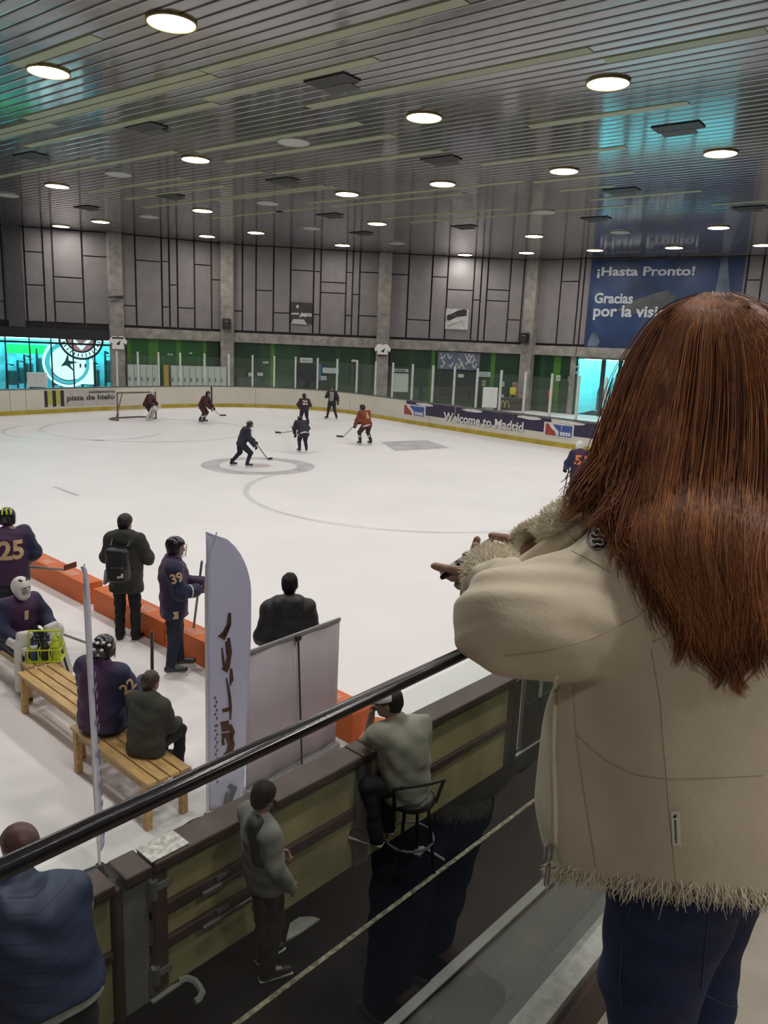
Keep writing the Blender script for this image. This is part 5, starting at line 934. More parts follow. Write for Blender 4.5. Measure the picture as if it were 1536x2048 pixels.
stick(W(t, J['wrl']+vv(0, -.06, .1)), atz(536, 919, .04), 'hockey stick of the player skating through the grey ring', (CR*.5+CF)*vv(1, 1, 0), bl=.22)
p = grounded(608, 852); hockey('farther of two overlapping dark players, maroon sleeve, seen from behind', p, face_dir(608, 852, R2(15)), 1.62, dict(CROUCH, pel=(0, -.02, .88), chest=(0, .03, 1.2), neck=(0, .05, 1.36), head=(0, .10, 1.50), shl=(-.19, .03, 1.29), shr=(.19, .03, 1.29), elr=(.33, .05, 1.04), ell=(-.33, .05, 1.04), hil=(-.10, -.02, .85), hir=(.10, -.02, .85), knl=(-.15, .06, .46), knr=(.15, .06, .46)), .022, two_tone('jersey_dark_maroon', (.016, .010, .022, 1), (.055, .010, .016, 1)), M_PANT, M_SOCK, M_HELM, num=('22', 'back', .24, M_NUMW))
p = grounded(605, 905); t, J, k, Pf, M = hockey('nearer of two overlapping dark players, bent forward with stick to the left', p, face_dir(605, 905, R2(20)), 1.56, dict(CROUCH, head=(0, .40, 1.28), neck=(0, .30, 1.20), chest=(0, .16, 1.10), shl=(-.19, .26, 1.15), shr=(.19, .26, 1.15), elr=(.30, .22, .92), ell=(-.30, .22, .92), wrl=(-.22, .36, .70), wrr=(.05, .44, .78), anl=(-.15, -.05, .085), anr=(.15, -.05, .085), knl=(-.13, .06, .46), knr=(.13, .06, .46), tol=(-.18, .1, .03), tor=(.18, .1, .03)), .018, M_JNAVY, M_PANT, M_SOCK, M_HELM, band=M_NUMW)
stick(W(t, J['wrr']+vv(0, 0, .05)), atz(562, 866, .05), 'hockey stick pointing left from the nearer dark player', (-CR+CF*.2)*vv(1, 1, 0), bl=.3)
q = atz(582, 854); b = MB(); b.lathe((q[0], q[1], 0), [(.037, 0), (.038, .004), (.038, .021), (.037, .025)], 18); tag(b.build('puck', M_BLACK), 'small black puck on the ice left of the dark players', 'puck')
p = grounded(663, 839); t, J, k, Pf, M = hockey('referee in black and white striped shirt by the boards, hand at face', p, face_dir(663, 839, R2(165)), 1.72, dict(anl=(-.26, -.02, .085), anr=(.24, .02, .085), tol=(-.33, .12, .03), tor=(.32, .14, .03), knl=(-.17, .06, .48), knr=(.16, .06, .48), elr=(.30, .08, 1.16), wrr=(.20, .26, 1.38), ell=(-.30, -.04, 1.15), wrl=(-.36, .10, .95)), .020, M_BLACK, M_BLACK, M_BLACK, M_HELM, cage=False, rt=.14, hem=.05)
for sx in (-.09, -.03, .03, .09):
    for ob in [o for o in COL.objects if o.parent == t and o.name.startswith('jersey')]:
        V = [(sx+dx, z, 0) for z in np.linspace(-.25, .22, 8) for dx in (-.014, .014)]; Fc = [(2*i, 2*i+1, 2*i+3, 2*i+2) for i in range(7)]; V2, F2 = drape(V, Fc, ob, J['chest']-vv(0, 0, .08), (-1, 0, 0), (0, 0, 1), .008); link_mesh('white_stripe', V2, F2, M_NUMW, ob)
p = grounded(730, 890); t, J, k, Pf, M = hockey('hockey player in rust orange jersey with white hem, stick to the left', p, face_dir(730, 890, R2(38)), 1.75, dict(CROUCH, pel=(0, -.05, .84), chest=(-.02, .05, 1.15), neck=(-.03, .12, 1.31), head=(-.05, .20, 1.44), shl=(-.21, .10, 1.25), shr=(.17, .08, 1.25), anl=(-.24, .02, .085), anr=(.24, -.06, .085), knl=(-.20, .14, .46), knr=(.18, .08, .46), wrl=(-.22, .40, .76), wrr=(-.02, .42, .80)), .018, M_ORJ, M_MAROON, M_BLACK, M_HELM, num=('6', 'back', .26, M_NUM), band=M_NUMW, sockband=M_NUMW, yaw=R2(20))
stick(W(t, J['wrl']+vv(.05, -.1, .1)), atz(686, 874, .04), 'hockey stick of the rust orange player', (-CR+CF*.35)*vv(1, 1, 0), bl=.34)
p = grounded(1150, 1012); t, J, k, Pf, M = hockey('hockey player with orange 51 on the back and white helmet, at right', p, face_dir(1150, 1012, R2(12)), 1.70, dict(ell=(-.30, .02, 1.12), wrl=(-.30, .22, .98), elr=(.30, .0, 1.12), wrr=(.16, .25, 1.0), head=(-.02, .06, 1.6), anl=(-.16, 0, .085), anr=(.16, 0, .085)), .015, M_JER, M_PANT, M_SOCK, M_HELMW, num=('51', 'back', .27, M_NUMO), yaw=R2(15), arm_num=('1', 'l', .1, M_NUMW))
stick(W(t, J['wrl']+vv(.1, .0, .1)), W(t, (-.2, .75, .04)), 'hockey stick in front of player 51', (CF)*vv(1, 1, 0))
# goal with its keeper
gl = grounded(236, 842); gA = atz(236, 842); gB = atz(312, 838); gd = nrm((gB-gA)*vv(1, 1, 0)); gn = np.array((-gd[1], gd[0], 0)); gz = height_at(gA, 236, 786); gw = float(np.linalg.norm((gB-gA)[:2])); t = thing('goal', 'hockey goal frame with net at the far left end', 'goal', tuple(gA), math.atan2(gd[1], gd[0])); M_GOAL = pm('goal_frame', (.14, .10, .10, 1), rough=.4)
if gn @ CF < 0: back = -1
else: back = 1
b = MB(); b.tube([(0, 0, 0), (0, 0, gz), (gw, 0, gz), (gw, 0, 0)], .045, 8); b.build('goal_frame', M_GOAL, t)
b = MB(); b.tube([(0, 0, .03), (-.05, .6*back, .03), (.3, 1.0*back, .03), (gw-.3, 1.0*back, .03), (gw+.05, .6*back, .03), (gw, 0, .03)], .045, 8); b.build('base_frame', M_GOAL, t); b = MB(); b.tube([(.1, 0, gz), (.35, .55*back, gz*.98), (gw-.35, .55*back, gz*.98), (gw-.1, 0, gz)], .03, 6); b.build('top_frame', M_GOAL, t)
b = MB(); b.tube([(.5, .98*back, .03), (.62, .55*back, gz*.98)], .025, 6); b.build('back_stay', M_GOAL, t)
b = MB()
for i in range(15): u = i/14; b.tube([(.35+(gw-.7)*u, .55*back, gz*.98), (.1+(gw-.2)*u, 1.0*back, .04)], .006, 4, cap=False)
for j in range(9): v = j/8; b.tube([(.1+.25*v, (1.0-.45*v)*back, .04+(gz-.06)*v), (gw-.1-.25*v, (1.0-.45*v)*back, .04+(gz-.06)*v)], .006, 4, cap=False)
b.build('net', M_NUMW, t)
def goalie(label, loc, head, H_, ov, res, jmat, seated=False, num=None):
    t = thing('person', label, 'person', loc, head); J, k = pose(H_, LIFT if not seated else 0, **ov); M, Pf = body(J, k, M_SKIND, t, res, 0, -.1, hands=False, face=False); jr, up = garment_top(J, k, 'jersey', jmat, t, res, rt=.18, ra=(.11, .10), rw=.085, hem=.10, cuff=.9, seed=4); garment_legs(J, k, 'hockey_pants', M_PANT, t, res, rp=.165, rth=.13, rkn=.10, to=0)
    for s, sg in (('l', -1), ('r', 1)):
        a, c = J['kn'+s], J['an'+s]; u = nrm(a-c); fw = nrm(J['to'+s]-c - u*((J['to'+s]-c)@u)); sd = np.cross(u, fw); m = (a+c)/2+fw*.06*k+u*.06*k; Mx = np.stack([sd, fw, u], 1); S = Solid(.03*k); S.box(m, vv(.115, .055, .30)*k, Mx, rnd=.045*k); S.box(m+u*.32*k+fw*.02*k, vv(.10, .05, .10)*k, Mx, rnd=.04*k); pd = S.build('leg_pad', M_PAD, t, res)
        for q in (-.045, .02): b = MB(); b.box(tuple(m+sd*q*k+fw*.056*k+u*.03*k), (.026*k, .012*k, .58*k), M=Matrix(Mx.tolist())); b.build('pad_stripe', M_DARK, pd)
        skate(J, k, s, t, res, M_HELMW) if not seated else shoe(J, k, s, M_HELM, t, res, name='skate')
        d = nrm(J['wr'+s]-J['el'+s]); S = Solid(.02*k)
        if s == 'r': S.box(J['wr'+s]+d*.09*k, vv(.095, .045, .15)*k, np.stack([np.cross(d, vv(0, 0, 1)), np.cross(d, np.cross(d, vv(0, 0, 1))), d], 1), rnd=.02*k); S.cap(J['wr'+s]-d*.05*k, J['wr'+s]+d*.06*k, .055*k); S.build('blocker', M_PAD, t, res)
        else: S.ell(J['wr'+s]+d*.10*k, vv(.11, .09, .12)*k); S.ell(J['wr'+s]+d*.14*k+vv(0, .1, .03)*k, vv(.07, .07, .08)*k, sub=True); S.cap(J['wr'+s]-d*.06*k, J['wr'+s]+d*.06*k, .06*k); S.build('catch_glove', M_PAD, t, res)
    S = Solid(.02*k); S.ell(Pf(0, 0, .03), vv(.108, .125, .122)*k, M); S.ell(Pf(0, .04, -.06), vv(.08, .10, .08)*k, M, k=.03*k); S.box(Pf(0, .13, -.005), vv(.065, .05, .05)*k, M, rnd=.02*k, sub=True, k=.012*k); hm = S.build('goalie_mask', M_HELMW, t, res*.7)
    for z in (.03, .005, -.02, -.045): b = MB(); b.tube([Pf(.068*math.sin(a), .025+.112*math.cos(a), z) for a in np.linspace(-.95, .95, 9)], .0042*k, 5); b.build('mask_bar', M_CAGE, hm)
    b = MB()
    for s_ in (-1, 1): b.tube([Pf(s_*.03, .08, .125), Pf(s_*.05, .04, .135)], .012*k, 6)
    b.build('mask_mark', M_DARK, hm); return t, J, k, jr
M_PAD = pm('goalie_pad', (.60, .58, .54, 1), rough=.5, var=.08)
p = grounded(298, 841); goalie('goalkeeper in maroon with white pads standing before the far goal', p, face_dir(298, 841, R2(-110)), 1.66, dict(CROUCH, pel=(0, -.08, .78), chest=(0, .05, 1.08), neck=(0, .13, 1.24), head=(0, .2, 1.38), shl=(-.2, .1, 1.18), shr=(.2, .1, 1.18), anl=(-.24, 0, .085), anr=(.24, 0, .085), tol=(-.28, .16, .03), tor=(.28, .16, .03), knl=(-.2, .14, .45), knr=(.2, .14, .45), wrl=(-.3, .36, .72), wrr=(.28, .4, .66), ell=(-.33, .16, .92), elr=(.33, .16, .92)), .022, M_MAROON)
# ------------------------------------------------------------------ the people by the benches and on the walkway
M_PUFF = pm('puffer_black', (.014, .014, .015, 1), rough=.55, var=.15); M_COATG = pm('coat_charcoal', (.028, .029, .026, 1), rough=.75, var=.15); M_OLIVE = pm('hoodie_olive', (.045, .046, .033, 1), rough=.85, var=.15); M_TROUB = pm('trousers_black', (.009, .009, .010, 1), rough=.8); M_TEE = pm('tee_pale', (.33, .32, .255, 1), rough=.85, var=.06)
M_VEST = pm('vest_navy', (.022, .035, .088, 1), rough=.5, var=.15); M_JEANSD = pm('jeans_dark', (.012, .013, .020, 1), rough=.8); M_SOLE = pm('sole_white', (.5, .5, .48, 1), rough=.6); M_SHOEB = pm('shoe_black', (.010, .010, .010, 1), rough=.5)
def wj(loc, k, **kw): return {n: tuple((vv(*p)-vv(*loc))/k) for n, p in kw.items()}
def hair(root, Pf, M, k, mat, res, r=(.086, .106, .100), back=True, cut_y=.045, name='hair', low=-.05):
    S = Solid(.02*k); S.ell(Pf(0, -.014, .036), vv(*r)*k, M)
    if back: S.ell(Pf(0, -.05, -.01), vv(.070, .062, .075)*k, M)
    S.box(Pf(0, .12, -.03), vv(.085, .08, .075)*k, M, rnd=.03*k, sub=True, k=.015*k); S.cut(Pf(0, 0, low), M @ vv(0, .5, -1)); S.warp = folds(.003*k, 60/k, 3); return S.build(name, mat, root, res)
def hood(k, J):
    up = nrm(J['neck']-J['chest'])
    def f(S):
        b = J['neck']+vv(0, -.075, -.01)*k
        S.ell(b, vv(.115, .075, .095)*k, k=.04*k); S.cap(J['neck']+vv(-.08, -.01, .02)*k, J['neck']+vv(.08, -.01, .02)*k, .05*k)
    return f
def local_dir(t, v): c, s = math.cos(-t.rotation_euler.z), math.sin(-t.rotation_euler.z); return vv(v[0]*c-v[1]*s, v[0]*s+v[1]*c, v[2])
SIT = dict(pel=(0, 0, .60), chest=(0, .04, .95), neck=(0, .07, 1.12), head=(0, .12, 1.26), shl=(-.18, .05, 1.06), shr=(.18, .05, 1.06), ell=(-.24, .10, .80), elr=(.24, .10, .80), wrl=(-.16, .32, .70), wrr=(.16, .32, .70), hil=(-.10, .02, .58), hir=(.10, .02, .58), knl=(-.13, .44, .57), knr=(.13, .44, .57), anl=(-.12, .44, .11), anr=(.12, .44, .11), tol=(-.13, .60, .045), tor=(.13, .60, .045))
# player 39 -------------------------------------------------------------
p = grounded(350, 1349); t, J, k, Pf, M = hockey('hockey player 39 standing in profile with stick upright, facing right', p, R2(-122), 1.66, dict(wrr=(.13, .30, 1.10), elr=(.26, .08, 1.12), wrl=(-.10, .40, 1.12), ell=(-.26, .10, 1.10), anl=(-.13, .06, .085), tol=(-.14, .22, .03), anr=(.11, -.05, .085), tor=(.12, .11, .03), knr=(.11, .0, .48)), .012, M_JER, M_PANT, M_SOCK, M_HELM, pitch=-.12, arm_num=('39', 'r', .125, M_NUM), hem=.17, rt=.17, cagemat=M_CAGE, wraps=((0, 0, -1), (-1, 0, 0)))
stick(atw(404, 1122, np.dot(W(t, J['wrl'])-CP, CF)-.02), atz(383, 1290, .04), 'hockey stick held upright by player 39', (CR)*vv(1, 1, 0), M_GREY)
jr = [o for o in t.children if o.name.startswith('jersey')][0]
m = J['wrr']-nrm(J['wrr']-J['elr'])*.13*k; b = MB(); dv = nrm(J['wrr']-J['elr']); b.tube([m-dv*.008, m+dv*.008], .088*k, 14); b.build('cuff_band', M_NUMW, jr, True)
b = MB(); q = J['hir']+vv(.135, .02, -.10)*k; b.rbox(tuple(q), (.012, .06, .09), .004); b.build('pants_badge', M_NUM, [o for o in t.children if o.name.startswith('hockey_pants')][0])
# player 25 -------------------------------------------------------------
p = atz(14, 1030, 1.70); t, J, k, Pf, M = hockey('hockey player 25 seen from behind at the left edge, stick pointing right', (float(p[0]), float(p[1]), 0), face_dir(18, 1100, R2(8)), 1.72, dict(elr=(.30, -.02, 1.14), wrr=(.27, .22, 1.02), ell=(-.28, .02, 1.14), wrl=(-.16, .26, 1.0), head=(.01, .05, 1.62)), .012, M_JER, M_PANT, M_SOCK, M_HELM, num=('25', 'back', .26, M_NUM), stripes=M_NEON, yaw=R2(-12), arm_num=('2', 'r', .12, M_NUM), hem=.14, rt=.175, gmat=pm('glove_orange_black', (.16, .035, .012, 1), rough=.6, var=.5, scale=16))
h_ = W(t, J['wrr']+vv(0, .06, -.01)); wd = float(np.dot(h_-CP, CF)); e_ = atw(128, 1139, wd-.1)
stick(atw(40, 1133, wd+.05), e_, 'hockey stick with red blade pointing right from player 25', (CR+CU*.35), M_GREY, tape=M_STKR, bl=.2)
# seated goalkeeper ------------------------------------------------------
loc = (3.42, 8.72, 0); t, J, k, jr = goalie('seated goalkeeper with white mask and white pads on the left bench', loc, face_dir(40, 1230, R2(-150)), 1.62, dict(SIT, head=(0, .16, 1.24), chest=(0, .06, .93), neck=(0, .10, 1.08), shl=(-.19, .08, 1.02), shr=(.19, .08, 1.02), ell=(-.30, .14, .80), elr=(.30, .14, .80), wrl=(-.26, .36, .72), wrr=(.22, .36, .68), knl=(-.20, .44, .55), knr=(.20, .44, .55), anl=(-.26, .52, .12), anr=(.26, .52, .12), tol=(-.28, .68, .05), tor=(.28, .68, .05)), .014, M_JER, seated=True)
V, F_ = fit_text('1', .05, .11, bold=.03, sub=1); V2, F2 = drape([(v[0]-.02, v[1]-.05, 0) for v in V], F_, jr, J['chest']+vv(.0, 0, -.02), (-1, 0, 0), (0, 0, 1), .006); link_mesh('number', V2, F2, M_NUM, jr)
stick(atz(108, 1262, .40), atz(204, 1297, .04), 'thin goalkeeper stick slanting from the bench to the ice', (CR*.9-CF*.3)*vv(1, 1, 0), M_GREY, bl=.22)
# seated player 22 -------------------------------------------------------
def bench_person(label, loc, head, H_, ov): t = thing('person', label, 'person', loc, head); J, k = pose(H_, 0, **dict(SIT, **ov)); return t, J, k
loc = (3.11, 6.17, 0); t, J, k = bench_person('seated hockey player 22 with patterned black helmet, seen from behind on the bench', loc, R2(-68), 1.68, dict(pel=(0, 0, .575), hil=(-.1, .02, .56), hir=(.1, .02, .56), ell=(-.27, .16, .84), elr=(.27, .16, .84), wrr=(.20, .42, .86), wrl=(-.10, .40, .78), head=(-.03, .12, 1.25)))
M, Pf = body(J, k, M_SKIND, t, .014, R2(12), -.15, hands=False); jr, up = garment_top(J, k, 'jersey', M_JER, t, .012, rt=.175, ra=(.105, .092), rw=.08, hem=.03, fold=.009, cuff=.9, collar=.07); garment_legs(J, k, 'hockey_pants', M_PANT, t, .014, rp=.165, rth=.125, rkn=.095, to=0)
for s in 'lr': S = Solid(.02); S.cap(J['kn'+s], J['an'+s]+vv(0, 0, .08), .078*k, .062*k); S.build('sock', M_SOCK, t, .014); shoe(J, k, s, M_HELM, t, .014, M_HOLD, 'skate'); glove(t, J, k, s, M_GLOVE, .012)
hm = helmet(t, Pf, M, k, M_HELM, .010); rs = random.Random(2)
for q in ((-.05, -.115, .09), (.0, -.127, .085), (.05, -.115, .09), (-.03, -.125, .02), (.04, -.122, .02), (0, -.1, -.03), (-.085, -.07, .06), (.085, -.07, .06)): S = Solid(.005); S.ell(Pf(*q), vv(.020, .020, .016)); S.build('white_patch', M_HELMW, hm, .008)
m = J['shr']*.55+J['elr']*.45; uy = nrm(J['shr']-J['elr']); vw = local_dir(t, CP-W(t, m)); vw = vw-uy*(vw@uy); number('22', jr, t, m, np.cross(uy, vw/np.linalg.norm(vw)), uy, .125*k, M_NUM, bold=.03)
q = W(t, J['wrr']+vv(.0, .10, .0)); stick(q+vv(.04, .05, .42), q+vv(-.02, -.02, -.80), 'hockey stick held upright by the seated player 22', (CR)*vv(1, 1, 0))
# boy in olive hoodie -----------------------------------------------------
loc = (3.20, 5.56, 0); t, J, k = bench_person('boy in olive green hooded jacket seated on the near end of the bench', loc, R2(-68), 1.42, dict(pel=(0, 0, .665), hil=(-.1, .02, .65), hir=(.1, .02, .65), chest=(0, .05, 1.0), neck=(0, .09, 1.16), head=(-.01, .14, 1.31), shl=(-.17, .07, 1.10), shr=(.17, .07, 1.10), ell=(-.23, .16, .86), elr=(.23, .14, .86), wrl=(-.12, .36, .78), wrr=(.15, .38, .77), knl=(-.12, .46, .63), knr=(.12, .46, .63), anl=(-.10, .42, .12), anr=(.10, .44, .12), tol=(-.11, .58, .05), tor=(.11, .60, .05)))
M, Pf = body(J, k, M_SKIND, t, .010, R2(-8), -.05); garment_top(J, k, 'hooded_jacket', M_OLIVE, t, .011, rt=.155, ra=(.085, .074), rw=.055, hem=.07, fold=.008, extra=hood(k, J)); garment_legs(J, k, 'trousers', M_TROUB, t, .012, rp=.135, rth=.098, rkn=.072, ran=.055)
for s in 'lr': shoe(J, k, s, M_GREY, t, .011, M_SOLE)
hair(t, Pf, M, k, M_HAIRB, .009)
# man with backpack -------------------------------------------------------
p = grounded(256, 1279); t = thing('person', 'man in charcoal hooded coat with black backpack standing by the orange blocks', 'person', p, face_dir(256, 1279, R2(-22))); J, k = pose(1.72, 0, elr=(.30, .02, 1.16), wrr=(.06, .26, 1.20), ell=(-.27, .02, 1.16), wrl=(-.04, .26, 1.14), tor=(.16, .17, .03), anl=(-.10, -.03, .085))
M, Pf = body(J, k, M_SKIN, t, .014, R2(-15), 0, hands=True); garment_top(J, k, 'coat', M_COATG, t, .012, rt=.165, ra=(.092, .082), rw=.06, hem=.22, fold=.007, extra=hood(k*1.05, J)); garment_legs(J, k, 'trousers', M_TROUB, t, .013, rp=.14, rth=.10, rkn=.075, ran=.062)
for s in 'lr': shoe(J, k, s, M_SHOEB, t, .012, M_SOLE)
S = Solid(.02); S.ell(Pf(0, -.01, .04), vv(.092, .112, .105)*k, M); S.cut(Pf(0, 0, .0), M @ vv(0, .55, -1)); S.build('beanie', M_PUFF, t, .010); hair(t, Pf, M, k, M_HAIRD, .011, r=(.082, .10, .09), low=-.07)
S = Solid(.04); S.box((0, -.25*k, 1.13*k), vv(.155, .085, .235)*k, rotm(.06, 0, 0), rnd=.07*k); S.box((0, -.33*k, 1.02*k), vv(.12, .04, .10)*k, rnd=.035*k); bp_ = S.build('backpack', M_BLACK, t, .013)
for s in (-1, 1): b = MB(); b.tube([(s*.11*k, -.2*k, 1.36*k), (s*.13*k, -.05*k, 1.47*k), (s*.14*k, .11*k, 1.36*k), (s*.15*k, .1*k, 1.1*k), (s*.13*k, -.16*k, .98*k)], .02, 6); b.build('strap', M_BLACK, bp_)
b = MB(); b.poly([(.03*k, -.375*k, .985*k), (.11*k, -.375*k, 1.0*k), (.11*k, -.375*k, 1.05*k), (.085*k, -.375*k, 1.05*k), (.085*k, -.375*k, 1.02*k), (.03*k, -.375*k, 1.01*k)], (0, .012, 0)); b.build('pale_mark', M_NUMW, bp_)
b = MB(); b.box((-.21*k, -.12*k, .93*k), (.03, .14, .20), M=Matrix.Rotation(.15, 3, 'Y')); o = b.build('side_bag', M_SCRAP, t)
# man in black puffer behind the roll-up ----------------------------------
t = thing('person', 'man in black quilted hooded jacket standing behind the roll-up banner', 'person', (4.80, 5.55, 0), face_dir(572, 1230, R2(3))); J, k = pose(1.74, 0, ell=(-.255, -.03, 1.14), elr=(.255, -.03, 1.14), wrl=(-.22, .16, .98), wrr=(.22, .16, .98), head=(.015, .05, 1.635))
M, Pf = body(J, k, M_SKIN, t, .014, R2(-10), -.12); S0 = lambda x, y, z: .010*np.abs(np.sin((z+.15*y)*48))*-1 + 0*x
jk, up = garment_top(J, k, 'puffer_jacket', M_PUFF, t, .011, rt=.150, ra=(.088, .080), rw=.06, hem=.10, fold=.007, extra=hood(k*1.15, J)); garment_legs(J, k, 'trousers', M_TROUB, t, .014)
for s in 'lr': shoe(J, k, s, M_SHOEB, t, .014, M_SOLE)
hair(t, Pf, M, k, M_HAIRD, .010)
for z in (1.36, 1.26, 1.16, 1.06):
    pts = [(x, z*k*1.0, 0) for x in np.linspace(-.24, .24, 17)]; V = [(x*k, zz+dz, 0) for x, zz, _ in pts for dz in (-.004, .004)]; V2, F2 = drape([(v[0], v[1]-1.2*k, 0) for v in V], [(2*i, 2*i+1, 2*i+3, 2*i+2) for i in range(16)], jk, (0, 0, 1.2*k), (1, 0, 0), (0, 0, 1), .001); link_mesh('quilt_seam', V2, F2, M_BLACK, jk)
# boy in white vest on the walkway ------------------------------------------
loc = (2.73, 3.33, .0); hd = R2(-100); t = thing('person', 'boy with dark hair in pale top and black trousers beside the rink gate', 'person', (loc[0], loc[1], .014), hd)
J, k = pose(1.36, 0, pel=(0, -.02, .95), chest=(0, -.05, 1.28), neck=(0, -.07, 1.45), head=(0, -.03, 1.60), shl=(-.185, -.05, 1.38), shr=(.185, -.06, 1.38), wrl=(-.20, .22, .92), wrr=(.21, .10, .88), ell=(-.24, .0, 1.13), elr=(.25, -.06, 1.13), anl=(-.09, .03, .085), tol=(-.11, .2, .03), anr=(.10, -.04, .085), tor=(.14, .12, .03))
M, Pf = body(J, k, M_SKIND, t, .009, R2(14), -.30); jt, up = garment_top(J, k, 'pale_top', pm('top_grey', (.20, .20, .18, 1), rough=.8, var=.15), t, .009, rt=.145, ra=(.082, .068), rw=.052, hem=.10, fold=.008); garment_legs(J, k, 'trousers', M_TROUB, t, .011, rp=.13, rth=.10, rkn=.075, ran=.062)
S = Solid(.03); S.cap(J['neck']+vv(.06, -.06, -.02)*k, J['chest']+vv(.12, -.06, -.10)*k, .08*k, .07*k); S.cap(J['chest']+vv(.12, -.06, -.1)*k, J['pel']+vv(.14, .0, .10)*k, .07*k, .05*k); S.build('dark_scarf', M_PUFF, t, .009)
for s in 'lr': shoe(J, k, s, M_SHOEB, t, .010, M_SOLE)
hair(t, Pf, M, k, M_HAIRD, .008, r=(.092, .112, .108)); b = MB(); b.tube([Pf(.078, -.01, .02), Pf(.080, .05, .022), Pf(.062, .098, .022), Pf(.0, .112, .022), Pf(-.062, .098, .022), Pf(-.08, .05, .022)], .003, 5); b.build('glasses', M_STEEL, t)
# man on the bar stool -------------------------------------------------------
loc = (4.14, 3.36, .014); t = thing('person', 'man in pale tee and cap seated on the black stool, seen from behind', 'person', loc, 0); k = 1.70/1.75
Jw = wj(loc, k, pel=(4.14, 3.37, .74), chest=(4.09, 3.39, 1.09), neck=(4.07, 3.43, 1.25), head=(4.03, 3.50, 1.385), shl=(3.90, 3.47, 1.19), shr=(4.23, 3.35, 1.19), ell=(3.985, 3.66, 1.045), wrl=(3.955, 3.60, 1.28), elr=(4.36, 3.40, .95), wrr=(4.20, 3.60, 1.035), hil=(4.06, 3.40, .72), hir=(4.22, 3.36, .72), knl=(3.86, 3.52, .76), knr=(4.12, 3.57, .70), anl=(3.90, 3.46, .36), anr=(4.08, 3.50, .36), tol=(3.86, 3.57, .31), tor=(4.05, 3.62, .31))
J, k = pose(1.70, 0, **Jw); M, Pf = body(J, k, M_SKIND, t, .009, R2(28), -.1, hcurl=(.9, .5)); tee, up = garment_top(J, k, 'tee_shirt', M_TEE, t, .009, rt=.156, ra=(.080, .075), hem=.08, fold=.009, width=.9, short=True, seed=6); garment_legs(J, k, 'trousers', M_TROUB, t, .011, rp=.145, rth=.10, rkn=.074, ran=.062)
for s in 'lr': shoe(J, k, s, M_SHOEB, t, .010, M_SOLE)
hair(t, Pf, M, k, M_HAIRD, .009, r=(.084, .104, .096), low=-.08)
S = Solid(.015); S.ell(Pf(0, .0, .05), vv(.094, .114, .092)*k, M); S.cap(Pf(-.03, .10, .05), Pf(-.02, .17, .035), .03, .022); S.cap(Pf(.03, .10, .05), Pf(.02, .17, .035), .03, .022); S.cut(Pf(0, 0, .035), M @ vv(0, -.15, -1)); cp_ = S.build('cap', M_PUFF, t, .008); S = Solid(.01); S.ell(Pf(-.018, .022, .052), vv(.090, .106, .091)*k, M); S.cut(Pf(0, 0, .04), M @ vv(0, -.15, -1)); S.cut(Pf(0, .02, .05), M @ vv(.8, -.6, 0)); S.build('white_cap_panel', M_WHITE, cp_, .008)
t = thing('bar_stool', 'black bar stool with curved backrest under the seated man', 'stool', (4.16, 3.34, .014), R2(-25)); b = MB(); b.lathe((0, 0, .56), [(.16, 0), (.185, .02), (.185, .05), (.16, .07)], 24); b.build('seat', M_CH, t, True)
for a in (45, 135, 225, 315): c_, s_ = math.cos(R2(a)), math.sin(R2(a)); b = MB(); b.tube([(c_*.14, s_*.14, .57), (c_*.22, s_*.22, 0)], .014, 8); b.build('leg', M_CH, t)
b = MB(); b.tube([(.19*math.cos(a), .19*math.sin(a), .26) for a in np.linspace(0, 2*PI, 25)[:-1]], .010, 6, closed=True); b.build('foot_ring', M_STEEL, t); b = MB(); b.tube([(.17, -.08, .57), (.21, -.12, .78), (.16, -.21, .84), (0, -.255, .86), (-.16, -.21, .84), (-.21, -.12, .78), (-.17, -.08, .57)], .014, 8); b.build('backrest', M_CH, t)
# man in blue vest -----------------------------------------------------------
loc = (1.30, 3.18, .014); t = thing('person', 'man in navy quilted vest leaning on the barrier at the lower left', 'person', loc, 0); k = 1.76/1.75
Jw = wj(loc, k, pel=(1.30, 3.16, .95), chest=(1.30, 3.28, 1.25), neck=(1.28, 3.40, 1.40), head=(1.315, 3.48, 1.535), shl=(1.08, 3.40, 1.33), shr=(1.47, 3.28, 1.33), ell=(1.04, 3.60, 1.10), elr=(1.58, 3.44, 1.09), wrl=(1.20, 3.72, 1.04), wrr=(1.44, 3.66, 1.04), hil=(1.20, 3.18, .92), hir=(1.40, 3.12, .92), knl=(1.20, 3.24, .50), knr=(1.42, 3.16, .50), anl=(1.18, 3.12, .10), anr=(1.44, 3.06, .10), tol=(1.17, 3.29, .045), tor=(1.48, 3.22, .045))
J, k = pose(1.76, 0, **Jw); M, Pf = body(J, k, M_SKIN, t, .010, R2(15), -.25); garment_top(J, k, 'shirt', M_SCRAP, t, .012, rt=.150, ra=(.070, .060), rw=.05, hem=.07, fold=.005)
vs, up = garment_top(J, k, 'quilted_vest', M_VEST, t, .010, rt=.178, ra=(.098, .08), hem=.02, fold=.006, sleeves=(), collar=.085); garment_legs(J, k, 'jeans', M_JEANSD, t, .012, rp=.15, rth=.105, rkn=.078, ran=.066)
for s in 'lr': shoe(J, k, s, M_SHOEB, t, .012, M_SOLE)
bk = nrm(np.cross(J['shr']-J['shl'], up)); ux_ = nrm(np.cross(up, -bk)); ux_ = ux_ if ux_[0] > 0 else -ux_
for i in range(9):
    zz = -.26+i*.065; V = []
    for x in np.linspace(-.22, .22, 15): V += [(x, zz+abs(x)*.35-.003, 0), (x, zz+abs(x)*.35+.003, 0)]
    V2, F2 = drape(V, [(2*q, 2*q+1, 2*q+3, 2*q+2) for q in range(14)], vs, (J['chest']+J['pel'])/2+up*.05, ux_, up, .0015); link_mesh('quilt_seam', V2, F2, pm('vest_seam', (.012, .02, .055, 1), rough=.6), vs)
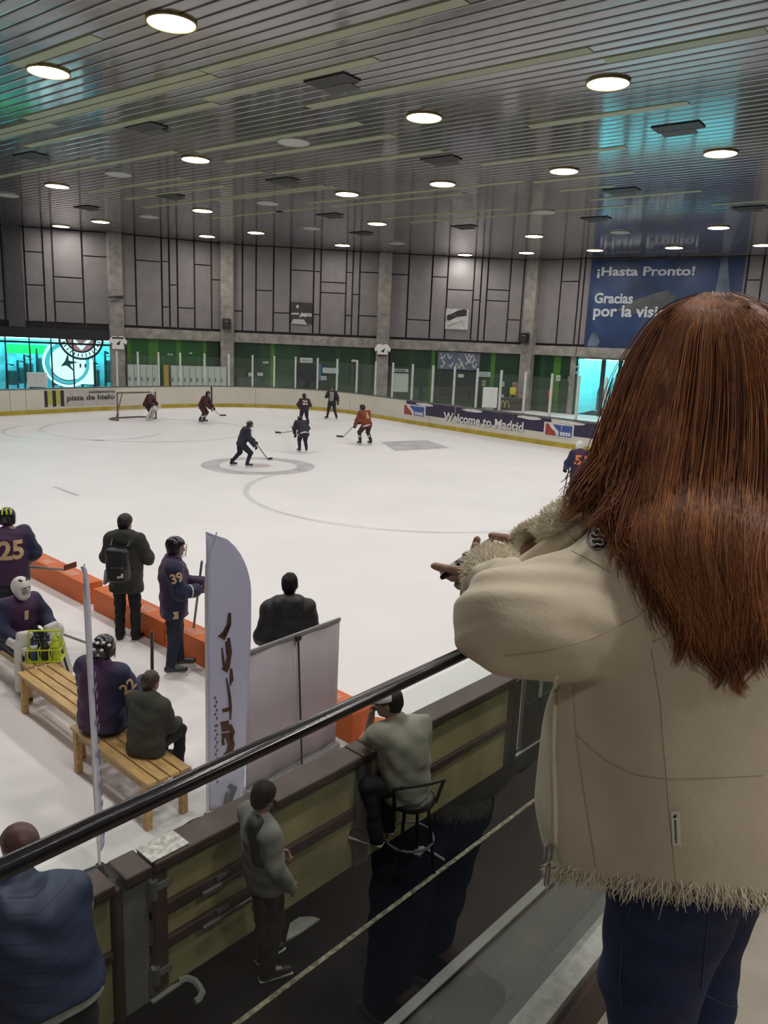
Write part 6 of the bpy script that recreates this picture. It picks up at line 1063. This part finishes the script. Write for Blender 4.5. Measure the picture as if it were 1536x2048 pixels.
hair(t, Pf, M, k, pm('hair_cropped', (.10, .050, .042, 1), rough=.6), .010, r=(.080, .101, .092), low=-.04)
# ------------------------------------------------------------------ the woman leaning on the rail in front of us
M_SUEDE = pm('suede_cream', (.66, .565, .42, 1), rough=.9, var=.07, scale=14, bump=.10, bscale=160, sheen=.25, spec=.2); M_FUR = pm('shearling_fur', (.80, .72, .56, 1), rough=.95, var=.08, scale=40, sheen=.3, spec=.1); M_SEAM = pm('suede_seam', (.46, .385, .275, 1), rough=.9); M_DENIM = pm('denim_blue', (.012, .022, .075, 1), rough=.85, var=.3, scale=30, bump=.2, bscale=220); M_STITCH = pm('denim_stitch', (.04, .05, .11, 1), rough=.8)
WT = thing('person', 'woman with long auburn hair in cream shearling jacket and blue jeans, leaning on the handrail', 'person', (1.22, .36, STAND), 0)
WO = vv(1.22, .36, STAND); A = lambda px, py, w: atw(px, py, w)-WO; X = lambda *p: vv(*p)-WO
k = .93
ELB = A(1014, 1246, 1.135); SHL = A(1275, 1165, 1.15); WRL = A(1014, 1162, 1.31); WRR = A(1085, 1098, 1.42)
J = dict(pel=X(1.235, .34, 3.36), chest=X(1.235, .37, 3.66), neck=X(1.235, .42, 3.84), head=X(1.243, .462, 3.972), shl=SHL, shr=X(1.41, .40, 3.75), ell=ELB, elr=X(1.46, .62, 3.60), wrl=WRL, wrr=WRR, hil=X(1.125, .35, 3.33), hir=X(1.335, .34, 3.33), knl=X(1.135, .38, 2.97), knr=X(1.335, .37, 2.97), anl=X(1.155, .33, 2.585), anr=X(1.315, .33, 2.585), tol=X(1.145, .49, 2.535), tor=X(1.33, .49, 2.535))
# body: one surface with face, palm and fingers
S = Solid(.04)
for s in 'lr':
    S.cap(J['hi'+s]*.75+J['pel']*.25, J['sh'+s]*.5+J['chest']*.5, .095, .085); S.cap(J['neck'], J['sh'+s], .045, .05); S.cap(J['sh'+s], J['el'+s], .044, .036); S.cap(J['el'+s], J['wr'+s], .036, .024); S.cap(J['hi'+s], J['kn'+s], .085, .052); S.cap(J['kn'+s], J['an'+s], .05, .034); S.cap(J['an'+s], J['to'+s], .034, .024)
S.cap(J['pel'], J['chest'], .09, .10); S.cap(J['neck'], J['head'], .048, .05, k=.03); HM, HP = add_head(S, J['head'], R2(8), -.16, k)
# left hand: pointing to picture left, supporting the phone; right hand behind the phone
hd = nrm(-CR*.93+CF*.30-CU*.04); add_hand(S, A(1028, 1167, 1.325), hd, CF+CU*.30, -1, .90, .5, kk=.003, thumb=.35, curls=[1.15, .9, .42, .16])
hdr = nrm(A(970, 1135, 1.46)-WRR); add_hand(S, WRR+hdr*.01, hdr, vv(-.3, -.4, .8), 1, .90, .8, kk=.003)
S.build('body', M_SKIN, WT, .005)
# phone
ph = A(934, 1117, 1.385); b = MB(); pd = nrm(CR*.80+CU*.55-CF*.10); pn = nrm(np.cross(pd, CF)); pz = np.cross(pd, pn); Mx = Matrix(np.stack([pd, pz, pn], 1).tolist()); b.rbox((0, 0, 0), (.115, .068, .009), .006, M=Mx, seg=3)
o = b.build('phone', pm('phone_black', (.006, .006, .008, 1), rough=.12)); o.location = tuple(ph+WO); tag(o, 'black phone held in the hands of the woman', 'phone'); b = MB(); b.rbox(tuple(pn*.0046), (.105, .06, .0012), .002, M=Mx); b.build('screen', pm('phone_screen', (.02, .02, .025, 1), rough=.05), o)
# jacket
JS = Solid(.055)
for x0 in (1.135, 1.345): JS.cap(X(x0, .39, 3.69), X(1.24+(x0-1.24)*1.05, .372, 3.24), .135, .175)
JS.cap(X(1.24, .40, 3.70), X(1.24, .385, 3.24), .15, .18); JS.cap(X(1.33, .36, 3.45), X(1.36, .35, 3.2), .15, .18); JS.cap(X(1.07, .47, 3.42), X(1.075, .475, 3.24), .09, .085); JS.cap(J['neck']-vv(0, 0, .04), SHL*.9+J['neck']*.1, .085, .088); JS.cap(J['neck']-vv(0, 0, .04), J['shr'], .085, .09)
JS.cap(SHL, ELB, .086, .072, k=.04); JS.ell(A(1105, 1248, 1.125), vv(.085, .085, .070), k=.05); JS.cap(ELB, ELB+(WRL-ELB)*.85, .068, .048, k=.03); JS.cap(J['shr'], J['elr'], .088, .08); JS.cap(J['elr'], J['elr']+(WRR-J['elr'])*.80, .072, .036); JS.cap(A(1180, 1350, 1.225), A(1160, 1600, 1.245), .045, .06)
def jwarp(x, y, z):
    f = .0042*np.sin(26*x+15*z+9*y+1.3*np.sin(11*z+7*y)) + .0036*np.sin(-19*y+21*z+13*x+1.1*np.sin(15*x)) + .0022*np.sin(47*x-23*z+31*y)
    e = np.exp(-(((x-ELB[0])/.11)**2+((y-ELB[1])/.13)**2+((z-ELB[2])/.11)**2)); u = (x-ELB[0])*(WRL-ELB)[0]*6+(y-ELB[1])*(WRL-ELB)[1]*6+(z-ELB[2])*2.0
    return f + e*(.0045*np.sin(42*u+30*x+1.2*np.sin(24*z+20*y))+.0025*np.sin(95*u-40*z+.8*np.sin(50*x)))
JS.warp = jwarp; h1, h2, h3 = A(1110, 1738, 1.22), A(1260, 1762, 1.09), A(1430, 1782, 1.05); HN = nrm(np.cross(h2-h1, h3-h1)); HN = -HN if HN[2] > 0 else HN
JS.cut(h1, HN)
hem_z = lambda x, y: h1[2]-((x-h1[0])*HN[0]+(y-h1[1])*HN[1])/HN[2]; JK = JS.build('jacket', M_SUEDE, WT, .0065)
# collar: folded shearling ring round the neck
cpts = [A(1262, 948, 1.17), A(1205, 975, 1.20), A(1168, 1025, 1.23), A(1160, 1078, 1.25), X(1.09, .60, 3.73)]; CS = Solid(.02)
for i in range(4): CS.cap(cpts[i], cpts[i+1], .030-.001*i, .032, k=.02)
ring = [X(1.235+.105*math.cos(a), .435+.085*math.sin(a), 3.835+.020*math.sin(a)) for a in np.linspace(PI*.95, PI*2.3, 12)]
for a_, c_ in zip(ring[:-1], ring[1:]): CS.cap(a_, c_, .032, k=.02)
CS.cap(ring[0], cpts[0], .034, .03); CS.warp = lambda x, y, z: .0022*np.sin(150*x+40*z)*np.sin(140*y)+.0016*np.sin(260*z+90*x); COLR = CS.build('collar', M_FUR, WT, .006)
rl = [A(1178, 1043, 1.205), A(1120, 1085, 1.225), A(1060, 1125, 1.25), A(1034, 1142, 1.262)]; b = MB(); b.tube(rl, [.016, .0185, .0175, .014], 14); rr_ = b.build('lapel_roll', M_SUEDE, WT, True); b = MB(); b.tube([rl[1]*.35+rl[0]*.65-vv(.004, 0, 0), rl[1]*.45+rl[0]*.55], .0195, 12, cap=False); b.build('roll_seam', M_SEAM, rr_, True)
# fur fringes as short tapered strands
def fur(name, roots, parent, rs_seed, L_=(.018, .034), r=.0011, droop=.35, mat=M_FUR):
    rs = np.random.RandomState(rs_seed); V = []; Fc = []
    for p, d in roots:
        d = nrm(d+rs.normal(size=3)*.28); ln = rs.uniform(*L_); sd = nrm(np.cross(d, rs.normal(size=3))); s2 = np.cross(d, sd); n0 = len(V); bend = rs.normal(size=3)*.22
        for i, f in enumerate((0, .5, 1.0)):
            c = p+d*ln*f+(bend*f*f+vv(0, 0, -droop*f*f))*ln; rr = r*(1.25-f)*rs.uniform(.8, 1.2)
            for a in (0, 2.094, 4.189): V.append(c+(sd*math.cos(a)+s2*math.sin(a))*rr)
        for i in range(2):
            for q in range(3): Fc.append((n0+i*3+q, n0+i*3+(q+1) % 3, n0+i*3+3+(q+1) % 3, n0+i*3+3+q))
    return link_mesh(name, V, Fc, mat, parent, True)
def bvh_of(o): return BVHTree.FromPolygons([v.co.copy() for v in o.data.vertices], [tuple(p.vertices) for p in o.data.polygons])
JB = bvh_of(JK); roots = []; rs = np.random.RandomState(4); c0_ = X(1.24, .38, STAND)
for i in range(7000):
    a = rs.uniform(0, 2*PI); d = vv(math.cos(a), math.sin(a), 0); hit = (None,)
    for dist in (.30, .22, .24, .26): 
        if hit[0] is None:
            up_ = rs.uniform(.004, .014); r_ = dist-.06
            for _ in range(4):
                q_ = c0_+d*r_; hit = JB.ray_cast(Vector((c0_[0]+d[0]*.6, c0_[1]+d[1]*.6, hem_z(q_[0], q_[1])+up_)), Vector(-d), .6)
                if hit[0] is not None: r_ = math.hypot(hit[0][0]-c0_[0], hit[0][1]-c0_[1])
                else: r_ -= .012
    if hit[0] is not None: roots.append((np.array(hit[0])-d*rs.uniform(.0, .012), vv(d[0]*.25, d[1]*.25, -1)))
fur('hem_fringe', roots, JK, 5, (.016, .030), .0013, .05)
def cuff(elb, wr, name, seed, rad, ln=.055, tail=0.0):
    d = nrm(wr-elb); c = wr-d*.012; S = Solid(.02); S.cap(c-d*ln*.5, c+d*ln*.35, rad, rad*.96); S.cap(c+d*.005, c+d*ln*1.2, rad*.5, sub=True, k=.01); S.warp = lambda x, y, z: .003*np.sin(120*x+60*z)*np.sin(110*y+40*z); cf = S.build(name, M_FUR, WT, .006)
    rs = np.random.RandomState(seed); rt_ = []; ax = c+d*ln*.5
    for p_ in cf.data.polygons:
        pc, pn_ = np.array(p_.center), np.array(p_.normal); rad_v = (pc-ax)-d*((pc-ax)@d)
        if pn_@rad_v > -.005 and (pc-c)@d > -ln*.62:
            for _ in range(4): rt_.append((pc+rs.normal(size=3)*.0015, pn_+d*rs.uniform(-.1, .6)))
    fur(name+'_fur', rt_, cf, seed+1, (.004, .0095), .0010, .1); return cf
cuff(ELB, A(986, 1148, 1.315), 'cuff', 21, .049, .060); cuff(J['elr'], WRR, 'cuff', 31, .054, .055)
rs = np.random.RandomState(8); rt_ = []; CB = bvh_of(COLR)
for p_ in COLR.data.polygons:
    for _ in range(2): rt_.append((np.array(p_.center)+rs.normal(size=3)*.0015, np.array(p_.normal)))
fur('collar_fur', rt_, COLR, 9, (.004, .0085), .0010, .1)
# seams, emblem and tag laid on the cloth
def on_cloth(px, py, bvh=JB, off=.0015):
    d = ray(px, py); h_ = bvh.ray_cast(Vector(CP-WO), Vector(d).normalized(), 5.0); return None if h_[0] is None else np.array(h_[0])+np.array(h_[1])*off
def seam(name, pix, r=.0008, mat=M_SEAM, parent=None, bvh=JB, off=.0003):
    P_ = []
    for (x0, y0), (x1, y1) in zip(pix[:-1], pix[1:]):
        n = max(4, int(math.hypot(x1-x0, y1-y0)/8))
        for i in range(n): q = on_cloth(x0+(x1-x0)*i/n, y0+(y1-y0)*i/n, bvh, off); P_ += [q] if q is not None else []
    if len(P_) > 3:
        P_ = [P_[0]]+[(P_[i-1]+P_[i]*2+P_[i+1])/4 for i in range(1, len(P_)-1)]+[P_[-1]]; b = MB(); b.tube(P_, r, 5); return b.build(name, mat, parent or JK, True)
for pix in ([(1332, 1186), (1272, 1236), (1180, 1278), (1090, 1302), (1000, 1312)], [(1394, 1120), (1362, 1190), (1348, 1240), (1332, 1272), (1296, 1288)], [(1303, 1298), (1320, 1400), (1330, 1520), (1340, 1640), (1353, 1776)], [(1146, 1352), (1152, 1470), (1164, 1560), (1180, 1660), (1196, 1758)], [(1152, 1470), (1210, 1520), (1270, 1550), (1330, 1558), (1420, 1556), (1534, 1550)], [(1100, 1080), (1180, 1120), (1230, 1150)]): seam('seam', pix)
z_ = seam('zip_edge', [(1112, 1352), (1108, 1500), (1111, 1600), (1112, 1695)], .0042, M_FUR)
q = on_cloth(1108, 1700, off=.01); 
if q is not None:
    b = MB(); b.rbox(tuple(q), (.012, .012, .026), .003); b.build('zip_slider', M_STEEL, JK); b = MB(); b.rbox(tuple(q+vv(-.004, -.004, -.035)), (.010, .006, .038), .002); b.build('zip_pull', M_STEEL, JK)
def cloth_poly(name, pix, mat, off=.003, parent=None):
    P_ = [on_cloth(x, y, off=off) for x, y in pix]
    if any(p is None for p in P_): return None
    c = np.mean(P_, 0); b = MB(); n = len(P_); b.add(P_+[c], [(i, (i+1) % n, n) for i in range(n)]); return b.build(name, mat, parent or JK)
M_EMB = pm('emblem_black', (.012, .012, .013, 1), rough=.4); M_EMW = pm('emblem_white', (.6, .57, .5, 1), rough=.6)
ex, ey = 1197, 1079; emb = cloth_poly('emblem', [(ex+20*math.cos(a), ey+23*math.sin(a)) for a in np.linspace(0, 2*PI, 25)[:-1]], M_EMB)
if emb:
    for pix in ([(1188, 1066), (1197, 1060), (1206, 1066), (1200, 1074), (1192, 1074), (1188, 1066)], [(1183, 1078), (1190, 1084), (1200, 1080), (1210, 1084), (1206, 1094), (1196, 1090), (1188, 1096), (1183, 1078)], [(1205, 1072), (1213, 1078)], [(1186, 1070), (1181, 1080)]): seam('emblem_line', pix, .0013, M_EMW, emb, off=.0042)
tg = cloth_poly('brand_tag', [(1342, 1621), (1359, 1621), (1362, 1688), (1346, 1688)], pm('tag_cream', (.88, .84, .74, 1), rough=.8), .004)
if tg:
    seam('tag_mark', [(1349, 1628), (1353, 1632)], .0028, M_EMB, tg, off=.0045)
    for i in range(9): y = 1638+i*5.2; seam('tag_print', [(1349.5+i*.2, y), (1354+i*.2, y+3.4)], .0011, M_EMB, tg, off=.0045)
# jeans and boots
JN = Solid(.04)
for s in 'lr': JN.cap(J['hi'+s]+vv(0, 0, -.005), J['kn'+s], .118, .078); JN.cap(J['kn'+s], J['an'+s], .074, .052, k=.02)
JN.cap(J['pel']+vv(-.06, -.01, 0), J['pel']+vv(.06, -.01, 0), .12); JN.ell(J['hil']+vv(-.0, -.045, -.03), vv(.09, .08, .10)); JN.ell(J['hir']+vv(.0, -.045, -.03), vv(.09, .08, .10)); JN.cut(J['pel']+vv(0, 0, -.02), (0, 0, 1)); JN.warp = folds(.0028, 32, 9); JE = JN.build('jeans', M_DENIM, WT, .008); NB = bvh_of(JE)
for pix in ([(1418, 1815), (1412, 1880), (1402, 1985)], [(1416, 1808), (1480, 1828), (1534, 1836)], [(1402, 1985), (1450, 2010), (1500, 2018)], [(1262, 1810), (1245, 1880), (1240, 1960), (1246, 2040)]): seam('stitch', pix, .0011, M_STITCH, JE, NB, .0008)
for s in 'lr': shoe(J, k, s, M_BLACK, WT, .010, M_SOLE, 'boot', .12)
# hair: a soft core and thousands of strands following guides
M_HAIRC = pm('hair_core', (.06, .018, .008, 1), spec=.1, rough=.8, bump=.5, bscale=120, stretch=(4, 4, .4))
def hair_mat():
    m = bpy.data.materials.new('hair_auburn'); m.use_nodes = True; nt = m.node_tree; N = nt.nodes; L = nt.links; bs = N['Principled BSDF']; at_ = N.new('ShaderNodeAttribute'); at_.attribute_name = 'tone'
    cr = N.new('ShaderNodeValToRGB'); e = cr.color_ramp.elements; e[0].color = (.070, .018, .008, 1); e[1].color = (.50, .20, .070, 1); mid = e.new(.5); mid.color = (.215, .066, .022, 1); L.new(at_.outputs['Fac'], cr.inputs[0]); L.new(cr.outputs[0], bs.inputs['Base Color'])
    bs.inputs['Roughness'].default_value = .48; bs.inputs['Specular IOR Level'].default_value = .40; return m
HG = [[(1402,590,1.22),(1330,622,1.215),(1282,680,1.21),(1250,745,1.20),(1226,820,1.195),(1208,890,1.19),(1188,940,1.185),(1158,985,1.18),(1136,1012,1.175)],
 [(1405,590,1.21),(1345,630,1.19),(1300,700,1.18),(1268,780,1.17),(1246,860,1.165),(1228,925,1.16),(1214,965,1.155),(1200,1005,1.15),(1192,1036,1.15)],
 [(1408,589,1.20),(1360,640,1.165),(1322,730,1.15),(1295,830,1.14),(1276,920,1.13),(1264,990,1.12),(1254,1040,1.10),(1250,1080,1.09),(1268,1126,1.08)],
 [(1412,588,1.19),(1376,650,1.14),(1350,750,1.12),(1328,860,1.11),(1310,960,1.10),(1300,1040,1.085),(1310,1120,1.07),(1330,1190,1.06),(1345,1255,1.05)],
 [(1418,587,1.19),(1400,655,1.12),(1388,770,1.10),(1372,890,1.09),(1358,1000,1.075),(1355,1090,1.06),(1372,1180,1.05),(1392,1260,1.045),(1400,1318,1.04)],
 [(1426,587,1.19),(1432,660,1.11),(1432,780,1.09),(1424,900,1.08),(1414,1020,1.06),(1412,1120,1.05),(1426,1210,1.04),(1444,1285,1.035),(1455,1340,1.035)],
 [(1436,587,1.19),(1470,665,1.115),(1482,790,1.09),(1480,910,1.08),(1470,1030,1.06),(1464,1130,1.05),(1472,1220,1.04),(1482,1300,1.035),(1484,1354,1.035)],
 [(1446,588,1.20),(1512,675,1.13),(1534,800,1.10),(1536,920,1.085),(1530,1040,1.07),(1522,1140,1.06),(1520,1220,1.05),(1512,1300,1.045),(1505,1345,1.04)],
 [(1456,589,1.21),(1536,668,1.16),(1584,800,1.13),(1598,930,1.12),(1592,1050,1.10),(1580,1150,1.085),(1570,1230,1.08),(1560,1300,1.07),(1550,1335,1.065)],
 [(1462,588,1.235),(1552,652,1.21),(1612,800,1.20),(1640,950,1.19),(1640,1070,1.17),(1630,1160,1.15),(1620,1230,1.14),(1612,1280,1.13),(1606,1310,1.13)],
 [(1458,586,1.26),(1545,630,1.29),(1618,780,1.30),(1655,960,1.28),(1660,1060,1.26),(1655,1140,1.24),(1650,1200,1.23),(1648,1240,1.23),(1646,1260,1.23)]]
G = np.array([[atw(*q)-WO for q in g] for g in HG])                 # guides x points x 3
HC_ = G[:, :4].reshape(-1, 3).mean(0)
HS = Solid(.05); HS.ell(HP(0, -.012, .028), vv(.090, .108, .096), HM); HS.ell(HP(0, -.045, -.03), vv(.085, .075, .10), HM)
for i in (2, 4, 6, 8):
    for j in range(2, 7): HS.cap(G[i, j]+CF*.055, G[i, j+1]+CF*.05, .040 if i != 2 else .026, .036 if i != 2 else .02, k=.04)
HS.box(HP(0, .14, -.02), vv(.075, .09, .11), HM, rnd=.03, sub=True, k=.02); HB_ = HS.build('hair_core', M_HAIRC, WT, .008); HV = bvh_of(HB_)
def spl(P_, t):                                                       # smooth curve through guide points
    n = len(P_)-1; x = t*n; i = int(min(n-1, math.floor(x))); f = x-i; p0, p1, p2, p3 = P_[max(0, i-1)], P_[i], P_[i+1], P_[min(n, i+2)]
    return .5*(2*p1+(p2-p0)*f+(2*p0-5*p1+4*p2-p3)*f*f+(3*p1-p0-3*p2+p3)*f**3)
def hair_strands(n, seed, NS=20, lock=None):
    rs = np.random.RandomState(seed); V = []; Fc = []; tone = []; ng = len(G)-1
    clump_u = np.sort(rs.uniform(0, ng, 130)); clump_t = rs.uniform(.0, 1, 130); clump_ph = rs.uniform(0, 6.28, 130); clump_l = rs.uniform(.80, 1.05, 130)
    for s in range(n):
        u = rs.uniform(0, ng); ci = int(np.argmin(np.abs(clump_u-u))); lay = rs.beta(2, 1.2); tn = np.clip(.25*rs.normal()+clump_t[ci]*.55+.22, 0, 1); ln = clump_l[ci]*rs.uniform(.82, 1.03); frz = rs.rand() < .05; wv = rs.normal(size=3)*.004; ph = rs.uniform(0, 6.28); r0 = rs.uniform(.00055, .00115); n0 = len(V); prev = None
        for q in range(NS):
            t = q/(NS-1)*min(1, ln); pull = .55*min(1, max(0, (t-.35)/.5)); uu = u+(clump_u[ci]-u)*pull; i = int(min(ng-1, uu)); f = uu-i
            p = spl(G[i], t)*(1-f)+spl(G[i+1], t)*f
            amp = max(0, t-.25); p = p + CF*(.020*(1-lay)) + wv*(.4+t*2.0) + (CR*math.sin(11*t+clump_ph[ci])*.013+CF*math.cos(9*t+clump_ph[ci])*.008)*amp*1.8
            if frz: p = p+(CR*math.sin(5*t+ph)-CF*.6)*.012*t
            d_ = (p+WO-CP); dl_ = np.linalg.norm(d_); dn = d_/dl_
            for bv, gap in ((HV, .004), (JB, .006), (CB, .004)):
                h_ = bv.ray_cast(Vector(CP-WO), Vector(dn), dl_+.06)
                if h_[0] is not None and h_[3] < dl_+gap: dl_ = h_[3]-gap-.006*lay
            p = CP-WO+dn*dl_
            tg_ = nrm(p-prev) if prev is not None and np.linalg.norm(p-prev) > 1e-6 else vv(0, 0, -1); sd = nrm(np.cross(tg_, CF)+1e-6); s2 = np.cross(tg_, sd); prev = p; rr = r0*(1.0 if t < .8 else max(.25, 1-(t-.8)*3.4))
            for a in (0, 2.094, 4.189): V.append(p+(sd*math.cos(a)+s2*math.sin(a))*rr); tone.append(tn)
        for q in range(NS-1):
            for a in range(3): Fc.append((n0+q*3+a, n0+q*3+(a+1) % 3, n0+q*3+3+(a+1) % 3, n0+q*3+3+a))
    for L_ in LOCKS:                                                   # loose curling locks
        P0 = np.array([atw(*q)-WO for q in L_])
        for s in range(70):
            o1 = rs.normal(size=3)*.009; tn = np.clip(.55+.25*rs.normal(), 0, 1); r0 = rs.uniform(.0005, .0010); n0 = len(V); prev = None; e_ = rs.uniform(.75, 1.0)
            for q in range(NS):
                t = q/(NS-1)*e_; p = spl(P0, t)+o1*(1-.6*t)+(CR*math.sin(6*t+o1[0]*300)+CU*math.cos(5*t+o1[1]*300))*.004*t; d_ = (p+WO-CP); dl_ = np.linalg.norm(d_); dn = d_/dl_
                for bv, gap in ((JB, .004), (CB, .004)):
                    h_ = bv.ray_cast(Vector(CP-WO), Vector(dn), dl_+.05)
                    if h_[0] is not None and h_[3] < dl_+gap: dl_ = h_[3]-gap
                p = CP-WO+dn*dl_; tg_ = nrm(p-prev) if prev is not None and np.linalg.norm(p-prev) > 1e-6 else vv(0, 0, -1); sd = nrm(np.cross(tg_, CF)+1e-6); s2 = np.cross(tg_, sd); prev = p; rr = r0*(1-.7*t)
                for a in (0, 2.094, 4.189): V.append(p+(sd*math.cos(a)+s2*math.sin(a))*rr); tone.append(tn)
            for q in range(NS-1):
                for a in range(3): Fc.append((n0+q*3+a, n0+q*3+(a+1) % 3, n0+q*3+3+(a+1) % 3, n0+q*3+3+a))
    o = link_mesh('hair', V, Fc, hair_mat(), WT, True); at_ = o.data.attributes.new('tone', 'FLOAT', 'POINT'); at_.data.foreach_set('value', np.array(tone, dtype=np.float32)); return o
LOCKS = [[(1238,880,1.17),(1216,950,1.165),(1184,992,1.16),(1142,1022,1.155),(1128,1046,1.15)], [(1262,930,1.14),(1236,1000,1.12),(1205,1030,1.11),(1168,1060,1.10)], [(1285,950,1.12),(1258,1030,1.09),(1246,1078,1.075),(1276,1112,1.07),(1326,1122,1.06)], [(1300,1010,1.10),(1290,1080,1.075),(1318,1150,1.06),(1372,1240,1.05),(1380,1300,1.04)],
 [(1350,1100,1.06),(1338,1180,1.05),(1362,1270,1.04),(1352,1330,1.04)], [(1420,1200,1.05),(1400,1290,1.035),(1436,1340,1.03),(1430,1372,1.03)], [(1470,1230,1.04),(1494,1310,1.03),(1470,1360,1.03),(1492,1388,1.03)], [(1250,760,1.20),(1215,850,1.19),(1182,930,1.185),(1162,960,1.18)], [(1245,800,1.19),(1226,880,1.18),(1222,960,1.16),(1246,1010,1.14)]]
HAIR = hair_strands(5200, 12); HAIR['kind'] = 'stuff'
